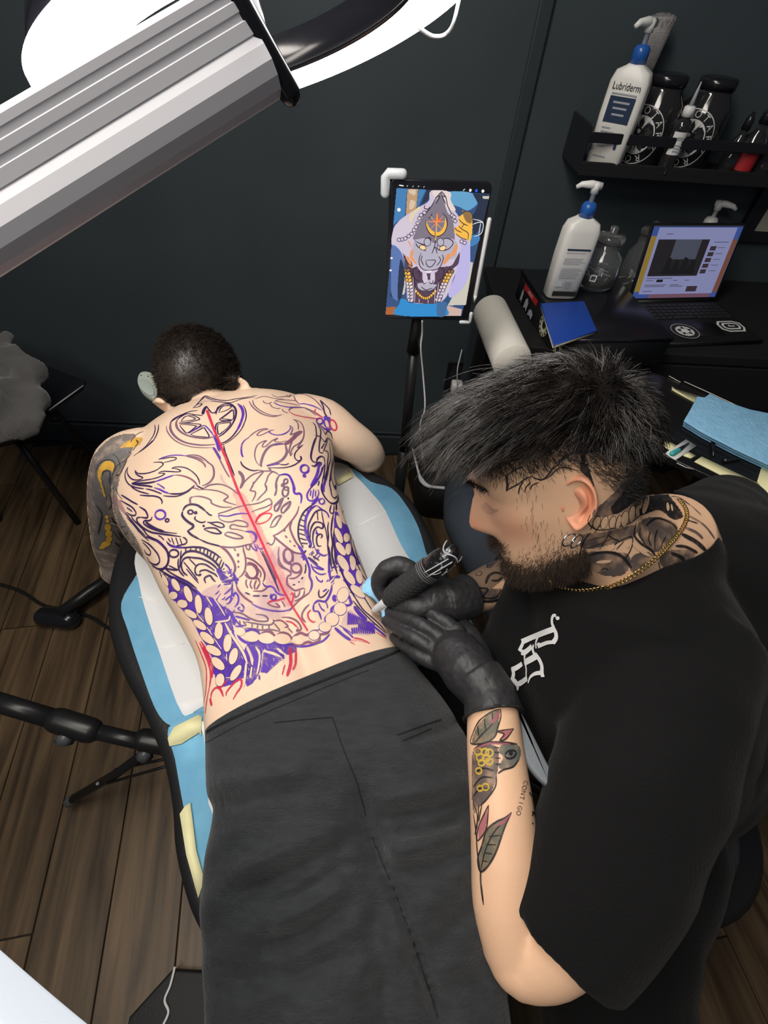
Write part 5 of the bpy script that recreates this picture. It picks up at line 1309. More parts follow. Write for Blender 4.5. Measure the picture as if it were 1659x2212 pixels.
# ------------------------------------------------------------ tray on the right
TRZ = .86
tray = thing('work_tray', 'black film-covered tray edged with masking tape at the right edge', 'tray', (.85, .85, 0))
tro = [PZ(x, y, TRZ) for x, y in ((1400, 800), (1445, 815), (1560, 868), (1720, 935), (1900, 1010), (1900, 1180), (1700, 1105), (1560, 1040), (1440, 985), (1380, 940))]
slab('tray_top', tro, .02, mat('black_cling_film', (.010, .010, .011), .22, spec=.5, bump=.35, bscale=30), tray, bev=.004)
tcen = sum(tro, Vector()) / len(tro)
tube('post', [Vector((tcen.x, tcen.y, TRZ - .02)), Vector((tcen.x, tcen.y, .03))], .022, M_blackmetal, tray, 16)
lathe('foot', [(.22, 0), (.22, .015), (.03, .035)], M_blackmetal, tray, 28, loc=(tcen.x, tcen.y, .003))
for k, P in enumerate(([(1478, 824), (1540, 852), (1600, 880), (1659, 905)], [(1445, 812), (1470, 826)], [(1462, 1000), (1480, 1009), (1500, 1014)], [(1536, 1032), (1545, 1040), (1560, 1048)], [(1598, 1064), (1606, 1074), (1626, 1088)])): tube('film_edge_glint', [PZ(x, y, TRZ + .0005) for x, y in P], .0011, mat('film_glint', (.6, .58, .5), .15), tray, 6)  # pale strips paint the glints along the film
tape([(1451, 834), (1460, 840), (1514, 856), (1506, 872), (1462, 848), (1452, 842)], TRZ + .0015, 'cream tape strip at the far edge of the tray by the blue towels')
tape([(1436, 950), (1452, 957), (1470, 966), (1446, 972), (1432, 962)], TRZ + .0015, 'short cream tape end beside the white card on the tray')
tape([(1484, 974), (1504, 984), (1492, 990), (1476, 984)], TRZ + .0014, 'cream tape bit at the right corner of the white card')
tape([(1516, 986), (1630, 1040), (1659, 1050), (1652, 1068), (1620, 1058), (1500, 997)], TRZ + .0014, 'long cream tape strip along the near edge of the tray')
tape([(1646, 1006), (1700, 1022), (1700, 1080), (1656, 1066), (1636, 1040)], TRZ + .0030, 'cream tape corner piece at the right edge of the tray')
card = thing('card', 'white card with a small teal piece on it, lying on the tray', 'card', PZ(1470, 972, TRZ + .003))
slab('sheet', [PZ(x, y, TRZ + .0035) for x, y in ((1436, 979), (1482, 949), (1505, 963), (1459, 994))], .0008, M_pwhite, card)
tube('teal_tip', [PZ(1452, 980, TRZ + .008), PZ(1466, 972, TRZ + .008)], [.006, .005], mat('teal_plastic', (.05, .42, .42), .3), card, 12, round_cap=True)
tube('dark_pin', [PZ(1466, 972, TRZ + .008), PZ(1488, 957, TRZ + .007)], [.005, .0015], M_blackgloss, card, 10)
for k, (a, b) in enumerate((((1600, 1050), (1625, 1044)), ((1540, 950), (1541, 985)), ((1563, 995), (1600, 992)))):
    tube('needle_pen', [PZ(*a, TRZ + .006), PZ(*b, TRZ + .006)], [.005, .002], M_blackgloss, None, 10, label=('black stub pen on the long tape strip', 'dark needle pointing at the blue towels on the tray', 'thin dark needle lying crossways on the tray')[k], cat='needle')
tw = thing('paper_towel', 'folded stack of blue paper towels on the tray at the right edge', 'paper towel', PZ(1580, 930, TRZ))
for k in range(5):
    dz = TRZ + .006 + .0055 * k; j = 2.5 * (4 - k)
    slab('towel_layer', [PZ(x + (j * .5 if k % 2 else -j * .2), y + j, dz) for x, y in catmull([(1478, 908, 0), (1492, 884, 0), (1506, 856, 0), (1522, 858, 0), (1533, 850, 0), (1572, 868, 0), (1620, 884, 0), (1680, 896, 0), (1740, 915, 0), (1740, 1028, 0), (1659, 1002, 0), (1590, 970, 0), (1520, 934, 0)], 1, True) for (x, y) in ((x, y),)] if False else [PZ(p[0] + (j * .5 if k % 2 else -j * .2), p[1] + j, dz) for p in [(1478, 908), (1492, 884), (1506, 856), (1522, 858), (1533, 850), (1572, 868), (1620, 884), (1680, 896), (1740, 915), (1740, 1028), (1659, 1002), (1590, 970), (1520, 934)]], .0045, M_towel, tw, bev=.0015)
# ------------------------------------------------------------ tablet on its stand
TYy = 0.955
def tp(u, v, l=0.0):
    a, b, c, d = TC; p = a.lerp(b, u).lerp(d.lerp(c, u), v); return p + TN * l
TC = [PY(x, y, TYy) for x, y in ((851, 384), (1071, 397), (1007, 691), (825, 689))]
ex = ((TC[1] - TC[0]) + (TC[2] - TC[3])).normalized(); ey = ((TC[0] - TC[3]) + (TC[1] - TC[2])).normalized(); ey = (ey - ex * ey.dot(ex)).normalized(); TN = ex.cross(ey); TN = TN if TN.y < 0 else -TN
cen = sum(TC, Vector()) / 4; tw_ = ((TC[1] - TC[0]).length + (TC[2] - TC[3]).length) / 2; th_ = ((TC[0] - TC[3]).length + (TC[1] - TC[2]).length) / 2
TC = [cen - ex * tw_ / 2 + ey * th_ / 2, cen + ex * tw_ / 2 + ey * th_ / 2, cen + ex * tw_ / 2 - ey * th_ / 2, cen - ex * tw_ / 2 - ey * th_ / 2]
tab = thing('tablet', 'black tablet showing a coloured back tattoo drawing, held upright on a stand', 'tablet', cen)
rc = []
for (cx_, cy_, a0) in ((1, 1, 0), (-1, 1, 90), (-1, -1, 180), (1, -1, 270)):
    for k in range(6):
        a = math.radians(a0 + 18 * k); rc.append(cen + ex * (cx_ * (tw_ / 2 - .011) + .011 * math.cos(a)) + ey * (cy_ * (th_ / 2 - .011) + .011 * math.sin(a)))
tabf = slab('frame', rc, .008, M_blackgloss, tab, bev=.0015, up=TN)
stl = PY(1063, 472, TYy - .003); stb = PY(1021, 641, TYy - .003)
sty = thing('stylus', 'white stylus clinging to the right edge of the tablet', 'stylus', stb)
sdv = (TC[1] - TC[2]).normalized(); s0 = TC[2] + ex * .0062 + sdv * (th_ * .17) - TN * .004
tube('barrel', [s0 + sdv * .012, s0 + sdv * .150], .0044, M_white, sty, 14, round_cap=True); tube('tip', [s0 - sdv * .004, s0 + sdv * .012], [.0012, .0044], M_white, sty, 12)
# stand
stand = thing('tablet_stand', 'black tripod stand holding the tablet by white corner clamps', 'stand', (PZ(866, 1048, .25).x, PZ(866, 1048, .25).y, 0))
bx = PY(902, 705, TYy + .03); px_ = PY(900, 740, TYy + .03); 
tube('arm', [bx + Vector((0, 0, .06)), PY(893, 760, TYy + .03)], [.012, .016], M_blackmetal, stand, 14)
pbot = Vector((px_.x, TYy + .03, .30))
tube('upper_pole', [PY(895, 750, TYy + .03), Vector((px_.x, TYy + .03, .62))], .0125, M_blackmetal, stand, 14)
tube('lower_pole', [Vector((px_.x, TYy + .03, .64)), pbot - Vector((0, 0, .2))], .0165, M_blackmetal, stand, 14)
for k in range(3):
    a = math.radians(25 + 120 * k); tube('leg', [pbot - Vector((0, 0, .08)), pbot + Vector((.20 * math.cos(a), .20 * math.sin(a), -.293))], .009, M_blackmetal, stand, 10)
def clamp(c, sx, sy, big):
    o = cen + ex * (sx * tw_ / 2) + ey * (sy * th_ / 2); L = .022 if big else .016; w = .0075 if big else .0035
    P = [o + ex * (sx * w) - ey * (sy * L), o + ex * (sx * w) + ey * (sy * w * .3), o + ex * (sx * w * .4) + ey * (sy * w), o - ex * (sx * L) + ey * (sy * w)]
    V, Fc = [], []; tube_into(V, Fc, P, w, 12, up=TN, rb=w * 1.1, round_cap=True); obj('clamp', mesh('clamp', V, Fc), mat('clamp_white', (.62, .66, .68), .4), stand)
clamp(None, -1, 1, True); clamp(None, 1, -1, False)
tube('cross_bar', [cen - ex * (tw_ / 2) + ey * (th_ / 2) - TN * .014, cen + ex * (tw_ / 2) - ey * (th_ / 2) - TN * .014], .006, M_blackmetal, stand, 10)
tube('charging_cable', [PY(912, 692, TYy + .004), PY(912, 720, TYy + .02), PY(909, 752, TYy + .02), PY(914, 810, TYy + .03), PY(918, 880, TYy + .02), PY(908, 915, TYy + .02), PY(909, 950, TYy), PY(914, 990, TYy - .02)], .0021, M_white, None, 8, n=6, label='thin white charging cable hanging from the tablet', cat='cable')
# wall socket and charger
sk = PY(985, 812, WALLY); ob = thing('wall_socket', 'black wall socket plate behind the swept hair', 'socket', (sk.x, WALLY, sk.z))
obj('plate', box_bm(.085, .008, .13, .003, c=(sk.x, WALLY - .004, sk.z)), M_blackgloss, ob, smooth=False)
obj('insert', box_bm(.05, .004, .10, .002, c=(sk.x, WALLY - .0095, sk.z)), M_black, ob, smooth=False)
cg = PY(986, 835, WALLY - .03); t = thing('charger', 'white charger plugged into the black wall socket', 'charger', (cg.x, WALLY - .012, cg.z))
obj('block', box_bm(.045, .045, .05, .007, c=(cg.x, WALLY - .0348, cg.z)), M_white, t)
tube('cord', [Vector((cg.x, WALLY - .058, cg.z + .005)), PY(988, 800, WALLY - .07), PY(993, 775, WALLY - .04), PY(998, 755, WALLY - .02)], .0022, M_white, t, 8, n=5)
# floor tray with white rim between tablet stand and jeans
fz = .20
ft = thing('floor_case', 'black open case with a white rim on the floor beside the jeans', 'case', PZ(940, 1030, 0.0))
Pf = [PZ(x, y, fz) for x, y in ((890, 968), (906, 1028), (916, 1046), (934, 1052), (1010, 1062), (1080, 980), (960, 930))]
slab('box', [p - Vector((0, 0, .004)) for p in Pf], fz - .012, M_black, ft)
tube('rim', [PZ(x, y, fz) for x, y in ((891, 968), (904, 1020), (910, 1036), (920, 1047), (936, 1052), (985, 1056))], [.003, .005, .010, .009, .006, .007], M_white, ft, 10, n=5)
# grey rest beside the left forearm
gr = thing('arm_rest', 'grey padded tab hanging between the forearm and the black shirt', 'rest', PZ(1150, 1620, .84))
ga = catmull([(1104, 1500, 0), (1124, 1530, 0), (1150, 1580, 0), (1180, 1640, 0), (1196, 1672, 0), (1194, 1692, 0), (1186, 1698, 0), (1164, 1680, 0), (1138, 1645, 0), (1126, 1600, 0), (1112, 1550, 0)], 4, True)
slab('pad', [PZ(p[0], p[1], .955) for p in ga], .012, mat('grey_vinyl', (.16, .18, .20), .6, bump=.1, bscale=200), gr, bev=.004)
# ------------------------------------------------------------ marks lying on a surface (ink, stencil, prints)
def hit(bv, px, py):
    d = ray(px, py).normalized(); h = bv.ray_cast(CAM, d)
    return (h[0], h[1]) if h[0] is not None else (None, None)
class Marks:
    """flat marks laid on a surface, collected per colour"""
    def __init__(self, bv, parent, prefix, tiles):
        self.bv, self.parent, self.prefix, self.tiles = bv, parent, prefix, tiles; self.V, self.F, self.mats = {}, {}, {}
    def px(self, tile, s):
        x0, y0, k = self.tiles[tile]; a = [float(t) for t in s.split()] if isinstance(s, str) else list(s)
        return [(x0 + a[i] / k, y0 + a[i + 1] / k) for i in range(0, len(a) - 1, 2)], k
    def buf(self, c): return self.V.setdefault(c, []), self.F.setdefault(c, [])
    def stroke(self, tile, c, w, s, closed=False, taper=True, lift=.0007, n=None, w2=None):
        P, k = self.px(tile, s)
        if k > 6 and c in 'kvgbr' and self.prefix == 'stencil_lines': w = w * 1.0 + 15; w2 = None if w2 is None else w2 + 12
        if self.prefix == 'tattoo' and tile in 'RNT': w = w * 1.25 + 3
        wpx = w / k
        seg = [math.dist(P[i], P[i + 1]) for i in range(len(P) - 1)] or [4]
        n = n or max(2, min(7, int(max(seg) / 2.6) + 1))
        Q = catmull([(x, y, 0) for x, y in P], n, closed)
        if closed: Q.append(Q[0])
        V, F = self.buf(c); prev = None; N = len(Q)
        H_ = [hit(self.bv, q[0], q[1]) for q in Q]
        for i, q in enumerate(Q):
            p, nn = H_[i]
            if p is None: prev = None; continue
            a = H_[max(i - 1, 0)][0] or p; b = H_[min(i + 1, N - 1)][0] or p; t = b - a
            if t.length < 1e-6 or t.length > .03: prev = None; continue
            side = nn.cross(t).normalized(); u = i / max(1, N - 1)
            ww = wpx * (1 if w2 is None else (1 + (w2 / w - 1) * u))
            if taper and not closed: ww *= .35 + .65 * min(1, 5 * min(u, 1 - u) + .15)
            hw = .5 * ww * depth_of(p) / FPX
            o = p + nn * lift; s0 = len(V); V.append(o + side * hw); V.append(o - side * hw)
            if prev is not None: F.append((prev, prev + 1, s0 + 1, s0))
            prev = s0
    def fill(self, tile, c, s, step=2.0, lift=.0005, smooth=True):
        P, k = self.px(tile, s)
        if smooth: P = [(p[0], p[1]) for p in catmull([(x, y, 0) for x, y in P], 4, True)]
        xs, ys = [p[0] for p in P], [p[1] for p in P]; V, F = self.buf(c); idx = {}
        nx, ny = int((max(xs) - min(xs)) / step) + 1, int((max(ys) - min(ys)) / step) + 1
        ins = {}
        for j in range(ny + 1):
            y = min(ys) + j * step + .013
            X = []
            m = len(P)
            for a in range(m):
                (xa, ya), (xb, yb) = P[a], P[(a + 1) % m]
                if (ya > y) != (yb > y): X.append(xa + (y - ya) * (xb - xa) / (yb - ya))
            X.sort()
            for a in range(0, len(X) - 1, 2):
                for i in range(max(0, math.ceil((X[a] - min(xs)) / step)), int((X[a + 1] - min(xs)) / step) + 1): ins[(i, j)] = 1
        for (i, j) in ins:
            p, nn = hit(self.bv, min(xs) + i * step, min(ys) + j * step + .013)
            if p is not None: idx[(i, j)] = len(V); V.append(p + nn * lift)
        for (i, j) in idx:
            q = [(i, j), (i + 1, j), (i + 1, j + 1), (i, j + 1)]
            if all(t in idx for t in q):
                if max((V[idx[q[0]]] - V[idx[t]]).length for t in q[1:]) < .02: F.append(tuple(idx[t] for t in reversed(q)))
            else:
                for tri in ((q[0], q[1], q[3]), ):
                    if all(t in idx for t in tri): F.append(tuple(idx[t] for t in reversed(tri)))
    def oval(self, tile, c, x, y, rx, ry, rot=0, lift=.0010, ring=None, w=5):
        """rot in degrees, clockwise in the picture; ring = outline colour"""
        P, k = self.px(tile, (x, y)); cx, cy = P[0]; a0 = math.radians(rot); rx, ry = rx / k, ry / k
        pt = lambda r, a: (cx + r * (rx * math.cos(a) * math.cos(a0) - ry * math.sin(a) * math.sin(a0)), cy + r * (rx * math.cos(a) * math.sin(a0) + ry * math.sin(a) * math.cos(a0)))
        if c:
            V, F = self.buf(c); rows = []
            for r in (.02, .5, 1.0):
                row = []
                for i in range(20):
                    p, nn = hit(self.bv, *pt(r, 2 * math.pi * i / 20))
                    if p is None: return
                    row.append(len(V)); V.append(p + nn * lift)
                rows.append(row)
            for a, b in zip(rows, rows[1:]):
                for i in range(20): F.append((a[i], b[i], b[(i + 1) % 20], a[(i + 1) % 20]))
            F.append(tuple(rows[0]))
        if ring:
            L = []
            x0, y0, kk = self.tiles[tile]
            for i in range(14): q = pt(1, 2 * math.pi * i / 14); L += [(q[0] - x0) * kk, (q[1] - y0) * kk]
            self.stroke(tile, ring, w, L, closed=True, n=2)
    def build(self, mats):
        for c in self.V:
            if not self.F[c]: continue
            me = mesh(self.prefix[c] if isinstance(self.prefix, dict) else self.prefix, self.V[c], self.F[c])
            obj(self.prefix, me, mats[c], self.parent, kind='stuff')
S6 = 6.636
TL = dict(A=(190, 860, S6), B=(340, 840, S6), C=(520, 840, S6), D=(190, 1060, S6), E=(380, 1040, S6), F=(590, 1000, S6), G=(300, 1240, S6), H=(480, 1200, S6), I=(620, 1180, S6), J=(400, 1380, S6), K=(600, 1320, 5.53), P=(0, 0, 1.0))
I_k = ink('stencil_dark', (0.030, 0.012, 0.075), .25, 120); I_v = ink('stencil_violet', (0.095, 0.026, 0.38), .45, 70); I_g = ink('stencil_faded', (0.19, 0.10, 0.17), .2, 80, .9)
I_b = ink('stencil_brown', (0.22, 0.07, 0.15), .25, 80, .85); I_r = ink('ink_red', (0.62, 0.020, 0.075), .3, 90, .9); I_w = ink('wash_violet', (0.36, 0.17, 0.52), .8, 30, .20); I_p = ink('wash_pink', (0.80, 0.22, 0.30), .6, 25, .35)
BACK = dict(k=I_k, v=I_v, g=I_g, b=I_b, r=I_r, w=I_w, p=I_p, s=M_skin)
mk = Marks(BV_client, client, 'stencil_lines', TL)
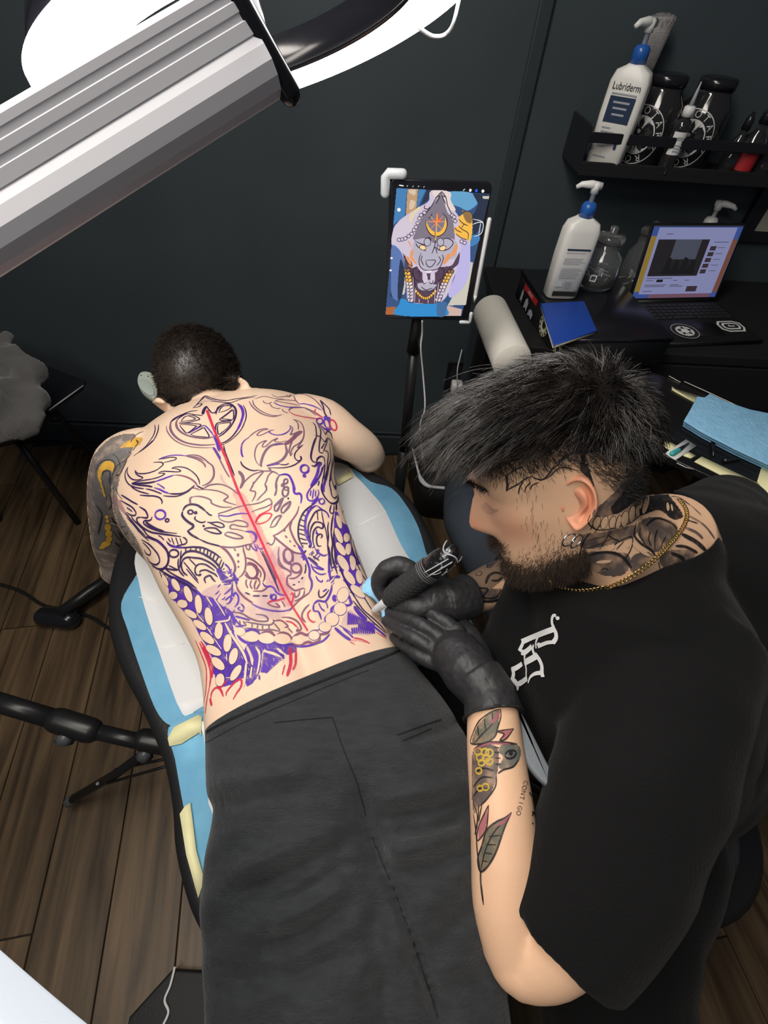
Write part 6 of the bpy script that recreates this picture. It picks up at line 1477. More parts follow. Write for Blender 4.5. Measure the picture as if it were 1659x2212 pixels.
DATA = '''
A k 4 960 385 965 460 940 540 900 600 850 670 790 730 660 830
A k 4 1015 380 1010 450 985 530 940 610 880 670 800 735 740 780
A k 9 945 600 900 640 850 690 800 735
A v 5 1010 880 1090 850 1190 825 1300 820 1400 830
A g 9 1400 830 1490 840 1580 860 1659 905
A k 3 1010 880 1100 865 1200 850 1265 860 1250 885 1180 905 1090 925
A k 5 940 925 1000 920 1060 925 1080 950 1050 985 990 1030 920 1060 840 1080 760 1085 710 1075 680 1035
A k 5 680 1035 685 1070 720 1110 790 1140 760 1165 700 1175 640 1165 590 1120 565 1060 575 990
A k 5 575 990 545 1050 535 1120 555 1190 600 1245 660 1270
A k 4 1200 1010 1250 990 1340 990 1420 1010 1500 1060 1560 1120 1595 1190 1600 1240
A k 4 1200 1010 1270 1015 1330 1045 1290 1060 1190 1055 1100 1050 1040 1060 1010 1080
A k 4 1010 1080 1080 1080 1100 1090 1060 1115 1000 1140 900 1165 800 1180 700 1200 630 1220
A k 16 630 1225 760 1222 880 1215 980 1195
A v 12 960 1200 1080 1160 1160 1130 1240 1105
A b 12 1240 1105 1330 1110 1420 1135 1490 1170 1540 1215 1570 1260
A k 12 640 1235 760 1250 860 1260 930 1275
A v 12 950 1285 1030 1310 1100 1345 1170 1370
A k 13 1170 1370 1240 1375 1330 1370 1400 1350 1450 1320 1500 1280 1530 1250
A v 6 990 1225 1050 1260 1105 1300
A k 6 610 1255 700 1285 810 1300
A k 5 830 1300 920 1320 1000 1350 1060 1375
A k 5 620 1265 680 1310 760 1345 880 1375
A k 8 745 1390 850 1400 950 1405 1030 1430 1065 1480 1060 1520
A b 7 1440 1320 1500 1290 1560 1300 1600 1320
A k 10 1560 1255 1620 1290 1659 1300
A k 5 1080 1400 1180 1410 1290 1405 1400 1360 1470 1320
B g 4 130 535 140 600 180 670 250 740 340 790 450 825 560 842 680 848 790 845
B k 4 960 795 1050 740 1130 670 1200 590 1245 500 1275 400 1265 310 1230 235
B g 20 200 470 185 540 200 610 250 680 330 740 430 780 540 800 660 810 830 800
B k 16 910 785 980 760 1060 700 1120 630 1150 580
B v 26 1130 620 1170 550 1210 450 1230 370 1220 300 1190 250 1150 215
B k 20 200 470 260 420 340 380 420 350
B k 7 180 490 260 430 360 370 460 330 580 310
B g 18 290 440 270 500 290 570 350 630 430 670 520 695 620 710 720 710 800 690
B k 16 870 690 930 660 1000 600 1060 530 1110 440 1130 350 1120 290 1090 250 1040 220 960 220 900 240
B k 10 290 440 340 400 420 360 480 360
B k 26 650 370 665 310 705 250
B k 8 705 250 745 310 790 350 840 330 870 270 910 240
B k 6 650 385 600 380 540 375 480 360
B k 4 340 472 380 415 440 390 520 415 540 435 480 455 340 472
B k 4 450 375 530 390 605 435 540 460 440 485 310 490
B k 4 320 515 430 515 540 530 550 545 430 635 370 590 320 525
B k 4 310 500 420 495 560 505 620 515 590 550 440 640
B k 4 470 655 580 600 660 560 690 590 740 690 640 690 540 680 470 655
B v 8 450 640 570 570 660 530 700 545 760 610 810 680
B k 5 870 510 940 495 1050 490 1010 560 950 610 880 655 860 580 870 510
B k 6 840 680 830 600 840 520 870 490 960 470 1060 465
B k 5 925 430 1000 370 1080 310 1095 340 1085 440 1000 440 925 430
B k 5 885 445 930 410 1010 350 1080 290
B k 4 885 445 960 460 1070 455
B k 4 880 340 910 280 960 245 1040 245 1060 265 990 310 880 345
B k 4 840 370 850 320 900 260 960 235
B v 34 810 670 860 780 890 900
B v 26 800 840 850 920 900 1010
B w 24 880 980 950 1110 1000 1200 1040 1270
B g 5 800 850 850 930 900 1030 950 1130 1000 1220 1035 1275
B k 6 950 810 970 900 1010 1010 1060 1130 1110 1250
B k 4 960 800 910 800
B k 4 510 280 600 190 680 105 760 130 870 160 1000 170 1100 150 1300 120 1430 95
B k 3 560 230 640 150 685 120 740 145 840 170
B k 3 760 180 900 190 1050 200 1200 150 1400 120
B k 4 520 270 590 260 640 220 600 215 560 235
B w 60 620 200 760 170 900 180
B g 12 390 965 480 950 580 960 660 1000 730 1060 790 1110 810 1190 800 1270 750 1340 680 1380 640 1390
B g 12 420 970 540 1000 620 1040 670 1080 690 1130
B g 8 670 1430 730 1390 830 1370 920 1370
B w 40 910 1230 930 1310 990 1380 1080 1440
B g 34 1165 1180 1220 1250 1230 1330 1190 1430
C g 6 120 180 170 260 250 330 340 375 450 400 520 390 590 370
C g 4 170 160 190 230 260 300 350 350 440 380 530 385
C v 12 120 700 60 740 20 800 10 880 20 950 40 980
C k 8 0 1040 30 1100 100 1150 180 1175 260 1165
C g 7 110 705 180 640 270 590 350 575 400 580
C g 4 400 580 310 600 260 630 235 665 280 670 350 640 430 600 480 590
C v 5 430 600 410 620 450 650 520 665 600 655 670 620 710 570 700 525
C g 4 700 525 740 560 730 620 710 660 770 640 850 600
C g 5 750 440 800 470 825 530 820 590
C b 6 750 440 820 460 870 500 900 570 905 650 890 720 850 790 810 850 880 810
C b 40 880 610 800 660 740 720 680 770 620 800
C g 22 620 790 540 790 450 810 390 850 340 920 310 990 290 1080 300 1120
C v 14 610 790 540 795 480 810
C g 22 640 800 650 850 660 900 640 960 590 1020 520 1060 440 1085 370 1100
C g 8 740 740 700 850 690 930
C g 4 900 700 850 770 760 830 720 900 710 960 740 920
C g 4 300 1120 240 1070 205 990 205 900 240 810 310 760 370 745 330 780 310 830 350 830 400 790 460 740 530 710 490 740 500 760 580 765 660 745
C v 8 370 1110 460 1090 560 1075
C k 5 400 1130 520 1135 640 1130 750 1100 830 1050 870 1000 855 970 860 1020 810 1030 770 980 780 920 820 870 890 805
C k 4 560 1085 640 1090 690 1070
C g 6 390 1130 430 1170 420 1140
C g 7 260 1165 320 1180 400 1180 470 1190 540 1230
C v 8 470 190 520 225 600 250 700 265 800 265 880 265
C g 3 490 180 540 160 640 160 760 170 800 180
C g 3 490 180 600 195 720 215 850 240
C g 5 700 300 740 275 840 270 920 275 1050 330 1150 390
C r 7 690 320 750 365 860 395 980 415 1100 430 1170 415
C g 5 690 320 700 290 740 275
C v 7 840 220 900 215 1000 235 1090 270 1160 310
C g 3 760 100 790 170 840 220
C g 3 750 90 850 75 950 95 1050 150 1130 230 1190 320
C g 3 440 80 520 120 640 110 760 90
C g 3 650 90 680 120 720 100 700 80
C k 9 1135 160 1180 250 1200 340 1250 420
C k 4 1135 160 1220 240 1270 300 1290 380
C r 6 1080 290 1060 320 1100 370 1180 410
C g 3 920 280 1000 320 1080 380
C g 3 200 150 330 110 480 140 620 150
C g 3 320 170 340 200 400 215 440 190
C g 3 420 220 450 260 520 285 570 280
C g 3 590 290 620 330 680 350
C v 40 1190 400 1240 425 1290 430
C v 18 1100 490 1180 560 1250 590 1300 570
C k 7 1030 480 1070 540 1080 620 1085 690
C k 16 1085 690 1060 740 1030 830 1010 920 1005 990 1030 1040 1080 1060
C k 12 1080 1060 1100 1000 1150 970 1190 990 1200 1060
C k 10 1090 490 1140 590 1140 690 1130 760 1120 850 1130 910 1180 920
C k 6 1120 530 1180 600 1210 650 1240 610 1290 640 1310 720
C k 8 1060 670 1140 690 1200 760 1240 710 1290 740
C k 5 1240 730 1220 800 1180 900
C k 4 1200 780 1150 860
C k 14 1290 740 1320 850 1330 980 1320 1100
C k 9 1200 890 1240 900 1250 960 1240 1060 1230 1180 1190 1290
C k 9 1270 780 1280 900 1285 1000 1260 1100 1220 1250 1180 1380
C k 10 1310 1000 1300 1120 1280 1250 1270 1380 1300 1459
C v 30 1160 1070 1120 1100 1100 1200 1060 1300 1000 1400
C k 14 1010 1100 1060 1110 1110 1060 1160 1060
C k 8 1190 1090 1160 1180 1120 1270 1050 1360 990 1440
C k 9 1300 1270 1320 1380 1350 1400 1365 1340 1330 1250
C g 9 130 1459 180 1370 240 1290 320 1190 260 1200 160 1240 70 1320 20 1400
C g 6 380 1459 350 1380 370 1320 400 1240 470 1190 550 1240
C g 7 510 1459 500 1380 520 1290 560 1240
C v 14 560 1240 640 1225 700 1260 740 1330 770 1420 775 1459
D k 9 480 60 560 110 640 160 720 200
D k 13 740 230 820 280 850 330 860 370 840 390 770 380
D k 12 770 380 710 390 710 440 760 500 840 560 930 600 1060 620 1200 640 1340 660
D k 8 470 140 560 190 640 240 690 310 680 350 620 350 560 310
D k 4 560 240 640 300
D k 9 620 350 650 410 720 480 800 560 860 640 950 690 1020 720
D k 10 920 370 910 410 870 430 820 430 800 460 850 510 960 560 1080 590 1280 615
D k 30 830 450 900 505 1000 560 1100 590
D k 8 540 320 640 440 740 560 830 650
D k 6 560 380 660 490 760 610 880 720
D k 24 830 660 900 680 1000 720 1080 790 1140 870 1160 970 1140 1060 1080 1120 1010 1120 920 1070
D v 12 960 700 1040 745 1090 800
D k 12 770 700 870 760 950 840 1010 920 1030 1010 980 1060 900 1030 850 950
D k 9 790 740 850 800 900 870 890 920 840 900 810 840
D k 9 1130 720 1160 770 1240 800 1330 780 1400 760 1420 720 1390 680 1360 670
D v 18 1140 740 1180 780 1250 805 1380 820
D k 3 1200 670 1240 780
D k 3 1260 670 1300 780
D k 3 1320 680 1350 770
D k 3 1150 680 1190 740
D k 4 1010 640 1060 670 1095 710
D k 10 1380 820 1500 810 1659 825
D k 6 1340 850 1330 950 1320 1080 1300 1130
D k 12 1110 1110 1200 1130 1290 1140
D k 5 1160 1070 1240 1110 1310 1140
D k 10 1100 1110 1180 1170 1300 1240 1440 1310 1560 1400
D k 22 1040 1140 1150 1210 1280 1280 1420 1350 1560 1459
D k 4 1030 1150 1060 1230 1110 1320
E k 12 0 930 120 950 250 940 380 950 480 990 570 1040 650 1100
E k 18 70 1130 100 1060 160 1010 260 1000 370 1030 480 1090 560 1150 620 1220 660 1300
E k 6 145 960 140 1010
E k 6 215 955 210 1000
E k 6 290 945 290 1000
E k 6 350 950 350 1010
E k 6 410 965 400 1030
E k 7 460 985 450 1060
E k 7 510 1010 490 1090
E k 7 560 1040 530 1120
E k 7 610 1075 575 1150
E k 6 660 1115 620 1210
E k 6 690 1150 650 1250
E k 14 60 1220 100 1130 160 1090 260 1095 370 1110 480 1160 560 1220 620 1290
E k 12 90 1150 80 1220 110 1300 170 1350
E k 10 40 1100 35 1200 60 1290 120 1360
E k 10 350 1330 300 1340 275 1280 290 1220 340 1185 420 1190 490 1230 560 1280
E k 10 340 1310 360 1280 430 1270 500 1300 560 1330 600 1370
E k 20 320 1345 350 1340 355 1320
E k 12 430 1459 410 1400 430 1370 490 1350 530 1400 570 1440
E k 4 190 1105 300 1220
E k 5 110 1150 200 1260 320 1420
E k 4 150 1250 250 1370 330 1459
E v 60 600 1250 650 1330 680 1420
E v 30 660 1440 760 1430 860 1400 900 1420
E v 10 700 1180 760 1240 790 1330
E v 8 680 1290 720 1320
E v 8 690 1340 740 1380
E k 17 180 700 180 720 230 770 340 830
E k 10 340 830 450 880 560 910 640 930
E g 10 640 930 760 945 880 940 1000 915 1100 890
E k 22 100 430 90 480 130 540 190 590 240 620 250 650 220 680 180 700
E k 18 100 420 140 360 210 330 300 340 370 380 430 430
E k 8 430 430 480 475 520 490
E g 14 210 325 205 250 240 220
E g 9 240 220 330 215 430 235 500 270 510 310 560 340 660 370 800 370
E g 8 340 120 470 120 600 140 700 180 745 220 700 260 690 280 760 310 870 340
E g 8 400 100 480 55 600 40 700 60 800 110 900 190
E g 5 610 480 620 460 720 430 850 380 980 345
E v 6 600 500 640 490 740 500 860 470 970 460 1040 470
E g 7 610 500 640 550 720 580 800 580 870 560 950 570 1020 600 1030 640 1000 650 900 640 820 620 780 640 790 680 880 690 1000 720
E v 24 1000 720 1100 730 1150 790 1140 850 1100 880
E g 7 1110 0 1100 70 1070 130 1140 150 1130 220 1090 290
E g 7 1280 40 1300 90 1280 150 1220 210 1160 280
E g 7 1440 0 1440 120 1410 210
E g 6 980 340 1100 330 1220 300 1320 250 1360 270 1370 320 1280 370 1180 400 1080 440
E r 6 1380 320 1350 400 1260 450 1190 490 1150 560 1140 600
E r 9 1150 600 1180 530 1250 470 1350 460 1370 490 1320 560 1240 600 1150 610
E g 8 1350 660 1390 570 1440 510 1510 490 1470 560 1420 640 1350 660
E g 8 1520 450 1510 400 1560 330 1640 290 1620 370 1540 460
E g 7 1420 420 1410 360 1460 300 1530 240 1500 310 1450 410 1420 420
E k 8 290 500 270 530 310 570 380 590 430 570
E k 7 450 585 520 590 600 585 670 610 690 650 640 660 560 630 500 600 450 585
E k 9 400 690 440 670 560 670 620 710 650 740 600 750 500 730 410 690
E g 10 700 750 750 730 850 750 940 790 950 815 860 820 780 800 710 770 700 750
E b 20 630 930 720 990 790 1080 840 1180 850 1260 820 1340
E b 20 890 1030 890 1080
E b 16 895 1130 895 1170
E b 14 895 1210 900 1240
E b 8 830 960 860 1000
E b 10 960 930 970 1000 990 1070 1000 1160 990 1260 950 1340 900 1380
E g 6 1000 900 1010 960 1050 980 1060 920 1080 900
E v 6 1070 910 1110 970 1160 990 1120 890
E v 6 1160 900 1180 950 1220 970 1250 950
E b 10 1010 1100 1100 1130 1180 1190 1240 1260 1270 1340 1260 1420
E b 20 1020 1180 1060 1170 1140 1210 1170 1290 1150 1360 1100 1390
E b 14 1000 1290 1060 1380 1190 1390
E k 5 1210 990 1280 1110 1340 1240 1420 1400 1440 1459
E b 12 1240 990 1310 1130 1370 1260 1440 1400
E g 5 1300 900 1320 880 1370 910 1410 860 1420 790
E g 6 1480 940 1470 1040 1490 1150 1550 1230 1640 1280
E b 18 1560 990 1550 1080 1600 1160 1659 1190
F v 22 80 180 160 165 220 180 260 240 290 330 300 420 330 445 380 440 405 490 395 580
F b 10 370 620 340 720 280 810 220 880 160 950 60 1020 0 1040
F g 7 30 470 45 400 40 300 80 190
F g 8 150 500 100 560 30 620 20 680 60 690 100 620 150 510
F g 8 250 550 200 590 130 640 115 700 140 720 190 660 250 560
F g 8 120 760 60 770 0 820
F v 12 540 350 490 440 490 510 530 545 600 530 650 450 640 380
F v 5 540 390 530 480
F v 5 580 370 560 520
F v 5 610 390 600 490
F v 24 550 600 600 560 650 500
F k 6 640 330 660 260
F v 10 540 350 620 270 680 150 700 60
F k 18 700 280 690 360 710 440 760 520 830 580 900 570 930 510 930 450
F k 12 800 250 820 380 840 470 880 505 920 470
F k 12 850 280 870 350 890 370 905 330
F v 26 745 250 720 340 720 420
F k 13 850 0 830 120 820 260
F k 9 740 0 730 130 700 280
F k 10 800 0 780 130 750 270
F k 8 870 30 880 180 910 320
F k 12 600 580 510 640 430 720 380 830 360 930 360 1030 380 1120 430 1220
F v 22 620 610 540 660 480 760 460 860 460 960 480 1060 540 1180
F k 6 530 620 560 650
F k 6 470 670 510 700
F k 6 420 740 470 770
F k 6 390 810 460 840
F k 6 375 890 455 920
F k 6 365 950 455 970
F k 6 370 1010 460 1040
F k 6 380 1080 480 1110
F k 6 400 1150 500 1160
F k 10 790 740 740 690 670 675 600 710 550 790 510 880 500 960 510 1060 550 1160
F v 12 800 790 770 720 700 670 620 610
F k 11 600 1230 570 1130 570 1030 590 960 640 920 690 940 715 920 700 870 640 850 590 860 550 920 530 1000 530 1100
F k 9 690 1190 640 1190 620 1120 630 1050 680 1020 700 1050 680 1080
F v 10 620 960 620 1020 640 1000
F v 16 480 960 510 1060 550 1180
F k 4 630 690 640 830
F k 4 690 680 720 850 760 1000 780 1150
F k 8 790 850 780 950 790 1050 780 1180 800 1350 810 1459
F k 12 860 740 840 850 830 1000 850 1150 840 1300 860 1459
F k 10 870 950 865 1100 880 1250 890 1400 910 1459
F k 9 830 600 810 700 860 720 870 600
F k 22 905 590 900 680
F v 14 600 1230 650 1290 720 1330 780 1310
F k 8 1110 1020 1110 1120 1140 1250 1200 1459
F k 5 1140 1080 1160 1200 1240 1459
F k 6 1010 640 990 720
F b 16 0 1040 50 1090 120 1150 220 1230 320 1290 440 1300
F b 16 270 840 240 920 260 1000 300 1090 350 1170 420 1240
F b 12 160 950 165 990
F b 14 170 1040 200 1080
F b 12 230 1110 255 1140
F b 14 290 1180 320 1200
F v 30 360 1190 420 1280 440 1400
F v 20 440 1300 480 1400 500 1459
F k 8 500 1350 570 1400 640 1459
F k 6 560 1330 660 1400
H b 9 340 30 430 60 510 120 570 180 610 260 600 340 580 380
H b 7 430 110 500 180 550 250 540 320
H b 16 350 140 420 130 480 190 500 260 470 320 430 330
H b 14 320 270 380 320 440 330 510 330 540 400
H b 9 350 340 340 400 370 470
H b 9 420 350 400 420 430 480
H b 9 490 350 460 430 470 490
H b 9 540 400 510 450 490 490
H v 24 160 250 190 330 210 420
H b 14 200 420 240 510 310 590 390 650 440 680
H b 8 440 510 560 510 620 480 640 450
H v 12 580 390 600 430 650 450 690 440 740 470 780 530 840 560 910 570
H v 7 700 550 690 600 730 640 770 600 760 560
H k 5 330 530 400 560
H k 5 440 580 540 580
H k 5 570 580 650 580
H w 44 420 680 500 730 600 770 720 790 850 790 960 780 1010 760
H v 5 420 690 540 750 700 790 850 800 1000 770
H r 14 650 680 720 650 800 640 900 610
H b 7 640 680 700 720 780 740 830 740
H b 7 850 650 890 710 900 740
H b 7 760 680 830 735
H r 10 980 560 1010 540 1020 600 1000 670 980 700
H b 12 800 30 810 110 860 170 930 200 980 240 980 280 940 300 930 400 970 450 1040 500 1100 490 1160 470 1190 490
H b 10 1140 190 1120 260 1050 320 960 330
H b 20 880 20 900 80 950 110 990 130
H b 18 1010 0 1010 90
H v 18 1170 20 1220 100 1250 200 1250 300 1280 370 1280 450 1250 530
H b 9 1250 530 1200 570 1120 630 1030 720 960 780
H b 9 1180 500 1160 580 1080 640 1040 650
H b 8 1040 520 1050 600 1100 560 1110 500
H k 6 1195 120 1195 200 1180 260
H k 6 1160 310 1130 340
H k 6 1110 370 1090 390
H k 6 1050 420 1010 420
H v 12 1220 30 1290 90 1360 150 1450 200 1380 190 1300 160
H v 9 1270 120 1310 210 1400 270 1490 260
H v 7 1340 290 1370 350 1420 380 1440 350
H k 7 1390 490 1380 550 1400 600 1460 580 1530 490
H v 7 1440 520 1500 480
H v 18 1310 700 1370 650 1470 660 1520 600 1560 500 1570 420
H v 14 1310 700 1310 790 1380 810 1420 920
H v 7 1380 680 1420 760 1470 800
H v 7 1470 660 1500 700 1510 760
H v 24 190 1010 260 1030 340 1080 420 1060 500 1080 540 1130
H b 24 540 1130 620 1090 700 1100 760 1160 850 1110 940 1130 1000 1190 1060 1140 1130 1110 1220 1140 1300 1080 1390 1070
H v 24 1390 1070 1420 1000 1490 970 1480 900 1560 820 1570 760 1640 700
H v 24 210 1110 250 1180 330 1240 430 1260 510 1220 620 1270 740 1250 860 1290 1000 1270
H b 24 1000 1270 1100 1290 1230 1240 1300 1260 1390 1220 1400 1140 1510 1110 1560 1000 1659 960
H v 16 1040 1310 1200 1300 1330 1270 1450 1220 1540 1130
H v 12 190 870 300 900 400 930
H v 9 180 900 250 990 330 1010
H g 11 130 810 280 830 400 900 520 940 640 940 650 900 600 860 480 840
H g 9 330 950 450 970 580 990 700 990 740 940 720 920
H g 8 250 930 260 990
H g 8 300 940 350 1010
H g 8 430 980 430 1030
H g 8 510 990 505 1050
H g 8 580 1000 580 1060
H g 8 670 990 670 1060
H g 8 330 1040 450 1050 560 1070 680 1060 830 1090
H g 6 740 970 830 1080
H b 9 740 940 830 930 900 970 940 1020 890 1030
H b 11 850 890 960 890 1060 930 1120 1000 1130 1060 1070 1080 1100 1030
H r 7 910 940 1000 960 1080 1030
H b 6 940 1040 1010 1110
H b 14 1250 700 1190 760 1150 830 1150 900 1200 960
H r 12 1270 780 1230 830 1240 900 1290 950 1340 950
H v 8 20 420 140 400
H v 10 30 560 120 480 150 420
H v 10 40 640 110 590 200 530
H v 14 180 530 150 600 100 680 60 690
H v 11 180 520 230 580 230 670 180 740
H v 9 270 690 310 740 290 800 230 760 260 740
H v 50 0 270 40 340
H v 14 150 380 140 560 120 660
H v 40 0 740 90 800 160 900 180 1000
H v 30 0 840 80 880 120 940
H k 7 590 0 640 110 710 270 780 420 820 520
H w 24 640 80 730 290 800 430
I k 12 590 0 610 110 640 330
I k 12 640 0 650 160 720 400
I v 26 690 100 770 130 860 160
I k 11 700 80 730 200 770 350 870 560 950 700
I k 10 920 0 980 200 1080 420 1150 510
I k 7 960 60 1050 270 1150 470
I k 6 990 0 1070 260 1180 480
I v 16 740 350 830 340 910 360
I v 16 800 480 900 550 980 560
I v 20 860 560 900 580
I k 8 820 490 950 700 1080 900 1200 1010 1330 1130 1420 1250
I k 6 900 660 1010 700 1100 740 1160 830 1230 940
I v 50 960 860 1040 970 1140 1060
I v 22 1150 1080 1300 1200 1420 1300
I k 8 940 780 1060 920 1200 1060 1400 1240
I v 30 880 700 910 790 930 830
I v 40 690 700 670 750 700 790
I v 22 820 840 870 850 920 830
I v 30 690 440 760 440
I v 20 610 60 600 300 620 480
J r 18 210 50 300 250 360 430 370 560 350 700
J r 9 350 700 320 850 290 1080
J r 7 150 20 240 230 300 400 310 560 300 750 270 930
J r 16 230 30 330 210 390 400 390 560
J r 26 260 120 330 250 370 380
J r 22 360 850 370 900 385 960
J r 18 370 850 390 760 450 700 510 730 550 830
J r 16 590 820 600 760 680 660 760 590 810 600 800 690 740 780 690 870
J r 12 500 710 560 650 590 600
J r 34 1500 120 1510 350 1460 540
J r 20 1585 150 1580 350 1540 450
J r 8 1430 370 1390 520
J v 30 560 180 600 260 600 360
J v 10 1060 520 1070 590
K v 40 680 200 780 290 870 350
K v 22 780 210 860 280 900 320
K r 18 900 320 1000 340 1100 390
K p 30 860 360 960 350 1060 380
K r 9 860 370 900 390 920 400
K r 12 1170 250 1230 290 1300 330
K v 12 730 170 830 230 900 280
'''
for ln in DATA.strip().split('\n'):
    a = ln.split(None, 3); mk.stroke(a[0], a[1], float(a[2]), a[3])
# filled braid on the left flank, with bare skin ovals and streaks
mk.fill('G', 'v', '430 20 560 40 700 110 830 210 930 300 1060 330 1180 430 1290 560 1350 720 1390 900 1480 1040 1570 1160 1640 1280 1640 1420 1500 1459 1100 1459 1060 1300 1040 1200 950 1010 860 870 790 720 700 600 620 520 520 400 440 330 420 200 400 110', 1.6)
mk.fill('J', 'v', '420 330 560 330 760 330 900 60 1110 50 1370 70 1560 60 1600 160 1540 210 1450 230 1330 140 1150 150 1110 200 1100 300 1080 450 1010 590 890 690 830 570 720 640 560 690 460 700 430 560 400 440', 1.6)
for (t, x, y, rx, ry, rot) in (('G', 535, 155, 45, 100, -30), ('G', 500, 305, 62, 55, 0), ('G', 630, 425, 76, 58, 15), ('G', 712, 285, 50, 122, -20), ('G', 750, 570, 46, 100, -58), ('G', 860, 430, 50, 135, -5), ('G', 880, 730, 50, 108, -55),
    ('G', 1005, 605, 55, 128, -8), ('G', 985, 915, 56, 124, -50), ('G', 1150, 815, 56, 118, 4), ('G', 1075, 1095, 58, 122, -60), ('G', 1275, 990, 58, 128, 6), ('G', 1140, 1285, 62, 118, -45), ('G', 1360, 1180, 58, 122, 16),
    ('J', 505, 590, 62, 92, 8), ('J', 730, 490, 52, 130, 32), ('G', 385, 90, 30, 90, -25)):
    mk.oval(t, 's', x, y, rx, ry, rot, .0011, ring='k', w=1)
for (t, w, s) in (('G', 34, '1240 700 1320 850 1420 1000 1500 1130 1560 1290'), ('G', 36, '1550 1040 1600 1150 1640 1260'), ('G', 18, '970 320 1060 460'), ('G', 16, '1070 330 1170 480 1240 600'), ('G', 26, '1100 690 1200 680 1290 660 1310 600'),
    ('G', 12, '1080 920 1150 1020 1190 1080'), ('G', 14, '980 760 1060 880'), ('G', 14, '830 560 940 690'), ('G', 12, '620 370 690 390'), ('J', 34, '880 340 860 560 840 690'), ('J', 34, '885 110 940 230 970 380'), ('J', 28, '1015 110 1070 230 1060 380 1030 520'),
    ('J', 26, '960 400 935 570'), ('J', 10, '590 560 680 560'), ('G', 12, '1260 1140 1270 1250')): mk.stroke(t, 's', w, s, lift=.0013)
for k in range(11):                                                   # hatching beside the braid
    mk.stroke('J', 'v', 10, [1120 - 4 * k, 200 + 27 * k, 1230 - 8 * k, 235 + 24 * k, 1400 - 22 * k, 290 + 20 * k])
for k in range(5): mk.stroke('J', 'v', 9, [1150 + 30 * k, 150 - 8 * k, 1280 + 20 * k, 180 + 10 * k, 1420, 240 + 12 * k])
for k in range(15): mk.stroke('I', 'v', 12, [880 + 26 * k, 940 + 12 * k, 876 + 26 * k, 1050 + 10 * k, 870 + 26 * k, 1130 + (8 if k > 5 else -2) * k])
for k in range(11): mk.stroke('I', 'v', 13, [930 + 30 * k, 1170 - 4 * k, 940 + 31 * k, 1260])
mk.fill('I', 'w', '760 1130 880 900 1000 980 1200 1120 1290 1230 1100 1290 900 1240', 2.5)
# braid on the right flank
mk.fill('F', 'v', '880 700 930 700 960 800 1010 860 1080 900 1100 1010 1110 1160 1180 1320 1240 1459 900 1459 880 1250 860 1100 865 900', 1.6)
mk.fill('I', 'w', '690 100 940 130 1010 300 1130 500 1120 640 1000 720 880 560 760 360', 1.8)
mk.fill('I', 'v', '700 120 900 150 1000 330 1090 520 960 640 900 590 800 470', 1.8)
for (t, x, y, rx, ry, rot) in (('F', 938, 850, 34, 100, -17), ('F', 1028, 785, 28, 58, -8), ('F', 1033, 915, 50, 56, 0), ('F', 935, 1045, 42, 120, -24), ('F', 1045, 1075, 42, 66, 0), ('F', 965, 1235, 46, 112, -34), ('F', 1070, 1240, 40, 82, 0), ('F', 975, 1410, 42, 90, -25), ('F', 1125, 1400, 34, 70, -8),
    ('I', 800, 245, 56, 132, -32), ('I', 940, 250, 40, 100, -3), ('I', 890, 450, 52, 126, -36), ('I', 1030, 440, 46, 102, -10), ('I', 1010, 650, 56, 128, -50), ('I', 800, 700, 80, 110, 20), ('I', 760, 900, 90, 90, 0), ('I', 645, 1050, 95, 95, 0), ('I', 545, 1160, 85, 70, 0), ('I', 390, 1280, 75, 65, 0)):
    mk.oval(t, 's', x, y, rx, ry, rot, .0011, ring='k' if t == 'F' else 'v', w=1)
for (x, y, rx, ry) in ((260, 1090, 75, 60), (430, 1165, 105, 75), (635, 1190, 120, 75), (860, 1200, 120, 75), (1090, 1215, 90, 60)): mk.oval('H', 's', x, y, rx, ry, 8, .0012)
rq = random.Random(21)
for _ in range(60):                                                   # broken, streaky stencil in the filled parts
    t, (xa, xb, ya, yb) = rq.choice((('G', (700, 1500, 300, 1400)), ('G', (1000, 1500, 400, 1000)), ('J', (800, 1400, 80, 560))))
    x, y = rq.uniform(xa, xb), rq.uniform(ya, yb); l = rq.uniform(20, 60); mk.stroke(t, 's', rq.uniform(3, 8), [x, y, x + l * .3, y + l * .6, x + l * .5 + rq.gauss(0, 6), y + l * 1.2], lift=.0012, n=2)
for _ in range(70):
    t, (xa, xb, ya, yb) = rq.choice((('H', (0, 170, 200, 420)), ('F', (380, 620, 1180, 1400)), ('I', (560, 700, 250, 560)), ('G', (1080, 1330, 60, 640))))
    x, y = rq.uniform(xa, xb), rq.uniform(ya, yb); l = rq.uniform(20, 60); mk.stroke(t, rq.choice('vvk'), rq.uniform(-6, 2), [x, y, x + l * .5, y - l * .5, x + l * .9, y - l * .9 + rq.gauss(0, 8)], n=2)
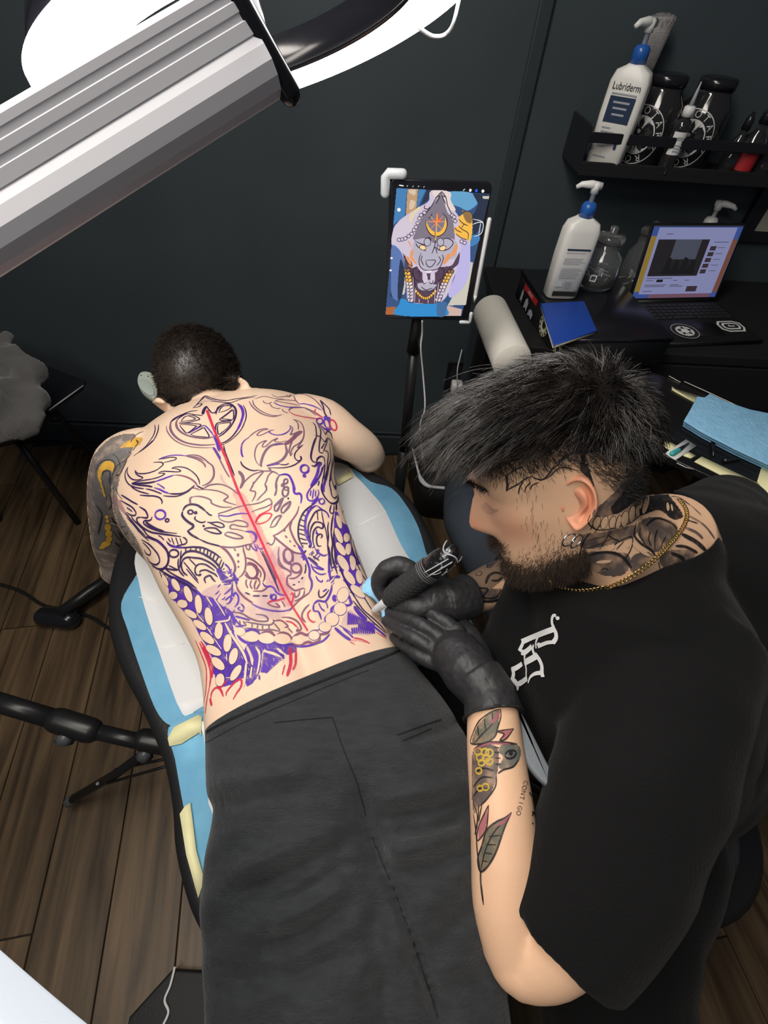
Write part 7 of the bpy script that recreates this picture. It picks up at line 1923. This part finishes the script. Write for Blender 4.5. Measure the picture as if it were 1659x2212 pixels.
# round bubbles
for (t, x, y, rx, ry, rot, c, w) in (('C', 915, 1150, 58, 58, 0, 'v', 20), ('C', 910, 1250, 16, 17, 0, 'v', 12), ('C', 645, 1330, 26, 36, 20, 'g', 9), ('C', 600, 1385, 16, 16, 0, 'g', 8), ('C', 655, 1430, 32, 26, 0, 'g', 8), ('C', 1235, 500, 36, 70, -20, 'v', 12),
    ('C', 1325, 520, 44, 78, -22, 'r', 9), ('C', 1130, 465, 46, 42, 0, 'v', 9), ('D', 1040, 345, 74, 66, 0, 'v', 15), ('D', 1138, 425, 25, 22, 0, 'k', 10), ('D', 1235, 900, 66, 54, 0, 'k', 13), ('E', 210, 440, 36, 28, 0, 'k', 10), ('E', 285, 450, 16, 14, 0, 'k', 7),
    ('E', 1570, 150, 42, 66, 8, 'g', 10), ('F', 180, 265, 28, 34, 20, 'g', 10), ('F', 145, 310, 14, 14, 0, 'g', 8), ('F', 175, 415, 42, 72, 10, 'g', 12), ('F', 695, 553, 38, 40, 0, 'v', 12), ('F', 215, 1330, 64, 98, -10, 'b', 18), ('H', 1060, 180, 72, 66, 20, 'b', 18), ('H', 740, 600, 34, 40, 0, 'v', 6)):
    mk.oval(t, None, x, y, rx, ry, rot, ring=c, w=w)
for (t, x, y, r) in (('E', 400, 640, 18), ('F', 215, 512, 14), ('E', 1610, 245, 12), ('H', 390, 1160, 12)): mk.oval(t, 'k', x, y, r, r, 0, .0009)
# soft washes of smeared stencil and reddened skin, then the red centre line
mk.fill('P', 'p', '500 1060 535 1075 585 1180 640 1290 620 1310 570 1240 530 1140', 3, .0003); mk.fill('P', 'w', '590 1180 650 1200 660 1260 620 1330 560 1340 470 1330 430 1290 470 1260 560 1280', 3, .00025)
mk.stroke('P', 'r', 6.2, '447 887 456 912 466.6 939.5 490 995 513.3 1057 538.2 1110.8 565.4 1169.6 606 1260 615.6 1280 635.2 1314.5 650 1338 665.3 1362.7', lift=.0014, taper=False, w2=4)
mk.build(BACK)
# ------------------------------------------------------------ coloured tattoo on the left arm of the lying person
CA = dict(y=ink('tattoo_yellow', (0.72, 0.40, 0.05), .3, 60, .9), n=ink('tattoo_grey_and_shade', (0.16, 0.15, 0.15), .5, 60, .75), d=ink('tattoo_dark', (0.035, 0.03, 0.035), .3, 80, .9), m=ink('tattoo_mauve', (0.40, 0.22, 0.24), .4, 60, .6))
ma = Marks(BV_client, client, 'arm_tattoo', TL)
ma.fill('A', 'n', '60 1100 140 900 330 780 560 720 520 860 420 960 360 1160 330 1300 280 1459 60 1459', 2.5, .0003)
for s in ('450 715 560 620 690 560 780 560 770 640 690 700 570 710', '130 1090 180 960 270 890 370 920 385 990 340 1090 330 1050 260 1030 205 1080 205 1200 240 1320 260 1430 220 1400 180 1250'): ma.fill('A', 'y', s, 1.8, .0006)
ma.fill('D', 'y', '215 20 260 60 270 110 230 60', 1.8, .0006)
for (x, y, rx, ry) in ((272, 372, 28, 26), (282, 430, 24, 28), (285, 520, 48, 50), (300, 612, 50, 48), (305, 690, 48, 40), (260, 760, 70, 42), (210, 805, 48, 28)): ma.oval('D', 'y', x, y, rx, ry, -15, .0008, ring='d', w=9)
for (t, w, s) in (('A', 14, '115 1060 160 950 250 890 330 885 380 930 390 1000 360 1090 310 1200'), ('A', 12, '350 800 420 850 450 920 470 1000'), ('A', 20, '210 1100 230 1050 290 1040 320 1080 310 1180 330 1250'), ('A', 12, '390 1050 430 960 540 890 620 800 590 770'), ('A', 22, '560 890 520 980 460 1090 400 1110'),
    ('A', 12, '610 640 650 570 720 510 800 480'), ('A', 22, '690 600 720 640 690 690 640 760'), ('A', 10, '440 1090 420 1180 380 1280 340 1300'), ('A', 10, '360 1130 330 1220 360 1290'), ('A', 9, '400 1290 440 1380 500 1459'), ('A', 8, '330 1290 340 1380 330 1459'), ('A', 9, '180 1130 220 1230 250 1350 270 1459'),
    ('D', 16, '300 270 340 200 330 120 300 40'), ('D', 10, '360 560 400 640 480 710 600 760 680 760'), ('D', 18, '440 590 480 660 510 700'), ('D', 9, '500 700 520 640 580 590'), ('D', 14, '320 480 420 520 540 510'), ('D', 30, '380 730 480 820 580 870'), ('D', 30, '120 200 200 330 180 480 150 620'), ('D', 26, '340 380 380 450 460 490')): ma.stroke(t, 'd', w, s)
ma.fill('D', 'n', '70 60 230 40 300 300 330 500 360 700 300 850 120 850 80 600 130 400', 2.5, .0003); ma.fill('D', 'm', '330 60 460 120 560 300 700 500 780 700 640 480 480 300 380 200', 2.2, .0003)
ma.fill('P', 'n', '178 1010 205 978 240 945 285 935 296 950 280 985 258 1040 256 1090 275 1130 300 1170 312 1210 300 1262 240 1280 180 1240 166 1120', 2.2, .00028)  # grey over the whole arm: tattoo tone with the arm's shade painted in
ma.build(CA)
# ------------------------------------------------------------ tattoos of the other person
TA = dict(N=(1240, 1040, 5.184), T=(1000, 920, 5.184), Q=(940, 960, 4.1475), R=(980, 1480, 3.4567), P=(0, 0, 1.0))
AT = dict(d=ink('tattoo_black', (0.018, 0.017, 0.02), .3, 90, .92), h=ink('tattoo_shade', (0.07, 0.065, 0.075), .75, 45, .72), e=ink('tattoo_green', (0.10, 0.115, 0.085), .5, 70, .75), q=ink('tattoo_pink', (0.45, 0.13, 0.17), .3, 70, .7), y=ink('tattoo_gold', (0.62, 0.42, 0.06), .2, 70, .85), t=ink('tattoo_teal', (0.10, 0.14, 0.14), .5, 70, .75), s=mat('warm_skin_plain', (0.82, 0.53, 0.34), 0.48, sss=0.12))
mt_ = Marks(BV_art, artist, 'tattoo', TA)
mt_.fill('N', 'h', '560 0 480 80 350 200 230 310 200 370 240 400 380 390 520 340 620 270 700 220 760 160 830 90 880 30 1000 -30 760 -60', 2)
mt_.fill('N', 'd', '620 20 560 90 470 200 400 300 450 370 560 320 640 250 720 200 780 140 900 40 1020 60 960 -20 800 -30', 2, .0006)
mt_.fill('N', 'd', '760 180 840 60 1010 40 1050 130 1180 300 1220 400 1100 430 960 330 860 350 740 390 700 330', 2, .0006)
for (x, y, rx, ry, r) in ((250, 447, 34, 62, 22), (335, 455, 34, 72, 18), (425, 450, 32, 66, 16), (492, 450, 24, 78, 14), (560, 415, 36, 86, 10), (640, 360, 30, 92, 8), (705, 330, 24, 70, 5), (745, 262, 18, 56, 15), (800, 270, 28, 104, 18), (890, 220, 32, 116, 8), (960, 170, 42, 96, 0), (1045, 290, 17, 48, -5), (1090, 300, 11, 40, -10)):
    mt_.oval('N', 's', x, y, rx, ry, r, .0011, ring='d', w=9)
for (x, y) in ((968, 198), (893, 282)): mt_.oval('N', 'd', x, y, 12, 16, 0, .0016)
for (w, s) in ((12, '190 370 160 450 190 500 270 540 400 530 520 500 640 450 740 380'), (11, '180 570 110 660 70 780 60 880'), (6, '410 540 350 650 280 760'), (5, '150 660 250 630 350 610'), (5, '130 750 300 690 420 640'), (9, '230 440 180 540'), (9, '300 470 220 580'), (26, '150 830 300 790 450 800 560 860 640 970'),
    (12, '270 910 350 905 430 890'), (10, '300 990 340 970 380 985'), (11, '420 750 470 690 560 640 640 620 650 700 610 800 540 900'), (9, '470 760 560 660'), (22, '690 470 670 600 740 690 800 730 870 780 910 840'), (9, '740 510 730 600 790 700'), (13, '850 560 830 650 860 720'), (14, '930 540 900 640 900 760'),
    (20, '800 500 900 420 1000 430 1100 480 1150 540'), (24, '1130 720 1240 730 1330 770 1380 800'), (30, '1080 800 1200 850 1230 900'), (10, '940 900 960 980'), (40, '1200 590 1300 640 1380 690 1480 780'), (12, '1250 430 1380 470'), (14, '1080 170 1180 185 1300 270'), (10, '380 600 440 640 500 660'), (10, '1020 620 980 700 970 760')): mt_.stroke('N', 'd', w, s)
for s in ('70 870 150 790 300 770 450 780 600 800 640 900 600 1000 520 1060 350 1060 200 1000', '690 500 860 390 1100 440 1160 560 1000 740 900 800 760 690', '950 820 1100 760 1300 760 1360 820 1250 900 1000 970', '80 600 300 560 500 520 690 480 680 620 450 700 100 760', '640 840 780 780 900 840 700 1010 620 990'): mt_.fill('N', 'h', s, 2.2, .0004)
for (w, s) in ((26, '1240 370 1380 440 1480 520 1570 640'), (30, '1240 520 1360 570 1440 640'), (24, '1140 190 1300 270 1420 380')): mt_.stroke('N', 'h', w, s)
for (x, y, rx, ry, r) in ((330, 892, 84, 18, -4), (720, 740, 90, 30, 38), (430, 735, 34, 14, -45), (600, 700, 22, 40, 15), (780, 800, 70, 18, 30)): mt_.oval('N', 's', x, y, rx, ry, r, .0012)
for (w, s) in ((20, '480 540 500 640 490 730'), (12, '500 715 560 680 620 650 700 590 780 560'), (12, '510 540 600 480 680 460'), (10, '620 760 640 680 680 620'), (10, '690 740 710 680 760 630'), (10, '750 710 780 660 850 630'), (14, '780 570 880 600 960 540 1000 480 1080 420'), (9, '860 610 960 570 1060 480 1150 465 1300 505'), (24, '1060 410 1200 310 1350 285'), (34, '1340 300 1350 430'), (24, '1350 300 1530 262')): mt_.stroke('T', 'd', w, s)
mt_.fill('T', 'd', '1310 400 1400 420 1430 520 1470 640 1462 705 1400 590 1310 510', 1.8, .0008, False)
for (w, s) in ((24, '450 1250 480 1180 540 1150 610 1170'), (18, '500 1220 560 1220 600 1190'), (8, '300 1250 340 1310'), (8, '340 1250 300 1310'), (7, '370 1145 412 1140 410 1172 368 1176 370 1145'), (18, '380 1350 380 1290 420 1290 470 1300 430 1370 540 1370 590 1300'), (26, '340 1395 480 1405 600 1385'), (8, '600 1020 640 1010 660 1030 640 1060'), (14, '560 980 500 1030 460 1100')): mt_.stroke('Q', 'd', w, s)
mt_.fill('Q', 'h', '330 1330 450 1300 600 1290 600 1400 420 1420', 2.2, .0004); mt_.fill('Q', 'h', '450 1090 560 960 600 990 500 1110', 2.2, .0004)
mt_.fill('R', 'e', '345 190 290 195 230 240 170 310 135 430 190 440 260 420 310 380 330 310', 1.8); mt_.fill('R', 'q', '348 180 315 215 270 285 300 285 340 240', 1.6, .0008); mt_.fill('R', 'q', '445 325 330 345 375 365 345 412 390 400', 1.6, .0006, False)
mt_.fill('R', 't', '380 435 470 440 500 480 490 560 440 610 370 632 330 610 365 540 335 500 345 450', 1.8); mt_.fill('R', 'h', '150 470 320 455 335 620 285 800 205 900 150 960 135 760', 1.8, .0004)
mt_.fill('R', 'e', '430 950 380 990 320 1020 250 1080 212 1200 182 1300 200 1390 250 1360 310 1260 350 1150 385 1050', 1.8); mt_.fill('R', 'q', '430 950 380 990 315 1050 345 1050 388 1025', 1.6, .0008); mt_.fill('R', 'q', '262 895 235 950 185 1070 182 1160 240 1085 255 1000', 1.6, .0006, False)
for (w, s) in ((6, '350 180 300 192 250 220 190 270 150 350 130 430 190 440 260 420 310 380 330 310 350 240 350 180'), (5, '160 430 220 360 280 300 340 200'), (5, '180 300 190 380'), (5, '230 250 240 340'), (5, '290 200 290 290'), (6, '445 325 330 345 375 365 345 412 390 400 445 325'), (12, '160 470 250 432 350 428 470 440'),
    (9, '380 520 410 490 450 490 462 510 440 542 400 546 380 525'), (7, '480 560 440 610 370 632 330 660'), (5, '300 460 340 470'), (5, '300 500 345 505'), (5, '305 545 350 545'), (5, '310 590 350 590'), (6, '160 650 230 620 300 640'), (6, '150 760 210 690 290 690'), (6, '150 830 200 770 270 780'), (6, '320 680 310 760 250 850 200 900'), (6, '150 880 180 980 160 1120'), (6, '190 890 185 1000 165 1110'), (6, '215 880 200 960 190 1020'),
    (8, '430 950 380 990 320 1020 250 1080 212 1200 182 1300 200 1390 250 1360 310 1260 350 1150 385 1050 430 950'), (5, '205 1380 240 1230 300 1100 390 1000'), (4, '230 1250 290 1260'), (4, '245 1190 320 1190'), (4, '265 1130 350 1120'), (4, '220 1310 255 1320'), (6, '262 895 235 950 185 1070 182 1160 240 1085 255 1000 262 895'), (12, '205 1380 205 1470 225 1640'), (9, '150 960 170 1100 180 1250 200 1390'), (12, '560 800 580 830'), (9, '580 945 605 965'), (9, '600 945 580 975')): mt_.stroke('R', 'd', w, s)
mt_.oval('R', 'd', 423, 508, 15, 18, 0, .0012); mt_.oval('R', 'd', 583, 1031, 6, 7, 0, .0012); mt_.stroke('R', 'q', 8, '160 480 250 440 350 436 420 440', lift=.0012)
for (x, y, r) in ((185, 495, 26), (235, 500, 26), (268, 505, 26), (200, 540, 26), (245, 545, 26), (268, 570, 24), (210, 580, 22), (240, 760, 24), (200, 770, 20), (190, 640, 22)): mt_.oval('R', None, x, y, r, r, 0, ring='y', w=8)
# lettering on the forearm
for i, chh in enumerate('CONTIGO'):
    t = i / 6; cx, cy = 980 + (530 - 50 * t) / 3.4567, 1480 + (728 + 226 * t) / 3.4567; m = text_mesh(chh, 14.0); V_, F_ = mt_.buf('d'); s0 = len(V_); ok = []
    for v in m.vertices:
        a = v.co.x * .95; b = v.co.y; p, nn = hit(BV_art, cx - .22 * a + .97 * b, cy + .97 * a + .22 * b); V_.append(p + nn * .0008 if p else Vector((0, 0, -1)))
    for pl_ in m.polygons: F_.append(tuple(s0 + i_ for i_ in pl_.vertices))
mt_.build(AT)
# ------------------------------------------------------------ print on the shirt
ms = Marks(BV_shirt, artist, 'shirt_print', dict(X=(1090, 1310, 11.06), P=(0, 0, 1)))
for (w, w2, s) in ((70, 80, '1270 225 1220 210 1180 270 1175 400 1215 500'), (128, 135, '440 850 700 745 1000 620 1240 530'), (100, 120, '1200 500 1265 640 1265 760 1200 860'), (80, 95, '1215 850 1080 860 960 905 840 960'), (95, 85, '510 800 450 930 380 1060'), (130, 120, '430 1090 520 1100 620 1030 690 960'), (90, 40, '480 1080 520 1180 510 1260'),
    (70, 40, '840 740 790 880 800 1010'), (60, 80, '735 920 715 1040 755 1150'), (145, 150, '520 1345 660 1270 800 1190'), (105, 110, '770 1140 870 1270 930 1420 930 1560 950 1680'), (110, 30, '940 1580 780 1600 660 1680 600 1820'), (58, 40, '520 1320 560 1480 560 1640 580 1760'), (115, 100, '200 1510 330 1450 460 1370'), (80, 85, '215 1480 235 1620 190 1770'), (115, 110, '230 1740 330 1830 440 1800 570 1720'), (110, 30, '300 1830 330 1900 325 1980')):
    ms.stroke('X', 'w', w, s, taper=False, w2=w2, lift=.0030, n=6)
ms.oval('X', 'w', 1308, 278, 46, 46, 0, .0031); ms.oval('X', 'w', 865, 915, 50, 50, 0, .0031)
ms.build(dict(w=mat('shirt_print_white', (0.72, 0.72, 0.72), .7)))
# ------------------------------------------------------------ seams of the trousers
mtr = Marks(BV_trs, trousers, 'seam', TL)
for (w, s) in ((5.5, '438 1586 480 1563 520 1545 600 1510 700 1470 800 1432 872 1402'), (1.6, '592 1562 650 1556 718 1550'), (1.6, '718 1550 742 1620 770 1690 790 1760'), (2.2, '858 1588 930 1562 1000 1540'), (1.6, '870 1600 930 1574'), (1.8, '800 1800 850 1920 900 2060 945 2200'), (1.2, '446 1604 530 1560 640 1512 760 1462 880 1420')): mtr.stroke('P', 'd', w, s, taper=False, lift=.0012)
mtr.build(dict(d=mat('seam_dark', (.004, .004, .005), .9)))
# ------------------------------------------------------------ picture on the tablet
_bq = [cen + ex * a * .3 + ey * b * .3 for a, b in ((-1, -1), (1, -1), (1, 1), (-1, 1))]
BV_tab = BVHTree.FromPolygons([tuple(p) for p in _bq], [(0, 1, 2, 3) if (_bq[1] - _bq[0]).cross(_bq[2] - _bq[0]).dot(TN) > 0 else (3, 2, 1, 0)])
TT = dict(U=(840, 380, 6.9125), W=(820, 540, 6.9125), P=(0, 0, 1.0))
tm = Marks(BV_tab, tabf, 'picture', TT)
CC = dict(base=(.035, .08, .2), blue=(.055, .20, .43), art=(.50, .30, .16), art2=(.62, .50, .36), sky=(.12, .33, .55), dark=(.02, .03, .06), floor=(.55, .52, .44), rose=(.58, .40, .35), rust=(.38, .12, .04), skin=(.58, .50, .62), skinl=(.72, .62, .58), yel=(.70, .60, .38), sleeve=(.10, .17, .40), arm=(.47, .43, .72), pants=(.03, .24, .56), pants2=(.05, .14, .30), crest=(.20, .17, .22), snout=(.44, .41, .50), maroon=(.085, .05, .085), line=(.035, .015, .035),
          gold=(.85, .47, .07), red=(.80, .07, .02), eye=(.88, .62, .30), brown=(.26, .15, .06), white=(.85, .85, .85), pale=(.60, .52, .62), orange=(.72, .30, .12), ui=(.02, .10, .75))
tmats = {k: mat('screen_' + k, (.01, .01, .01), .3, emit=v, estr=1.0) for k, v in CC.items()}
L = [.0004]
def tf(c, tile, s, smooth=True, step=1.0): L[0] += .000022; tm.fill(tile, c, s, step, L[0], smooth)
def ts(c, tile, w, s): L[0] += .000004; tm.stroke(tile, c, w, s, lift=L[0])
def to(c, tile, x, y, rx, ry, r=0, ring='line', w=9):
    L[0] += .000008; tm.oval(tile, c, x, y, rx, ry, r, L[0])
    if ring: 
        pts = []
        for i in range(12):
            a = 2 * math.pi * i / 12; q = math.radians(r); pts += [x + rx * math.cos(a) * math.cos(q) - ry * math.sin(a) * math.sin(q), y + rx * math.cos(a) * math.sin(q) + ry * math.sin(a) * math.cos(q)]
        tm.stroke(tile, ring, w, pts, closed=True, n=2, lift=L[0] + .000003)
tf('base', 'P', '856.5 405 1058.5 418.5 997.5 682 832 680', False, .8)
tf('blue', 'U', '112 178 275 188 240 590 62 735', False); tf('blue', 'U', '440 192 560 200 430 470 415 480', False); tf('art', 'U', '275 188 440 192 412 495 250 595', False); tf('art2', 'U', '300 200 400 200 390 290 310 260'); tf('art2', 'U', '320 360 400 380 370 480 300 500'); tf('dark', 'U', '560 200 630 212 590 360 470 440', False)
tf('sky', 'U', '905 232 1240 250 1330 400 1180 520 1060 470 950 430 905 380'); tf('dark', 'U', '1240 254 1510 272 1400 760 1260 900 1240 600 1330 420', False); tf('floor', 'U', '1400 300 1505 300 1490 350 1400 340', False); tf('blue', 'U', '1240 880 1360 900 1330 1000 1210 1050')
tf('floor', 'W', '1310 170 1400 180 1290 820 1010 830 1190 500', False); tf('rose', 'W', '1010 822 1232 880 1215 984 965 984', False); tf('rust', 'W', '95 850 245 838 240 968 82 966', False); tf('dark', 'W', '170 600 340 690 300 760 150 690', False); tf('floor', 'W', '280 420 380 400 380 640 310 640')
tf('skin', 'P', '931 411 926 433 906 446 877 464 859 479 848 503 845.5 528 862 540 876 575 878 620 880 648 900 656 940 657 965 640 985 590 1012 575 1016 520 1006 490 992 468 980 450 973 434 972.5 414'); tf('skinl', 'P', '935 411 972 414 974 432 985 455 960 450 940 430'); tf('yel', 'U', '450 450 300 600 330 700 400 560 470 500')
tf('sleeve', 'P', '846 530 868 546 874 590 862 646 846 638 844 590'); tf('dark', 'P', '864 560 875 590 868 640 858 640'); tf('arm', 'P', '1000 515 1015 530 1014 590 1000 622 975 643 968 630 984 590'); tf('pale', 'U', '100 720 250 640 370 740 330 900 60 1010 45 880'); tf('pants', 'W', '335 715 520 785 700 795 960 765 1000 850 980 984 245 972 290 800'); tf('pants2', 'W', '860 790 1000 780 1000 860 975 984 860 984')
tf('crest', 'U', '790 225 720 330 610 470 520 560 410 800 360 950 560 930 690 1010 860 930 980 960 980 830 950 620 880 540 830 380'); tf('maroon', 'W', '360 60 430 150 480 260 560 240 640 330 830 330 900 250 1060 230 1130 130 1200 20 1180 200 1090 290 960 500 900 780 520 790 420 740 400 500 390 300'); tf('snout', 'U', '380 960 560 930 690 1000 860 930 1000 960 1020 1100 960 1240 450 1240 360 1120'); tf('snout', 'W', '500 20 1010 20 960 160 900 260 740 300 600 250 520 130')
tf('snout', 'W', '560 500 640 480 690 440 770 440 800 500 860 520 760 600 600 590'); tf('pale', 'W', '640 330 690 320 720 420 700 520 640 470'); tf('pale', 'W', '820 330 770 320 750 420 780 500 830 450')
for s in ('380 100 420 180 440 250 500 240 470 150 430 90', '470 60 560 200 540 220 450 110', '1000 60 940 210 980 210 1090 60'): tf('orange', 'W', s)
for s in ('280 980 340 1080 310 1140 340 1200 370 1150 350 1060 310 970', '1010 1000 940 1120 960 1200 1000 1150 1030 1060'): tf('orange', 'U', s)
tf('gold', 'U', '555 660 560 760 620 865 720 900 820 850 868 740 840 600 825 720 770 815 690 830 610 770'); tf('red', 'U', '755 420 740 600 800 675 735 700 705 760 680 700 615 672 700 640')
for s in ('790 225 710 320 620 470 500 600', '790 225 850 320 880 450 960 600', '690 320 760 300 700 420', '860 320 800 300 850 420', '540 430 530 480 590 490 610 450', '550 660 560 760 620 865 720 900 820 850 868 740 860 620 800 550', '590 640 650 560', '690 830 690 1000 660 1120', '380 960 480 1010 560 1020 620 980 610 920 540 930', '740 990 720 1080 800 1110 900 1080 960 990 880 930 780 950', '400 1000 440 1060 560 1120', '640 1160 690 1060 720 1160'): ts('line', 'U', 13, s)
ts('gold', 'U', 14, '720 560 715 700 700 900 690 960'); ts('orange', 'U', 12, '570 680 860 680'); ts('orange', 'U', 10, '610 590 800 800'); ts('orange', 'U', 10, '820 590 620 790')
to('eye', 'U', 505, 1065, 50, 36, 20); to('eye', 'U', 805, 1075, 52, 36, -20); to('snout', 'U', 575, 985, 50, 60, 0); to('snout', 'U', 770, 985, 50, 60, 0)
for (x, y) in ((530, 545), (480, 580), (455, 630), (430, 700), (405, 760), (375, 805), (340, 860), (295, 895), (245, 930), (195, 945), (150, 950), (945, 585), (975, 610), (990, 670), (1085, 975), (1130, 995)): to('pale', 'U', x, y, 27, 27)
tf('gold', 'U', '1040 640 1060 590 1170 520 1240 570 1250 760 1220 960 1130 945 1000 880 975 765 1040 740'); tf('brown', 'U', '1085 480 1120 520 1180 520 1240 580 1235 700 1160 690 1110 600')
for s in ('1040 740 1090 790 1180 850 1180 950', '975 765 1020 810 1090 840', '1090 770 1120 720 1180 740', '1000 860 1080 920 1170 950', '1040 640 1100 700 1180 740', '1060 590 1150 520 1240 570 1250 760'): ts('line', 'U', 11, s)
for s in ('1250 640 1400 690 1380 850 1270 900', '1250 720 1330 690 1410 690', '1340 870 1370 700'): ts('white', 'U', 9, s)
for s in ('620 40 590 130 600 230 660 290 740 300', '930 60 950 130 900 250 830 290 740 300', '690 150 830 150 790 230 740 250 700 210 690 150', '640 80 620 140 660 230', '880 90 910 150 850 230', '350 40 380 140 480 240 470 160', '560 250 500 300 520 420 600 460', '900 260 960 300 930 420 860 460', '560 330 600 310 590 400', '620 540 690 590 790 560', '640 440 660 500 700 480', '800 440 780 500 740 480', '430 240 500 380 540 560', '1060 240 960 400 900 560'): ts('line', 'W', 12, s)
ts('white', 'W', 14, '690 310 730 325 780 310')
for i in range(10):
    t = i / 9; c = ('brown', 'gold', 'gold', 'gold', 'skinl', 'skinl', 'pale', 'pale', 'pale', 'pale')[i]
    xl, yl = 395 + 55 * math.sin(t * 1.6), 300 + 445 * t; to(c, 'W', xl - 6, yl, 26, 34, -38, w=10); to(c, 'W', xl + 30, yl, 26, 34, 38, w=10)
    xr, yr = 1065 - 190 * t ** .8, 320 + 420 * t; to(c, 'W', xr - 20, yr, 26, 34, -38, w=10); to(c, 'W', xr + 16, yr, 26, 34, 38, w=10)
for i in range(11):
    t = i / 10; to('gold', 'W', 545 + 285 * t, 610 + 105 * math.sin(math.pi * t), 22, 24)
for s in ('400 460 420 720', '500 400 500 760', '530 560 520 780', '590 720 590 790', '720 730 725 790', '830 560 820 790', '880 480 850 780', '960 560 940 740'): ts('pale', 'W', 9, s)
to('white', 'U', 150, 500, 26, 28, 0, None); ts('white', 'U', 14, '150 132 222 145')
for q in ((275, 145), (360, 152), (442, 150), (524, 158)): ts('white', 'U', 9, '%d %d %d %d' % (q[0] - 8, q[1] + 9, q[0] + 8, q[1] - 9))
ts('white', 'U', 9, '1105 215 1138 188'); to('white', 'U', 1215, 210, 18, 24, 20, None); to('ui', 'U', 1305, 215, 20, 24, 20, None); to('white', 'U', 1402, 222, 20, 25, 20, None)
for y in (115, 297): to('white', 'W', 178 - (14 if y > 200 else 0), y, 18, 14, 0, None)
tm.build(tmats)
